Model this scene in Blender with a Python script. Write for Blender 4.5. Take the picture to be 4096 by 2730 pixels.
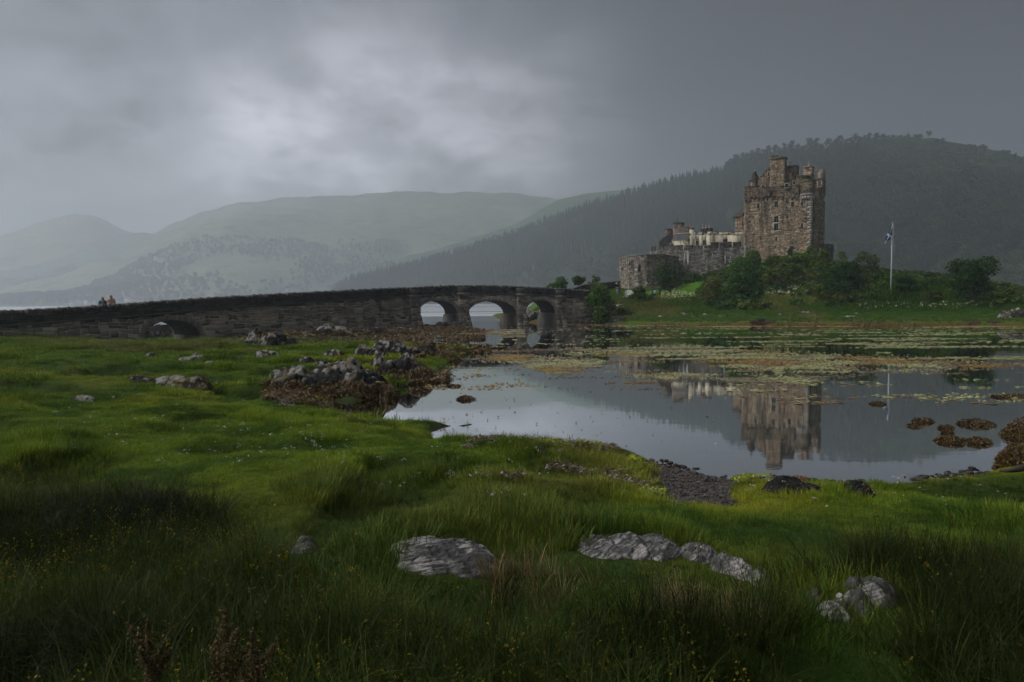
import bpy, bmesh, math, random
import numpy as np
from mathutils import Vector, Matrix, Euler

# ------------------------------------------------------------------ clear
for o in list(bpy.data.objects):
    bpy.data.objects.remove(o)
SC = bpy.context.scene
COL = SC.collection
rad = math.radians

# ------------------------------------------------------------------ camera
FPX = 2730.67                     # focal length in pixels of the 4096 px wide photograph (24 mm)
CAMH = 2.9
PITCH, ROLL = math.atan(160 / FPX), rad(0.45)
CAM = np.array([0.0, 0.0, CAMH])
_F = np.array([0, math.cos(PITCH), -math.sin(PITCH)])
_U0 = np.array([0, math.sin(PITCH), math.cos(PITCH)])
_R0 = np.array([1.0, 0, 0])
_U = _U0 * math.cos(ROLL) + _R0 * math.sin(ROLL)
_R = _R0 * math.cos(ROLL) - _U0 * math.sin(ROLL)
cd = bpy.data.cameras.new('camera')
cam = bpy.data.objects.new('camera', cd)
COL.objects.link(cam)
cd.sensor_width = 36
cd.lens = 24
cd.clip_start = 0.1
cd.clip_end = 20000
m = Matrix.Identity(4)
for i in range(3):
    m[i][0], m[i][1], m[i][2], m[i][3] = _R[i], _U[i], -_F[i], CAM[i]
cam.matrix_world = m
SC.camera = cam

# ------------------------------------------------------------------ world: heavy overcast
SUN_AZ, SUN_EL = rad(-96), rad(47)      # azimuth measured from +Y towards +X
W = bpy.data.worlds.new('World')
SC.world = W
W.use_nodes = True
wt = W.node_tree
wt.nodes.clear()
def wn(t, **k):
    n = wt.nodes.new(t)
    for a, b in k.items():
        if a.startswith('i_'):
            n.inputs[a[2:].replace('_', ' ')].default_value = b
        else:
            setattr(n, a, b)
    return n
L = wt.links.new
tc = wn('ShaderNodeTexCoord')
sky = wn('ShaderNodeTexSky')
sky.sky_type = 'NISHITA'
sky.sun_disc = False
sky.sun_elevation = SUN_EL
sky.sun_rotation = SUN_AZ
sky.dust_density = 4.0
skyb = wn('ShaderNodeVectorMath', operation='SCALE')
L(sky.outputs[0], skyb.inputs[0]); skyb.inputs['Scale'].default_value = 0.03
# project the view direction on a cloud ceiling so that clouds flatten towards the horizon
sep = wn('ShaderNodeSeparateXYZ'); L(tc.outputs['Generated'], sep.inputs[0])
zc = wn('ShaderNodeMath', operation='MAXIMUM'); L(sep.outputs['Z'], zc.inputs[0]); zc.inputs[1].default_value = 0.0
zd = wn('ShaderNodeMath', operation='ADD'); L(zc.outputs[0], zd.inputs[0]); zd.inputs[1].default_value = 0.34
dx = wn('ShaderNodeMath', operation='DIVIDE'); L(sep.outputs['X'], dx.inputs[0]); L(zd.outputs[0], dx.inputs[1])
dy = wn('ShaderNodeMath', operation='DIVIDE'); L(sep.outputs['Y'], dy.inputs[0]); L(zd.outputs[0], dy.inputs[1])
cmb = wn('ShaderNodeCombineXYZ'); L(dx.outputs[0], cmb.inputs[0]); L(dy.outputs[0], cmb.inputs[1])
n1 = wn('ShaderNodeTexNoise'); L(cmb.outputs[0], n1.inputs['Vector'])
n1.inputs['Scale'].default_value = 1.5; n1.inputs['Detail'].default_value = 7; n1.inputs['Roughness'].default_value = 0.55
n1.inputs['Distortion'].default_value = 0.6
n2 = wn('ShaderNodeTexNoise'); L(cmb.outputs[0], n2.inputs['Vector'])
n2.inputs['Scale'].default_value = 4.2; n2.inputs['Detail'].default_value = 8; n2.inputs['Roughness'].default_value = 0.6
def lobe(px, py, a0, a1):
    d = _F + (px - 2048) / FPX * _R + (1365 - py) / FPX * _U
    d = d / np.linalg.norm(d)
    nn = wn('ShaderNodeVectorMath', operation='NORMALIZE'); L(tc.outputs['Generated'], nn.inputs[0])
    dp = wn('ShaderNodeVectorMath', operation='DOT_PRODUCT'); L(nn.outputs[0], dp.inputs[0]); dp.inputs[1].default_value = tuple(d)
    mr = wn('ShaderNodeMapRange'); mr.interpolation_type = 'SMOOTHERSTEP'
    L(dp.outputs['Value'], mr.inputs[0])
    mr.inputs[1].default_value = math.cos(rad(a1)); mr.inputs[2].default_value = math.cos(rad(a0))
    return mr.outputs[0]
def mth(op, a, b, c=None):
    n = wn('ShaderNodeMath', operation=op)
    for i, v in enumerate((a, b) if c is None else (a, b, c)):
        if hasattr(v, 'links') or hasattr(v, 'node'):
            L(v, n.inputs[i])
        else:
            n.inputs[i].default_value = v
    return n.outputs[0]
# the thin part of the cloud deck that the photograph shows, and the thick clouds beside it
SKY_BASE, SKY_THIN, SKY_THIN2 = 0.05, 0.20, 0.26
thin = mth('MULTIPLY', lobe(1350, 430, 1, 28), SKY_THIN)
thin2 = mth('MULTIPLY', lobe(1250, 900, 2, 38), SKY_THIN2)
v = mth('ADD', mth('ADD', thin, thin2), SKY_BASE)
def soft(sock, a0, a1, b0, b1):
    mr = wn('ShaderNodeMapRange'); mr.interpolation_type = 'SMOOTHSTEP'; L(sock, mr.inputs[0])
    for i_, q_ in enumerate((a0, a1, b0, b1)): mr.inputs[i_ + 1].default_value = q_
    return mr.outputs[0]
nn1 = soft(n1.outputs[0], 0.34, 0.66, 0.62, 1.30)
nn2 = soft(n2.outputs[0], 0.36, 0.64, 0.74, 1.26)
v = mth('MULTIPLY', mth('MULTIPLY', v, nn1), nn2)
elev = wn('ShaderNodeMapRange'); elev.interpolation_type = 'SMOOTHSTEP'; L(sep.outputs['Z'], elev.inputs[0])
elev.inputs[1].default_value = 0.19; elev.inputs[2].default_value = 0.42; elev.inputs[3].default_value = 1.0; elev.inputs[4].default_value = 0.12
v = mth('MULTIPLY', v, elev.outputs[0])
dark = mth('MULTIPLY_ADD', mth('MULTIPLY', lobe(0, 250, 1, 17), mth('MULTIPLY_ADD', n2.outputs[0], 3.0, -0.6)), -0.85, 1.0)
v = mth('MULTIPLY', v, dark)
dark2 = mth('MULTIPLY_ADD', lobe(4400, 500, 2, 52), -0.80, 1.0)
v = mth('MULTIPLY', v, dark2)
tint = wn('ShaderNodeMix', data_type='RGBA')
L(mth('MULTIPLY', v, 6.0), tint.inputs[0]); tint.clamp_factor = True
tint.inputs[6].default_value = (0.88, 0.92, 1.14, 1); tint.inputs[7].default_value = (0.95, 0.955, 1.09, 1)
cl = wn('ShaderNodeVectorMath', operation='SCALE'); L(tint.outputs[2], cl.inputs[0]); L(v, cl.inputs['Scale'])
mx = wn('ShaderNodeMix', data_type='RGBA'); mx.inputs[0].default_value = 0.94
L(skyb.outputs[0], mx.inputs[6]); L(cl.outputs[0], mx.inputs[7])
bg = wn('ShaderNodeBackground'); L(mx.outputs[2], bg.inputs[0]); bg.inputs[1].default_value = 1.0
wo = wn('ShaderNodeOutputWorld'); L(bg.outputs[0], wo.inputs[0])

# ------------------------------------------------------------------ sun behind the cloud
sl = bpy.data.lights.new('sun', 'SUN')
sl.energy = 1.5
sl.angle = rad(60)
sl.color = (1.0, 0.975, 0.94)
so = bpy.data.objects.new('sun', sl)
COL.objects.link(so)
sd = Vector((math.sin(SUN_AZ) * math.cos(SUN_EL), math.cos(SUN_AZ) * math.cos(SUN_EL), math.sin(SUN_EL)))
so.rotation_euler = sd.to_track_quat('Z', 'Y').to_euler()
so.location = sd * 300

SC.view_settings.view_transform = 'Standard'
SC.view_settings.look = 'None'
SC.view_settings.exposure = 1.25
SC.view_settings.gamma = 1.0
SC.view_settings.use_curve_mapping = False
SC.render.engine = 'CYCLES'
cy = SC.cycles
cy.use_denoising = True
try:
    cy.denoiser = 'OPENIMAGEDENOISE'
except Exception:
    pass
cy.max_bounces = 4
cy.diffuse_bounces = 2
cy.glossy_bounces = 2
cy.transmission_bounces = 2
cy.volume_bounces = 1
cy.transparent_max_bounces = 4
cy.use_adaptive_sampling = True
cy.adaptive_threshold = 0.022
cy.adaptive_min_samples = 16
cy.use_light_tree = False
cy.caustics_reflective = False
cy.caustics_refractive = False

# ------------------------------------------------------------------ picture -> place
def ray(px, py):
    return _F + (px - 2048) / FPX * _R + (1365 - py) / FPX * _U
def at(px, py, Y):
    d = ray(px, py)
    return CAM + d * (Y / d[1])
def on_z(px, py, z=0.0):
    d = ray(px, py)
    return CAM + d * ((z - CAMH) / d[2])

# ------------------------------------------------------------------ numpy noise
def _hash(ix, iy, iz, seed):
    h = (ix.astype(np.int64) * 374761393 + iy.astype(np.int64) * 668265263 + iz.astype(np.int64) * 1442695041 + seed * 974711) & 0xffffffff
    h = ((h ^ (h >> 13)) * 1274126177) & 0xffffffff
    h = ((h ^ (h >> 16)) * 2246822519) & 0xffffffff
    return ((h ^ (h >> 15)) & 0xffffff) / float(0x1000000)
def vnoise(x, y, z=None, seed=0):
    x = np.asarray(x, float); y = np.asarray(y, float)
    z = np.zeros_like(x) if z is None else np.asarray(z, float)
    x, y, z = np.broadcast_arrays(x, y, z)
    xi, yi, zi = np.floor(x), np.floor(y), np.floor(z)
    fx, fy, fz = x - xi, y - yi, z - zi
    fx, fy, fz = [t * t * t * (t * (t * 6 - 15) + 10) for t in (fx, fy, fz)]
    r = 0
    for a in (0, 1):
        for b in (0, 1):
            for c in (0, 1):
                w = (fx if a else 1 - fx) * (fy if b else 1 - fy) * (fz if c else 1 - fz)
                r = r + w * _hash(xi + a, yi + b, zi + c, seed)
    return r * 2 - 1
def fbm(x, y, z=None, oct=4, seed=0, gain=0.5):
    s, a, f, t = 0, 1.0, 1.0, 0
    for k in range(oct):
        s = s + a * vnoise(np.asarray(x) * f, np.asarray(y) * f, None if z is None else np.asarray(z) * f, seed + k * 7)
        t += a; a *= gain; f *= 2.03
    return s / t
def sstep(e0, e1, x):
    t = np.clip((np.asarray(x, float) - e0) / (e1 - e0), 0, 1)
    return t * t * (3 - 2 * t)

# ------------------------------------------------------------------ mesh helpers
class Buf:
    """collects triangles / quads and builds ONE mesh"""
    def __init__(s):
        s.v, s.f, s.c, s.n = [], {3: [], 4: []}, [], 0
    def add(s, V, F, col=None):
        V = np.asarray(V, float).reshape(-1, 3)
        F = np.asarray(F, int)
        s.v.append(V)
        if F.size:
            s.f[F.shape[1]].append(F + s.n)
        s.c.append(np.broadcast_to(np.asarray((0.5, 0.5, 0.5) if col is None else col, float), (len(V), 3)))
        s.n += len(V)
    def more(s, F, base):
        F = np.asarray(F, int); s.f[F.shape[1]].append(F + base)
    def mesh(s, name, off=(0, 0, 0), smooth=False):
        me = bpy.data.meshes.new(name)
        if s.n == 0:
            return me
        V = np.concatenate(s.v) - np.asarray(off, float)
        C = np.concatenate(s.c)
        loops, starts, k = [], [], 0
        for q in (4, 3):
            if s.f[q]:
                A = np.concatenate(s.f[q])
                loops.append(A.ravel()); starts.append(k + np.arange(len(A)) * q); k += A.size
        loops = np.concatenate(loops); starts = np.concatenate(starts)
        me.vertices.add(len(V)); me.vertices.foreach_set('co', V.astype(np.float32).ravel())
        me.loops.add(len(loops)); me.loops.foreach_set('vertex_index', loops.astype(np.int32))
        me.polygons.add(len(starts)); me.polygons.foreach_set('loop_start', starts.astype(np.int32))
        if smooth:
            me.polygons.foreach_set('use_smooth', np.ones(len(starts), bool))
        me.update(calc_edges=True)
        ca = me.color_attributes.new('Col', 'FLOAT_COLOR', 'POINT')
        ca.data.foreach_set('color', np.concatenate([C, np.ones((len(C), 1))], 1).astype(np.float32).ravel())
        return me
def origin(parent):
    o = np.zeros(3)
    while parent is not None:
        o = o + np.array(parent.location); parent = parent.parent
    return o
def mk(name, buf, mat, parent=None, smooth=False, at0=None):
    """one mesh object from world-space geometry"""
    off = origin(parent) + (np.zeros(3) if at0 is None else np.asarray(at0, float))
    me = buf.mesh(name, off, smooth)
    for q in (mat if isinstance(mat, (list, tuple)) else [mat]):
        me.materials.append(q)
    o = bpy.data.objects.new(name, me)
    COL.objects.link(o)
    if at0 is not None:
        o.location = at0
    if parent is not None:
        o.parent = parent
    return o
def inst(name, me, mw, parent):
    """a piece that shares mesh data; mw is its world matrix"""
    o = bpy.data.objects.new(name, me)
    COL.objects.link(o)
    o.parent = parent
    o.matrix_basis = Matrix.Translation(Vector(-origin(parent))) @ mw
    return o
def tag(o, label=None, cat=None, group=None, kind=None):
    if label: o['label'] = label
    if cat: o['category'] = cat
    if group: o['group'] = group
    if kind: o['kind'] = kind
    return o
def thing(name, loc, label, cat, group=None):
    o = bpy.data.objects.new(name, None)
    COL.objects.link(o)
    o.location = loc
    o.empty_display_size = 0.3
    return tag(o, label, cat, group)
BOXF = np.array([(0, 3, 2, 1), (4, 5, 6, 7), (0, 1, 5, 4), (1, 2, 6, 5), (2, 3, 7, 6), (3, 0, 4, 7)])
def box8(p, col=None, buf=None):
    buf.add(p, BOXF, col)
def wbox(buf, c, s, rz=0, col=None):
    x, y, z = [q / 2 for q in s]
    P = np.array([(-x, -y, -z), (x, -y, -z), (x, y, -z), (-x, y, -z), (-x, -y, z), (x, -y, z), (x, y, z), (-x, y, z)])
    a, b = math.cos(rz), math.sin(rz)
    P = np.stack([P[:, 0] * a - P[:, 1] * b, P[:, 0] * b + P[:, 1] * a, P[:, 2]], 1) + np.asarray(c, float)
    buf.add(P, BOXF, col)
def tube(buf, pts, radii, n=8, col=None, cap=True):
    pts = np.asarray(pts, float); k = len(pts)
    radii = np.broadcast_to(np.asarray(radii, float), (k,))
    V = []
    for i in range(k):
        d = pts[min(i + 1, k - 1)] - pts[max(i - 1, 0)]
        d = d / (np.linalg.norm(d) + 1e-9)
        a = np.cross(d, (0, 0, 1) if abs(d[2]) < 0.9 else (1, 0, 0)); a /= np.linalg.norm(a)
        b = np.cross(d, a)
        t = np.arange(n) / n * 2 * math.pi
        V.append(pts[i] + radii[i] * (np.cos(t)[:, None] * a + np.sin(t)[:, None] * b))
    V = np.concatenate(V)
    F = []
    for i in range(k - 1):
        for j in range(n):
            F.append((i * n + j, i * n + (j + 1) % n, (i + 1) * n + (j + 1) % n, (i + 1) * n + j))
    base = buf.n
    buf.add(V, F, col)
    if cap:
        c = np.array([pts[0], pts[-1]])
        b2 = buf.n
        buf.add(c, np.zeros((0, 3), int), col)
        T = [(b2, base + (j + 1) % n, base + j) for j in range(n)] + [(b2 + 1, base + (k - 1) * n + j, base + (k - 1) * n + (j + 1) % n) for j in range(n)]
        buf.more(T, 0)
def grid_faces(nr, nc):
    i = np.arange(nr - 1)[:, None] * nc + np.arange(nc - 1)[None, :]
    i = i.ravel()
    return np.stack([i, i + 1, i + nc + 1, i + nc], 1)

# ------------------------------------------------------------------ material helpers
class NT:
    def __init__(s, name):
        s.m = bpy.data.materials.new(name); s.m.use_nodes = True
        s.t = s.m.node_tree; s.t.nodes.clear()
        s.out = s.t.nodes.new('ShaderNodeOutputMaterial')
    def n(s, typ, **k):
        n = s.t.nodes.new(typ)
        for a, b in k.items(): setattr(n, a, b)
        return n
    def put(s, sock, v):
        if hasattr(v, 'node'): s.t.links.new(v, sock)
        elif isinstance(v, (tuple, list)) and len(v) == 3 and sock.type == 'RGBA': sock.default_value = (*v, 1)
        else: sock.default_value = v
    def pos(s): return s.n('ShaderNodeNewGeometry').outputs['Position']
    def obj(s): return s.n('ShaderNodeTexCoord').outputs['Object']
    def scale(s, vec, sc):
        n = s.n('ShaderNodeVectorMath', operation='MULTIPLY'); s.put(n.inputs[0], vec); n.inputs[1].default_value = sc
        return n.outputs[0]
    def noise(s, vec, sc, det=4, rough=0.55, dist=0.0):
        n = s.n('ShaderNodeTexNoise'); s.put(n.inputs['Vector'], vec)
        n.inputs['Scale'].default_value = sc; n.inputs['Detail'].default_value = det
        n.inputs['Roughness'].default_value = rough; n.inputs['Distortion'].default_value = dist
        return n.outputs[0]
    def vor(s, vec, sc, feat='F1'):
        n = s.n('ShaderNodeTexVoronoi', feature=feat); s.put(n.inputs['Vector'], vec); n.inputs['Scale'].default_value = sc
        return n.outputs['Distance']
    def rng(s, v, a, b, c=0.0, d=1.0):
        n = s.n('ShaderNodeMapRange'); s.put(n.inputs[0], v)
        for i, q in enumerate((a, b, c, d)): n.inputs[i + 1].default_value = q
        return n.outputs[0]
    def math(s, op, a, b=0.0):
        n = s.n('ShaderNodeMath', operation=op); s.put(n.inputs[0], a); s.put(n.inputs[1], b)
        return n.outputs[0]
    def mix(s, f, a, b, mode='MIX'):
        n = s.n('ShaderNodeMix', data_type='RGBA', blend_type=mode)
        s.put(n.inputs[0], f); s.put(n.inputs[6], a); s.put(n.inputs[7], b)
        return n.outputs[2]
    def attr(s, name, typ='GEOMETRY'):
        return s.n('ShaderNodeAttribute', attribute_name=name, attribute_type=typ).outputs['Color']
    def sepz(s, vec):
        n = s.n('ShaderNodeSeparateXYZ'); s.put(n.inputs[0], vec); return n.outputs[2]
    def objrand(s): return s.n('ShaderNodeObjectInfo').outputs['Random']
    def bump(s, h, st=0.4, dist=0.05):
        n = s.n('ShaderNodeBump'); s.put(n.inputs['Height'], h); n.inputs['Strength'].default_value = st; n.inputs['Distance'].default_value = dist
        return n.outputs[0]
    def pbr(s, col, rough=0.9, nrm=None, spec=0.3, metal=0.0):
        n = s.n('ShaderNodeBsdfPrincipled')
        s.put(n.inputs['Base Color'], col); s.put(n.inputs['Roughness'], rough)
        n.inputs['Specular IOR Level'].default_value = spec; n.inputs['Metallic'].default_value = metal
        if nrm is not None: s.t.links.new(nrm, n.inputs['Normal'])
        s.t.links.new(n.outputs[0], s.out.inputs[0])
        return s.m
    def leafy(s, col, trans=0.3, rough=0.7):
        d = s.n('ShaderNodeBsdfPrincipled'); s.put(d.inputs['Base Color'], col); d.inputs['Roughness'].default_value = rough
        d.inputs['Specular IOR Level'].default_value = 0.12
        t = s.n('ShaderNodeBsdfTranslucent'); s.put(t.inputs[0], col)
        x = s.n('ShaderNodeMixShader'); x.inputs[0].default_value = trans
        s.t.links.new(d.outputs[0], x.inputs[1]); s.t.links.new(t.outputs[0], x.inputs[2])
        s.t.links.new(x.outputs[0], s.out.inputs[0])
        return s.m
def mat_simple(name, col, rough=0.8, spec=0.3, nsc=6.0, var=0.25):
    t = NT(name)
    c = t.mix(t.noise(t.pos(), nsc, 5), tuple(q * (1 - var) for q in col), tuple(min(1, q * (1 + var)) for q in col))
    return t.pbr(c, rough, None, spec)
def mat_stone(name, streak=None, lichen=0.25, moss=0.1, tone=(1, 1, 1), sc=1.0, dark=0.5):
    """masonry: per-stone colour comes from the vertex colour times an object random"""
    t = NT(name)
    p = t.pos()
    base = t.mix(1.0, t.attr('Col'), tuple(1.6 * q for q in tone), 'MULTIPLY')
    base = t.mix(t.noise(p, 9 * sc, 6, 0.65), base, t.mix(1.0, base, (0.72, 0.72, 0.74), 'MULTIPLY'))
    r = t.n('ShaderNodeObjectInfo').outputs['Random']
    base = t.mix(t.rng(r, 0, 1, 0.0, 0.3), base, t.mix(1.0, base, (0.5, 0.48, 0.45), 'MULTIPLY'))
    # weather stains that run down the wall
    st = t.noise(t.scale(p, (1.0 * sc, 1.0 * sc, 0.10 * sc)), 1.6, 5, 0.6)
    base = t.mix(t.rng(st, 0.48, 0.66, 0, dark), base, t.mix(1.0, base, (0.22, 0.22, 0.23), 'MULTIPLY'))
    if moss:
        mo = t.noise(p, 0.9 * sc, 4)
        base = t.mix(t.rng(mo, 0.55, 0.75, 0, moss), base, (0.06, 0.07, 0.025))
    if lichen:
        li = t.noise(p, 5.5 * sc, 5, 0.7)
        base = t.mix(t.rng(li, 0.60, 0.70, 0, lichen), base, (0.42, 0.42, 0.38))
    if streak:
        z0, z1, thr = streak
        zz = t.sepz(p)
        ban = t.math('MULTIPLY', t.rng(zz, z0 - 0.7, z0 + 0.3), t.rng(zz, z1 + 0.2, z1 - 0.5))
        sv = t.noise(t.scale(p, (3.6, 3.6, 0.22)), 1.0, 4, 0.65)
        big = t.noise(t.scale(p, (0.5, 0.5, 0.05)), 1.0, 2)
        f = t.math('MULTIPLY', t.math('MULTIPLY', t.rng(sv, thr, thr + 0.05), t.rng(big, 0.5, 0.56)), ban)
        base = t.mix(f, base, (0.72, 0.73, 0.7))
    h = t.noise(p, 14 * sc, 5, 0.6)
    return t.pbr(base, 0.93, t.bump(h, 0.5, 0.04), 0.2)
# ================================================================== SETTING
# ------------------------------------------------------------------ shorelines
def poly_px(pts, z=0.10):
    return [tuple(on_z(x, y, z)[:2]) for x, y in pts]
def bank_px(pts):
    # the grassy edge in the picture is the top of the bank (z about 0.25); rock and mud edges lie at the water
    return [tuple(on_z(p_[0], p_[1], p_[2] if len(p_) > 2 else 0.04)[:2]) for p_ in pts]
G_ = 0.24
NEAR = bank_px([(4500, 1690), (4200, 1760), (4100, 1800, G_), (4010, 1824, G_), (3920, 1846, G_), (3800, 1863, G_), (3690, 1869, G_), (3600, 1882, G_),
    (3400, 1884, G_), (3200, 1873, G_), (3050, 1867, G_), (2950, 1869, G_), (2890, 1886, .15), (2800, 1890), (2700, 1874), (2648, 1860), (2640, 1824, .2),
    (2610, 1794, G_), (2540, 1766, G_), (2480, 1746, G_), (2400, 1739, G_), (2200, 1728, G_), (2000, 1720, G_), (1850, 1722, G_), (1740, 1724, G_), (1725, 1712), (1790, 1703), (1850, 1695),
    (1890, 1688), (1900, 1681, .1), (1850, 1675, .2), (1750, 1664, .2), (1620, 1661, .2), (1540, 1668, .2), (1486, 1671, .1), (1500, 1655, .1),
    (1420, 1644, .2), (1310, 1632, .2), (1280, 1620, .1), (1300, 1604), (1400, 1604), (1500, 1594), (1580, 1579), (1592, 1562), (1572, 1549),
    (1620, 1539), (1700, 1520), (1750, 1492), (1790, 1456), (1830, 1421), (1890, 1408), (1850, 1396), (1780, 1392), (1700, 1391),
    (1640, 1391), (1560, 1386), (1450, 1393), (1380, 1395), (1300, 1393), (1230, 1380), (1250, 1362), (1330, 1356), (1450, 1352),
    (1600, 1346), (1750, 1336), (1880, 1326), (1960, 1318), (1900, 1312), (1860, 1310)]) + \
    [(-8, 80.5), (-15, 79), (-24, 66), (-34, 55), (-60, 50), (-75, 10), (-70, -25), (60, -25), (60, 8)]
POOL = poly_px([(572, 1357), (640, 1368), (690, 1381), (800, 1387), (915, 1386), (925, 1374), (860, 1362), (800, 1358)], 0.06) + \
    [(-30.5, 58.5), (-36, 60), (-37, 53.5)]
ISLE = poly_px([(2200, 1291), (2270, 1293), (2350, 1295), (2450, 1298), (2700, 1301), (2900, 1303), (3100, 1304), (3300, 1303),
    (3600, 1302), (3900, 1303), (4096, 1304), (4300, 1306), (4600, 1306)], 0.05) + \
    [(95, 75), (110, 110), (100, 165), (20, 185), (-4, 140), (-2, 108), (2, 92)]
def sdist(poly, x, y):
    """signed distance to a polygon, positive inside"""
    x = np.asarray(x, float); y = np.asarray(y, float)
    d = np.full(x.shape, 1e9); ins = np.zeros(x.shape, bool)
    n = len(poly)
    for i in range(n):
        ax, ay = poly[i]; bx, by = poly[(i + 1) % n]
        ex, ey = bx - ax, by - ay
        t = np.clip(((x - ax) * ex + (y - ay) * ey) / (ex * ex + ey * ey + 1e-12), 0, 1)
        d = np.minimum(d, np.hypot(x - ax - t * ex, y - ay - t * ey))
        c = (ay > y) != (by > y)
        ins ^= c & (x < ex * (y - ay) / (ey if abs(ey) > 1e-12 else 1e-12) + ax)
    return np.where(ins, d, -d)
def near_d(x, y):
    return np.minimum(sdist(NEAR, x, y), -sdist(POOL, x, y))
BEACH = np.array(on_z(2740, 1930, 0.15)[:2])
def beach_w(x, y):
    """1 on the little pebble inlet"""
    a, b = np.array(on_z(2750, 1870, 0.05)[:2]), np.array(on_z(2740, 2010, 0.2)[:2])
    e = b - a; t = np.clip(((x - a[0]) * e[0] + (y - a[1]) * e[1]) / (e @ e), 0, 1)
    dd = np.hypot(x - a[0] - t * e[0], y - a[1] - t * e[1])
    return sstep(0.70, 0.36, dd - 0.18 * (1 - t) + 0.15 * vnoise(np.asarray(x) * 3, np.asarray(y) * 3, seed=5))
def rocky_w(x, y):
    """1 on the bare flat slabs and mud by the bridge"""
    a, b = np.array(on_z(880, 1394, 0.15)[:2]), np.array(on_z(1380, 1400, 0.15)[:2])
    e = b - a; t = np.clip(((x - a[0]) * e[0] + (y - a[1]) * e[1]) / (e @ e), 0, 1)
    dd = np.hypot(x - a[0] - t * e[0], (y - a[1] - t * e[1]) * 0.8)
    return sstep(1.9, 1.0, dd + 0.7 * vnoise(np.asarray(x) * 1.2, np.asarray(y) * 1.2, seed=6))
def near_z(x, y, d=None):
    d = near_d(x, y) if d is None else d
    bw = beach_w(x, y)
    hum = 0.15 * fbm(x * 0.8, y * 0.8, oct=3, seed=3) + 0.10 * fbm(x * 0.22, y * 0.22, oct=2, seed=4)
    hol = -0.24 * sstep(0.30, 0.62, vnoise(x * 0.62 + 3, y * 0.62, seed=9)) * sstep(0.6, 2.2, d)
    land = 0.11 * sstep(0, 0.25, d) + 1.02 * (1 - np.exp(-np.maximum(d - .3, 0) / 7.0)) + (hum + hol) * sstep(0.2, 1.6, d)
    flat = sstep(46, 62, np.asarray(y)) * 0.5
    land = land * (1 - flat)
    rw = rocky_w(x, y)
    land = land * (1 - 0.45 * rw)
    land = land * (1 - bw) + bw * (0.02 + 0.11 * np.maximum(d, 0) + 0.015 * vnoise(x * 8, y * 8, seed=2))
    sea = np.maximum(d * 0.3, -1.2) - 0.02
    return np.where(d > 0, land, sea)
ISLE_CP = [tuple(at(px, py, D)) for px, py, D in [
    (2300, 1262, 86), (2450, 1262, 88), (2600, 1252, 88), (2800, 1252, 86), (3000, 1252, 84), (3300, 1246, 82), (3600, 1246, 80), (3900, 1244, 79), (4200, 1240, 79),
    (2300, 1215, 92), (2480, 1206, 97), (2600, 1195, 100), (2720, 1195, 99), (2900, 1180, 99), (3100, 1190, 94), (3300, 1195, 92),
    (2480, 1168, 112), (2620, 1165, 110), (2750, 1147, 117), (2850, 1120, 112), (3000, 1085, 114), (3150, 1075, 116), (3300, 1085, 116),
    (3450, 1130, 104), (3565, 1125, 86), (3700, 1150, 88), (3900, 1185, 88), (4096, 1188, 90), (4300, 1190, 92),
    (3565, 1120, 120), (3900, 1170, 120), (2400, 1166, 118), (2330, 1172, 104), (2700, 1140, 135), (3000, 1040, 130), (3200, 1040, 130), (2800, 1100, 128), (4300, 1190, 130)]]
def isle_z(x, y):
    x = np.asarray(x, float); y = np.asarray(y, float)
    d = sdist(ISLE, x, y)
    num = 0; den = 0
    for cx, cyy, cz in ISLE_CP:
        w = 1.0 / ((x - cx) ** 2 + (y - cyy) ** 2 + 6.0) ** 1.6
        num = num + w * cz; den = den + w
    h = num / den
    sh = 0.10 * np.maximum(d, 0) + 0.25 * sstep(0, 1.0, d) + 0.08 * fbm(x * 0.5, y * 0.5, oct=3, seed=21)
    k = sstep(5, 13, d)
    land = sh * (1 - k) + h * k + 0.22 * fbm(x * 0.22, y * 0.22, oct=3, seed=22) * k
    return np.where(d > 0, land, np.maximum(d * 0.25, -1.2))
def ground_hit(px, py, fn, y0=1.5, y1=80, n=900):
    """where the line of sight through a pixel meets the ground"""
    d = ray(px, py)
    Y = np.geomspace(y0, y1, n)
    P = CAM[None, :] + d[None, :] * (Y / d[1])[:, None]
    z = fn(P[:, 0], P[:, 1])
    k = np.nonzero(P[:, 2] <= np.maximum(z, 0))[0]
    i = k[0] if len(k) else n - 1
    p = P[i].copy(); p[2] = max(z[i], 0)
    return p

# colours of the turf, by place (patches of moss, sedge, dry grass)
def turf_col(x, y):
    x = np.asarray(x, float); y = np.asarray(y, float)
    a = fbm(x * 0.35, y * 0.35, oct=4, seed=31)[:, None]
    b = fbm(x * 1.3, y * 1.3, oct=3, seed=32)[:, None]
    c = fbm(x * 0.13 + 5, y * 0.13, oct=3, seed=33)[:, None]
    mid = np.array([0.100, 0.158, 0.014]); yel = np.array([0.205, 0.225, 0.020]); drk = np.array([0.035, 0.075, 0.010]); bro = np.array([0.12, 0.10, 0.032])
    col = mid + (yel - mid) * sstep(0.05, 0.5, a) * 0.8
    col = col + (drk - col) * sstep(-.1, 0.45, b) * 0.8
    col = col + (bro - col) * sstep(0.12, 0.55, c) * 0.75
    hw_ = (sstep(.22, .6, vnoise(x * .62 + 3, y * .62, seed=9)) * .65)[:, None]      # shade of the hollows put into the turf colour
    col = col + (np.array([0.035, 0.06, 0.014]) - col) * hw_
    # tall sedge by the camera; vignette falloff is put into its darker colour
    fg = sstep(9.0, 5.5, y)[:, None] * 0.75
    col = col + (np.array([0.026, 0.062, 0.010]) - col) * fg
    lf = (sstep(-4, -14, x) * 0.35)[:, None]
    col = col + (np.array([0.045, 0.085, 0.016]) - col) * lf
    return col

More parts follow.
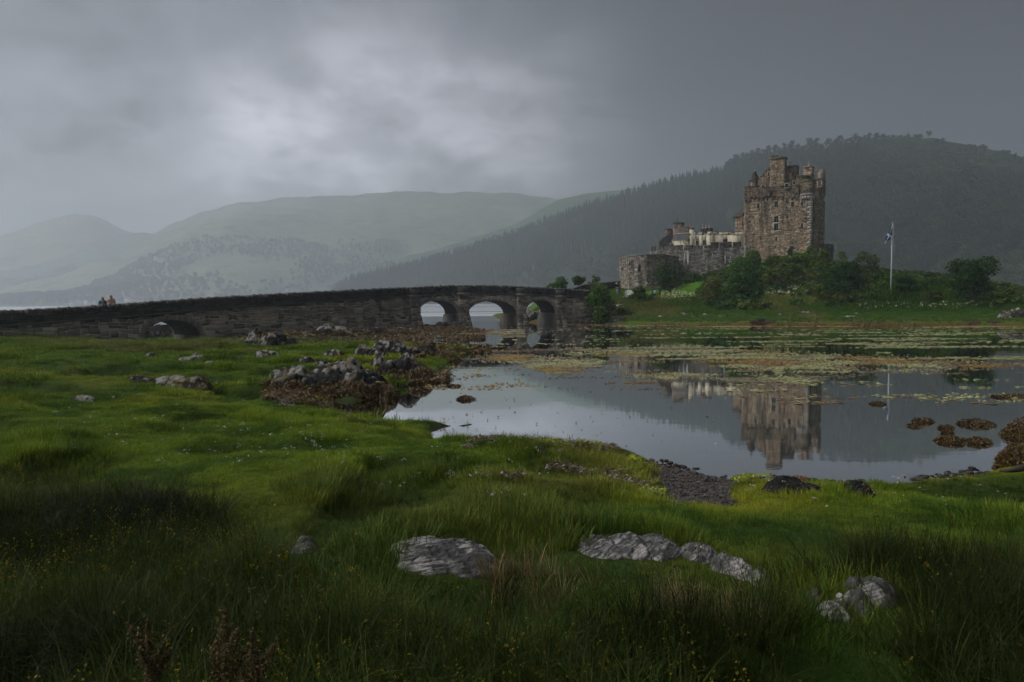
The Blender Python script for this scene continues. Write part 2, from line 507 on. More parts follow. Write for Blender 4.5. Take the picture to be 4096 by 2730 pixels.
# ------------------------------------------------------------------ ground materials
t = NT('turf_ground')
p = t.pos()
g = t.mix(t.noise(p, 7, 6, 0.7), t.attr('Col'), t.mix(1.0, t.attr('Col'), (0.35, 0.35, 0.35), 'MULTIPLY'))
g = t.mix(t.rng(t.noise(p, 2.2, 5, 0.6), 0.6, 0.72, 0, 0.55), g, t.mix(1.0, g, (1.7, 1.5, 1.6), 'MULTIPLY'))
M_TURF = t.pbr(g, 0.95, t.bump(t.noise(p, 22, 5, 0.7), 0.8, 0.06), 0.1)

t = NT('loch_bed_mud')
M_BED = t.pbr(t.mix(t.noise(t.pos(), 1.5, 5), (0.02, 0.018, 0.012), (0.05, 0.04, 0.025)), 0.9)

# ------------------------------------------------------------------ near shore ground
ys = [-14.0]
while ys[-1] < 66:
    y = ys[-1]
    ys.append(y + (0.5 if y < -1 else 0.2 if y < 2.5 else 0.075 if y < 9 else 0.075 * (y / 9) ** 1.35))
ys = np.array(ys)
uu = np.linspace(-1, 1, 330)
xs_unit = np.sinh(uu * 2.2) / math.sinh(2.2)
Yg = np.repeat(ys[:, None], len(uu), 1)
Xg = xs_unit[None, :] * np.clip(14 + np.maximum(ys, 0)[:, None] * 0.92, 0, 66) - 0.0
gx, gy = Xg.ravel(), Yg.ravel()
gd = near_d(gx, gy)
gz = near_z(gx, gy, gd)
gc = turf_col(gx, gy)
mud = np.array([0.05, 0.042, 0.03])
e = sstep(0.2, 0.02, gd)[:, None]
gc = gc + (mud - gc) * e
bw = beach_w(gx, gy)[:, None]
gc = gc + (np.array([0.075, 0.068, 0.062]) - gc) * bw
rw = (rocky_w(gx, gy) * sstep(0, 0.4, gd))[:, None]
gc = gc + (np.array([0.15, 0.14, 0.135]) - gc) * rw
far = (sstep(48, 58, gy) * sstep(0.0, 1.0, vnoise(gx * 0.7, gy * 0.7, seed=8) + 0.9))[:, None]
gc = gc + (np.array([0.055, 0.042, 0.024]) - gc) * far * 0.8
b = Buf(); b.add(np.stack([gx, gy, gz], 1), grid_faces(len(ys), len(uu)), gc)
ground = tag(mk('ground', b, M_TURF, smooth=True), kind='structure')

# ------------------------------------------------------------------ island ground
ix = np.linspace(-6, 112, 300); iy = np.concatenate([np.linspace(58, 125, 220), np.linspace(126, 188, 60)])
X, Y = np.meshgrid(ix, iy)
X, Y = X.ravel(), Y.ravel()
Z = isle_z(X, Y)
dI = sdist(ISLE, X, Y)
n1_ = fbm(X * 0.2, Y * 0.2, oct=4, seed=41)[:, None]; n2_ = fbm(X * 0.9, Y * 0.9, oct=3, seed=42)[:, None]
ic = np.array([0.075, 0.14, 0.015]) + (np.array([0.13, 0.13, 0.035]) - np.array([0.075, 0.14, 0.015])) * sstep(0.1, 0.6, n1_)
ic = ic + (np.array([0.03, 0.075, 0.012]) - ic) * sstep(0, 0.5, n2_) * 0.7
lw = at(2680, 1170, 108)
lawn = sstep(13, 6, np.hypot((X - lw[0]) / 1.0, (Y - lw[1]) / 1.1))[:, None]
ic = ic + (np.array([0.085, 0.21, 0.012]) - ic) * lawn
wr = (sstep(0.9, 0.1, dI) * sstep(-0.2, 0.3, vnoise(X * 0.5, Y * 0.5, seed=43) + 0.35))[:, None]
ic = ic + (np.array([0.13, 0.065, 0.02]) - ic) * wr
b = Buf(); b.add(np.stack([X, Y, Z], 1), grid_faces(len(iy), len(ix)), np.clip(ic * 1.35, 0, 1))
tag(mk('island', b, M_TURF, smooth=True), kind='structure')

# ------------------------------------------------------------------ loch bed and water
b = Buf(); b.add([(-3980, -980, -1.6), (3980, -980, -1.6), (3980, 5080, -1.6), (-3980, 5080, -1.6)], [(0, 1, 2, 3)])
tag(mk('loch_bed', b, M_BED), kind='structure')
t = NT('loch_water')
p = t.pos()
sx = t.n('ShaderNodeSeparateXYZ'); t.put(sx.inputs[0], p)
rip = t.noise(t.scale(p, (0.55, 1.6, 1.0)), 1.0, 3, 0.5)
fine = t.noise(t.scale(p, (3.0, 7.0, 1.0)), 1.0, 2, 0.5)
wind = t.noise(t.scale(p, (0.006, 0.045, 1.0)), 1.0, 3, 0.5)
yfar = t.rng(sx.outputs[1], 88, 150, 0.0, 1.0)
hgt = t.math('ADD', t.math('MULTIPLY', rip, t.math('ADD', 0.010, t.math('MULTIPLY', yfar, t.rng(wind, 0.42, 0.6, 0.05, 0.5)))), t.math('MULTIPLY', fine, 0.0016))
nb = t.n('ShaderNodeBump'); t.put(nb.inputs['Height'], hgt); nb.inputs['Strength'].default_value = 1.0; nb.inputs['Distance'].default_value = 0.12
gl = t.n('ShaderNodeBsdfGlossy'); gl.inputs['Color'].default_value = (0.95, 0.96, 0.97, 1); t.put(gl.inputs['Roughness'], t.math('ADD', 0.03, t.math('MULTIPLY', yfar, t.rng(wind, 0.42, 0.58, 0.14, 0.36))))
t.t.links.new(nb.outputs[0], gl.inputs['Normal'])
df = t.n('ShaderNodeBsdfDiffuse'); t.put(df.inputs[0], t.mix(t.noise(p, 0.15, 4), (0.010, 0.012, 0.011), (0.022, 0.022, 0.016)))
fr = t.n('ShaderNodeFresnel'); fr.inputs['IOR'].default_value = 2.1
t.t.links.new(nb.outputs[0], fr.inputs['Normal'])
mxs = t.n('ShaderNodeMixShader'); t.put(mxs.inputs[0], t.math('MINIMUM', t.math('MULTIPLY', fr.outputs[0], 2.3), 0.97))
t.t.links.new(df.outputs[0], mxs.inputs[1]); t.t.links.new(gl.outputs[0], mxs.inputs[2]); t.t.links.new(mxs.outputs[0], t.out.inputs[0])
M_WATER = t.m
b = Buf(); b.add([(-3950, -950, 0), (3950, -950, 0), (3950, 5050, 0), (-3950, 5050, 0)], [(0, 1, 2, 3)])
tag(mk('loch_water', b, M_WATER), kind='structure')

# ------------------------------------------------------------------ hills
def hill_fn(base, ridge, p=0.9, amp=8.0, ns=0.01, seed=1):
    bp = np.array([b_[0] for b_ in base], float)
    bP = np.array([at(px, 1205 + (2048 - px) * 0.00785, D) for px, D in base]); bP[:, 2] = -1.0
    rp = np.array([r[0] for r in ridge], float)
    rP = np.array([at(px, py, D) for px, py, D in ridge])
    lo, hi = min(bp[0], rp[0]), max(bp[-1], rp[-1])
    def S(u, v):
        u = np.asarray(u, float); v = np.asarray(v, float)
        px = lo + u * (hi - lo)
        B = np.stack([np.interp(px, bp, bP[:, k]) for k in range(3)], -1)
        R_ = np.stack([np.interp(px, rp, rP[:, k]) for k in range(3)], -1)
        vv = v[..., None]
        P = B + (R_ - B) * vv
        z = B[..., 2] + (R_[..., 2] - B[..., 2]) * np.where(v <= 1, np.clip(v, 0, 1) ** p, 1 - 1.2 * np.maximum(v - 1, 0))
        nz = fbm(P[..., 0] * ns, P[..., 1] * ns, oct=5, seed=seed) * amp
        z = z + nz * np.sin(np.clip(v, 0, 1) * math.pi) ** 0.7 + 0.25 * amp * fbm(P[..., 0] * ns * 3, P[..., 1] * ns * 3, oct=3, seed=seed + 3) * np.clip(v, 0, 1)
        P = P.copy(); P[..., 2] = z
        return P
    S.range = (lo, hi)
    return S
def hill(name, S, nu, nv, mat):
    u = np.linspace(0, 1, nu); v = np.concatenate([np.linspace(0, 1, nv), [1.06, 1.2, 1.45]])
    Ug, Vg = np.meshgrid(u, v)
    P = S(Ug, Vg)
    b = Buf(); b.add(P.reshape(-1, 3), grid_faces(len(v), nu))
    return tag(mk(name, b, mat, smooth=True), kind='structure')
def mat_hill(name, c1, c2, c3, s=1.0):
    t = NT(name); p = t.pos()
    c = t.mix(t.rng(t.noise(p, 0.006 * s, 6, 0.6), 0.38, 0.62), c1, c2)
    c = t.mix(t.rng(t.noise(t.scale(p, (1, 1, 2.2)), 0.016 * s, 6, 0.62, 0.4), 0.52, 0.62), c, c3)
    c = t.mix(t.rng(t.noise(p, 0.09 * s, 4, 0.6), 0.35, 0.7, 0, 0.5), c, t.mix(1.0, c, (0.5, 0.5, 0.5), 'MULTIPLY'))
    return t.pbr(c, 0.95, t.bump(t.noise(p, 0.05 * s, 5), 0.6, 6.0), 0.05)
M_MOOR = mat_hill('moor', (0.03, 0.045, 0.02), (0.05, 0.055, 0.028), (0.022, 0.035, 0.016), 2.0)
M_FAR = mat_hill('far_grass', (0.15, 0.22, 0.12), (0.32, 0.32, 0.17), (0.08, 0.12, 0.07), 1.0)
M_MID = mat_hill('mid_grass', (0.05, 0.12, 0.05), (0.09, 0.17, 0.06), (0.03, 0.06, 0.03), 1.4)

S_FOREST = hill_fn([(1180, 1050), (1300, 1010), (1600, 930), (2000, 820), (2400, 680), (3000, 520), (3600, 440), (4096, 410), (4800, 400)],
    [(1180, 1208, 1080), (1300, 1190, 1090), (1400, 1118, 1110), (1500, 1090, 1130), (1650, 1060, 1150), (1800, 1020, 1150), (2000, 955, 1130), (2200, 882, 1090),
     (2400, 812, 1030), (2600, 752, 960), (2800, 700, 900), (2900, 685, 870), (2960, 655, 850), (3100, 632, 820), (3250, 612, 800), (3400, 598, 780),
     (3550, 585, 760), (3640, 560, 750), (3740, 557, 740), (3830, 572, 730), (3960, 596, 720), (4096, 628, 700), (4300, 690, 680), (4800, 800, 640)],
    p=0.86, amp=9, ns=0.012, seed=51)
hill('wooded_hill', S_FOREST, 220, 70, M_MOOR)
S_MID = hill_fn([(700, 1584), (1100, 1440), (1500, 1344), (2200, 1296), (2700, 1248), (3200, 1248)],
    [(700, 1218, 1632), (900, 1192, 1680), (1100, 1160, 1728), (1300, 1110, 1776), (1500, 1060, 1824), (1700, 1008, 1824), (1900, 950, 1804), (2050, 900, 1785),
     (2150, 845, 1766), (2230, 798, 1756), (2330, 776, 1747), (2480, 760, 1728), (2560, 750, 1728), (2800, 740, 1708), (3200, 760, 1689)],
    p=0.85, amp=14, ns=0.006, seed=61)
hill('green_hill', S_MID, 160, 50, M_MID)
S_FAR = hill_fn([(-700, 1180), (0, 1200), (500, 1230), (1000, 1350), (1600, 1801), (2300, 1894), (3000, 1894)],
    [(-700, 1190, 1959), (0, 1175, 2029), (250, 1120, 2170), (420, 1060, 2408), (560, 965, 2679), (700, 888, 2818), (850, 842, 2910), (950, 815, 2956), (1100, 797, 2956),
     (1300, 784, 2956), (1500, 773, 2956), (1700, 768, 2956), (1900, 772, 2956), (2080, 782, 2910), (2230, 800, 2864), (2500, 830, 2864), (3000, 880, 2864)],
    p=0.80, amp=50, ns=0.0034, seed=71)
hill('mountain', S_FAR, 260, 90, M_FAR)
S_KNOLL = hill_fn([(-600, 1652), (100, 1744), (500, 1836), (1100, 1927)],
    [(-600, 1110, 2203), (0, 1085, 2295), (250, 1030, 2340), (400, 972, 2386), (500, 938, 2386), (570, 928, 2386), (650, 944, 2386), (760, 1000, 2340), (900, 1090, 2295), (1100, 1180, 2111)],
    p=0.95, amp=18, ns=0.0075, seed=81)
hill('foothill', S_KNOLL, 140, 50, M_MID)
S_LEFT = hill_fn([(-700, 2013), (0, 2083), (600, 2221), (1100, 2291)],
    [(-700, 975, 2568), (-400, 960, 2638), (0, 946, 2638), (100, 908, 2638), (200, 876, 2638), (300, 856, 2638), (370, 866, 2638), (470, 905, 2638), (620, 960, 2638), (1100, 1120, 2568)],
    p=0.9, amp=52, ns=0.0036, seed=91)
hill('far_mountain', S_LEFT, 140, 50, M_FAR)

# ------------------------------------------------------------------ haze: the damp air over the loch
HAZE = 0.00066
b = Buf()
wbox(b, (0, 2050, 262), (8000, 6100, 529.2))
t = NT('haze_air')
pv = t.n('ShaderNodeVolumePrincipled')
pv.inputs['Color'].default_value = (0.82, 0.90, 1.0, 1)
pv.inputs['Density'].default_value = HAZE
pv.inputs['Anisotropy'].default_value = 0.5
t.t.links.new(pv.outputs[0], t.out.inputs['Volume'])
tag(mk('haze', b, t.m), kind='stuff')
# ================================================================== MASONRY
rng = np.random.default_rng(7)
def stone_col(r, pal, n=None):
    c = np.array(pal[r.integers(len(pal))]) * r.uniform(0.6, 1.4)
    return c
PAL_BRIDGE = [(0.15, 0.135, 0.115), (0.11, 0.10, 0.088), (0.18, 0.155, 0.125), (0.08, 0.075, 0.07), (0.21, 0.19, 0.165)]
PAL_DARK = [(0.052, 0.048, 0.043), (0.038, 0.035, 0.033), (0.065, 0.06, 0.053)]
PAL_KEEP = [(0.25, 0.205, 0.15), (0.20, 0.165, 0.12), (0.30, 0.25, 0.18), (0.14, 0.12, 0.095), (0.23, 0.18, 0.125), (0.30, 0.27, 0.215), (0.17, 0.15, 0.12)]
PAL_WALL = [(0.17, 0.155, 0.135), (0.13, 0.12, 0.105), (0.20, 0.18, 0.155), (0.11, 0.105, 0.095)]
def stone_pts(mp, a0, a1, b0, b1, r, depth, prot, gap):
    """a rough block: back face on the core, front face inset and uneven"""
    g = gap
    ja = min(0.25 * (a1 - a0), 0.05); jb = min(0.22 * (b1 - b0), 0.035)
    J = lambda q: r.uniform(-q, q)
    pr = r.uniform(0.25, 1.0) * prot
    P = []
    for (a, b_) in ((a0 + g * .3, b0 + g * .3), (a1 - g * .3, b0 + g * .3), (a1 - g * .3, b1 - g * .3), (a0 + g * .3, b1 - g * .3)):
        P.append(mp(a, b_, depth))
    for (sa, sb) in ((0, 0), (1, 0), (1, 1), (0, 1)):
        a = (a0 + g + abs(J(ja))) if sa == 0 else (a1 - g - abs(J(ja)))
        b_ = (b0 + g + abs(J(jb))) if sb == 0 else (b1 - g - abs(J(jb)))
        P.append(mp(a, b_, -pr * r.uniform(0.7, 1.2)))
    return np.array(P)
STF = np.array([(4, 5, 6, 7), (0, 1, 5, 4), (1, 2, 6, 5), (2, 3, 7, 6), (3, 0, 4, 7)])
def facing(mp, a0, a1, b0, b1, holes, pal, r, ch=(0.16, 0.30), sw=(0.25, 0.7), depth=0.3, prot=0.05, gap=0.014, stones=None, mortar=None, mcol=(0.22, 0.20, 0.17), zlim=None, keepers=None):
    """courses of rubble over a rectangle; holes: list of (a0,a1,b0,b1) left open"""
    b = b0
    while b < b1 - 0.03:
        h = r.uniform(*ch)
        if b + h > b1 - 0.08: h = b1 - b
        segs = [(a0, a1)]
        for (ha, hb, hc, hd) in holes:
            if min(hd, b + h) - max(hc, b) > 0.45 * h:
                nx = []
                for s0, s1 in segs:
                    if hb <= s0 or ha >= s1: nx.append((s0, s1)); continue
                    if ha > s0 + 0.03: nx.append((s0, ha))
                    if hb < s1 - 0.03: nx.append((hb, s1))
                segs = nx
        for s0, s1 in segs:
            if mortar is not None:
                P = [mp(s0, b, depth), mp(s1, b, depth), mp(s1, b + h, depth), mp(s0, b + h, depth), mp(s0, b, 0.012), mp(s1, b, 0.012), mp(s1, b + h, 0.012), mp(s0, b + h, 0.012)]
                mortar.add(P, STF, mcol)
            a = s0
            while a < s1 - 0.02:
                w = r.uniform(*sw) * (0.7 + 0.9 * h / ch[1])
                if a + w > s1 - 0.12: w = s1 - a
                if zlim is None or zlim(a, a + w, b, b + h):
                    hh = h
                    if w > 0.3 and h > 0.2 and r.random() < 0.18:     # two thin stones in the course
                        m_ = h * r.uniform(0.4, 0.6)
                        stones.append((stone_pts(mp, a, a + w, b, b + m_, r, depth * .5, prot, gap), stone_col(r, pal), w * m_))
                        stones.append((stone_pts(mp, a, a + w, b + m_, b + h, r, depth * .5, prot, gap), stone_col(r, pal), w * (h - m_)))
                    else:
                        stones.append((stone_pts(mp, a, a + w, b, b + h, r, depth * .5, prot, gap), stone_col(r, pal), w * h))
                a += w
        b += h
def stones_to(parent, stones, mat, n_single, name='stone', key=None):
    """the stones that show largest become parts of their own, the rest stay joined"""
    if n_single:
        order = sorted(range(len(stones)), key=lambda i: -(key(stones[i]) if key else stones[i][2]))
        big = set(order[:n_single])
    else:
        big = set()
    rest = Buf()
    for i, (P, c, _a) in enumerate(stones):
        if i in big:
            bb = Buf(); bb.add(P, STF, c)
            mk(name, bb, mat, parent, at0=None)
        else:
            rest.add(P, STF, c)
    if rest.n:
        o = mk('rubble_masonry', rest, mat, parent)
        o['kind'] = 'stuff'
M_BRIDGE = mat_stone('bridge_stone', lichen=0.5, moss=0.2, dark=0.35, tone=(1.6, 1.52, 1.44))
M_BRIDGE_DARK = mat_stone('bridge_parapet_stone', lichen=0.5, moss=0.3, dark=0.3)
M_KEEP = mat_stone('keep_stone', lichen=0.25, moss=0.1, dark=0.75, sc=0.6, tone=(1.18, 1.08, 0.99))
M_WALLST = mat_stone('curtain_wall_stone', lichen=0.35, moss=0.35, dark=0.75, sc=0.6)

# ================================================================== BRIDGE
BR_PTS = np.array([(-39, 34.5), (-35, 40), (-31.5, 44.8), (-28, 49.5), (-23, 56.5), (-17, 65.5), (-11.2, 73.6), (-5.6, 77.2), (1.0, 80.3), (6.7, 83.0), (10.2, 84.9)], float)
BR_ZT = np.array([2.02, 2.24, 2.54, 2.86, 3.42, 3.95, 4.40, 4.66, 4.56, 4.26, 4.02])
def catmull(P, per=24):
    Q = np.vstack([2 * P[0] - P[1], P, 2 * P[-1] - P[-2]])
    out = []
    for i in range(1, len(Q) - 2):
        p0, p1, p2, p3 = Q[i - 1], Q[i], Q[i + 1], Q[i + 2]
        for k in range(per):
            t_ = k / per
            out.append(0.5 * ((2 * p1) + (-p0 + p2) * t_ + (2 * p0 - 5 * p1 + 4 * p2 - p3) * t_ ** 2 + (-p0 + 3 * p1 - 3 * p2 + p3) * t_ ** 3))
    out.append(P[-1])
    return np.array(out)
_c = catmull(np.column_stack([BR_PTS, BR_ZT]))
_s = np.concatenate([[0], np.cumsum(np.hypot(*np.diff(_c[:, :2], axis=0).T))])
BLEN = _s[-1]
def br(s):
    s = np.asarray(s, float)
    x, y, z = (np.interp(s, _s, _c[:, k]) for k in range(3))
    e = 0.4
    tx = np.interp(s + e, _s, _c[:, 0]) - np.interp(s - e, _s, _c[:, 0]); ty = np.interp(s + e, _s, _c[:, 1]) - np.interp(s - e, _s, _c[:, 1])
    l = np.hypot(tx, ty) + 1e-9
    return x, y, z, tx / l, ty / l
def bp(s, z, d):
    """point on the bridge: s along the near face, d metres in towards the far face"""
    x, y, _z, tx, ty = br(s)
    return np.array([x - ty * d, y + tx * d, z])
def s_at_px(px):
    ss = np.linspace(0, BLEN, 4000)
    x, y, *_ = br(ss)
    # project with the camera (height of the parapet)
    P = np.stack([x, y, np.full_like(x, 3.0)], 1) - CAM
    u = 2048 + FPX * (P @ _R) / (P @ _F)
    return float(np.interp(px, u, ss))
def z_at(px, py):
    s = s_at_px(px); x, y, *_ = br(s)
    d = ray(px, py)
    return float(CAMH + d[2] * (y / d[1]))
BTH = 3.9
bridge = thing('stone_bridge', (*bp(s_at_px(1850), 0, 0)[:2], 0.0), 'long old stone arch bridge crossing the loch to the castle island', 'bridge')
ARCH = []
for (xl, xr, xc, yc, ysp) in ((572, 795, 676, 1281, 1348), (1670, 1831, 1751, 1202, 1258), (1870, 2066, 1968, 1203, 1258), (2100, 2222, 2163, 1200, 1256)):
    sl_, sr_ = s_at_px(xl), s_at_px(xr)
    ARCH.append(((sl_ + sr_) / 2, (sr_ - sl_) / 2, z_at((xl + xr) / 2, ysp), z_at(xc, yc)))
def intr(s, k, grow=0.0):
    c, hw, zs, zc = ARCH[k]
    q = np.clip(1 - ((s - c) / (hw + grow)) ** 2, 0, 1)
    return zs + (zc + grow - zs) * np.sqrt(q)
def in_arch(s, z, grow=0.0):
    for k, (c, hw, zs, zc) in enumerate(ARCH):
        if abs(s - c) < hw + grow and z < intr(s, k, grow): return True
    return False
PARH = 0.86
zstr = lambda s: br(s)[2] - PARH         # string course level
# --- body with the arch openings
b = Buf()
edges = [0.0]
for (c, hw, zs, zc) in ARCH: edges += [c - hw, c + hw]
edges.append(BLEN)
for i in range(len(edges) - 1):
    s0, s1 = edges[i], edges[i + 1]
    arch = i % 2 == 1
    k = (i - 1) // 2
    n = max(8, int((s1 - s0) / 0.35))
    ss = np.linspace(s0, s1, n + 1)
    if arch:
        tt = np.linspace(math.pi, 0, n + 1); ss = ARCH[k][0] + ARCH[k][1] * np.cos(tt)
    V = []
    for s in ss:
        lo = float(intr(s, k)) if arch else -1.0
        hi = float(zstr(s))
        V += [bp(s, lo, 0.02), bp(s, max(hi - .3, lo + .05), 0.02), bp(s, max(hi - .3, lo + .05), BTH), bp(s, lo, BTH)]
    F = []
    for j in range(n):
        a, c_ = j * 4, j * 4 + 4
        F += [(a, c_, c_ + 1, a + 1), (a + 1, c_ + 1, c_ + 2, a + 2), (a + 2, c_ + 2, c_ + 3, a + 3), (a, a + 3, c_ + 3, c_)]
    if not arch:
        F += [(0, 1, 2, 3), (n * 4, n * 4 + 3, n * 4 + 2, n * 4 + 1)]
    b.add(np.array(V), F, (0.30, 0.28, 0.24))
    if arch:       # extra dark sheet: shade under the arch put into its colour
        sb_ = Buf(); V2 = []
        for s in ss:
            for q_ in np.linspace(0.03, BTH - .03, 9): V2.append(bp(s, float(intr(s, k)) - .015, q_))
        sb_.add(np.array(V2), grid_faces(len(ss), 9), (0.030, 0.028, 0.025)); mk('soffit_shade', sb_, M_BRIDGE_DARK, bridge)
    if arch:       # abutment faces under the springing, passage shade put into their colour
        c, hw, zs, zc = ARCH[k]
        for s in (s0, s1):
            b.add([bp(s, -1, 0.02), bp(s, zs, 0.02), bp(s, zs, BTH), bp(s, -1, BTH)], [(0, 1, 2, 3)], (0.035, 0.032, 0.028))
mk('wall_core', b, M_BRIDGE, bridge)
# --- rubble facing
stones = []
holes = []
def zlim_near(a0, a1, b0, b1):
    m_ = (a0 + a1) / 2
    if b1 > zstr(m_) + 0.02: return False
    for s in (a0, m_, a1):
        if in_arch(s, b0 + 0.3 * (b1 - b0), 0.30): return False
    return True
def bpw(a, z, d): return bp(a, z + .07 * math.sin(a * 1.1 + z * 2) + .05 * math.sin(a * 2.7 + 1.3 + z * 1.5) + .03 * math.sin(a * 6.1 + z * 4), d)
facing(bpw, 1.0, BLEN - 0.2, -0.25, 4.0, [], PAL_BRIDGE, rng, ch=(0.20, 0.40), sw=(0.28, 0.72), depth=0.1, prot=0.07, gap=0.026, stones=stones, zlim=zlim_near)
def near_key(st):
    P = st[0]; c = P.mean(0)
    pr = P - CAM; u = 2048 + FPX * (pr @ _R) / (pr @ _F)
    if u.min() < 0 or c[2] < 0.9 - 0.012 * (c[1] - 40): return -1
    return st[2] / (c[1] ** 2)
stones_to(bridge, stones, M_BRIDGE, 300, 'stone', near_key)
# --- arch rings: every voussoir a stone of its own
VOU = []
for q in range(5):
    bb = Buf()
    J = lambda a: rng.uniform(-a, a)
    bb.add([(-.5 + J(.03), 0, -.5), (.5 + J(.03), 0, -.5), (.5, 1, -.5), (-.5, 1, -.5), (-.46 + J(.05), J(.04), .5 + J(.1)), (.46 + J(.05), J(.04), .5 + J(.1)), (.46, 1, .5), (-.46, 1, .5)][:8], BOXF, stone_col(rng, PAL_WALL))
    me = bb.mesh('voussoir'); me.materials.append(M_BRIDGE); VOU.append(me)
for k, (c, hw, zs, zc) in enumerate(ARCH):
    n = 36 if k != 3 else 28
    tt = np.linspace(math.pi, 0, n + 1)
    for j in range(n):
        t_ = (tt[j] + tt[j + 1]) / 2
        sA = c + hw * math.cos(t_); zA = zs + (zc - zs) * math.sin(t_)
        nrm_s, nrm_z = math.cos(t_) / hw, math.sin(t_) / (zc - zs)
        l = math.hypot(nrm_s, nrm_z); nrm_s /= l; nrm_z /= l
        wdt = math.hypot(hw * (math.cos(tt[j + 1]) - math.cos(tt[j])), (zc - zs) * (math.sin(tt[j + 1]) - math.sin(tt[j])))
        ln = rng.uniform(0.36, 0.50)
        P0 = bp(sA, zA, 0.30)
        X_, Y_, _z, tx, ty = br(sA)
        T = np.array([tx, ty, 0]); N_in = np.array([-ty, tx, 0])
        ez = T * nrm_s + np.array([0, 0, nrm_z])
        ex = -(T * nrm_z - np.array([0, 0, nrm_s]))
        cen = P0 + ez * (ln / 2 - 0.01)
        M4 = Matrix.Identity(4)
        dep = -(0.36 + rng.uniform(0, 0.035))          # from 0.30 inside to proud of the face
        for r_ in range(3):
            M4[r_][0] = ex[r_] * wdt * 0.93; M4[r_][1] = N_in[r_] * dep; M4[r_][2] = ez[r_] * ln; M4[r_][3] = cen[r_]
        inst('voussoir', VOU[rng.integers(5)], M4, bridge)
# --- piers: pilasters with moulded caps, parapet buttresses and battered feet
for (x0, x1) in ((1637, 1676), (1832, 1872), (2066, 2101), (2222, 2255)):
    s0, s1 = s_at_px(x0), s_at_px(x1)
    sm = (s0 + s1) / 2; hw = (s1 - s0) / 2
    zt = float(zstr(sm))
    pst = []
    mpp = lambda a, z, d: bp(a, z, d - 0.34)
    core = Buf()
    for (za, zb, g, dd) in ((-1.0, 1.55, 0.0, 0.30), (1.55, zt - 0.1, 0.0, 0.30)):
        P = [bp(sm - hw, za, 0.1), bp(sm + hw, za, 0.1), bp(sm + hw, za, -dd), bp(sm - hw, za, -dd), bp(sm - hw, zb, 0.1), bp(sm + hw, zb, 0.1), bp(sm + hw, zb, -dd), bp(sm - hw, zb, -dd)]
        core.add(P, BOXF, (0.18, 0.165, 0.14))
    # battered foot standing in the water
    P = []
    for zz, g, dd in ((-1.0, 0.42, 0.85), (1.45, 0.04, 0.36)):
        P += [bp(sm - hw - g, zz, BTH + dd), bp(sm + hw + g, zz, BTH + dd), bp(sm + hw + g, zz, -dd), bp(sm - hw - g, zz, -dd)]
    core.add(P, BOXF, (0.05, 0.046, 0.04))
    pil = mk('pilaster', core, M_BRIDGE, bridge)
    facing(mpp, sm - hw, sm + hw, 1.4, zt - 0.12, [], PAL_BRIDGE, rng, ch=(0.2, 0.34), sw=(0.3, 0.6), depth=0.1, prot=0.05, gap=0.015, stones=pst)
    mpf = lambda a, z, d: bp(sm + (a - sm) * (1 + (1.45 - z) * 0.24), z, d - 0.36 - (1.45 - z) * 0.2)
    facing(mpf, sm - hw - 0.03, sm + hw + 0.03, -0.2, 1.42, [], PAL_WALL, rng, ch=(0.2, 0.34), sw=(0.3, 0.6), depth=0.1, prot=0.05, gap=0.015, stones=pst)
    jb = Buf()
    for P_, c_, _a in pst: jb.add(P_, STF, c_)
    o = mk('pier_masonry', jb, M_BRIDGE, pil); o['kind'] = 'stuff'
    for (za, zb, g, dd) in ((zt - 0.32, zt - 0.2, 0.04, 0.42), (zt - 0.2, zt - 0.08, 0.10, 0.50), (zt - 0.08, zt + 0.05, 0.16, 0.58)):
        cb = Buf()
        P = [bp(sm - hw - g, za, 0.1), bp(sm + hw + g, za, 0.1), bp(sm + hw + g, za, -dd), bp(sm - hw - g, za, -dd), bp(sm - hw - g, zb, 0.1), bp(sm + hw + g, zb, 0.1), bp(sm + hw + g, zb, -dd), bp(sm - hw - g, zb, -dd)]
        cb.add(P, BOXF, (0.15, 0.14, 0.125))
        mk('cap_moulding', cb, M_BRIDGE, pil)
    cb = Buf()
    P = [bp(sm - hw, zt + 0.05, 0.1), bp(sm + hw, zt + 0.05, 0.1), bp(sm + hw, zt + 0.05, -0.36), bp(sm - hw, zt + 0.05, -0.36), bp(sm - hw, zt + PARH - 0.16, 0.1), bp(sm + hw, zt + PARH - 0.16, 0.1), bp(sm + hw, zt + PARH - 0.16, -0.36), bp(sm - hw, zt + PARH - 0.16, -0.36)]
    cb.add(P, BOXF, (0.06, 0.056, 0.05))
    mk('parapet_buttress', cb, M_BRIDGE_DARK, bridge)
# --- string course, parapets, deck
def sweep(s0, s1, prof, col, step=0.5):
    n = int((s1 - s0) / step); ss = np.linspace(s0, s1, n + 1); k = len(prof)
    V = []
    for s in ss:
        z = float(br(s)[2])
        for d, dz in prof: V.append(bp(s, z + dz, d))
    F = []
    for i in range(n):
        for j in range(k):
            F.append((i * k + j, i * k + (j + 1) % k, (i + 1) * k + (j + 1) % k, (i + 1) * k + j))
    bb = Buf(); bb.add(np.array(V), F, col)
    return bb
mk('string_course', sweep(0, BLEN, [(-0.12, -PARH - 0.07), (0.2, -PARH - 0.07), (0.2, -PARH + 0.05), (-0.12, -PARH + 0.05)], (0.10, 0.095, 0.085)), M_BRIDGE_DARK, bridge)
par = mk('parapet', sweep(0, BLEN, [(0.03, -PARH - .32), (0.40, -PARH - .32), (0.40, -0.12), (0.03, -0.12)], (0.07, 0.065, 0.06)), M_BRIDGE_DARK, bridge)
pst = []
facing(lambda a, z, d: bp(a, float(br(a)[2]) - PARH + z, d), 0.2, BLEN - 0.1, 0.06, PARH - 0.13, [], PAL_DARK, rng, ch=(0.12, 0.22), sw=(0.25, 0.6), depth=0.08, prot=0.035, gap=0.012, stones=pst)
jb = Buf()
for P_, c_, _a in pst: jb.add(P_, STF, c_)
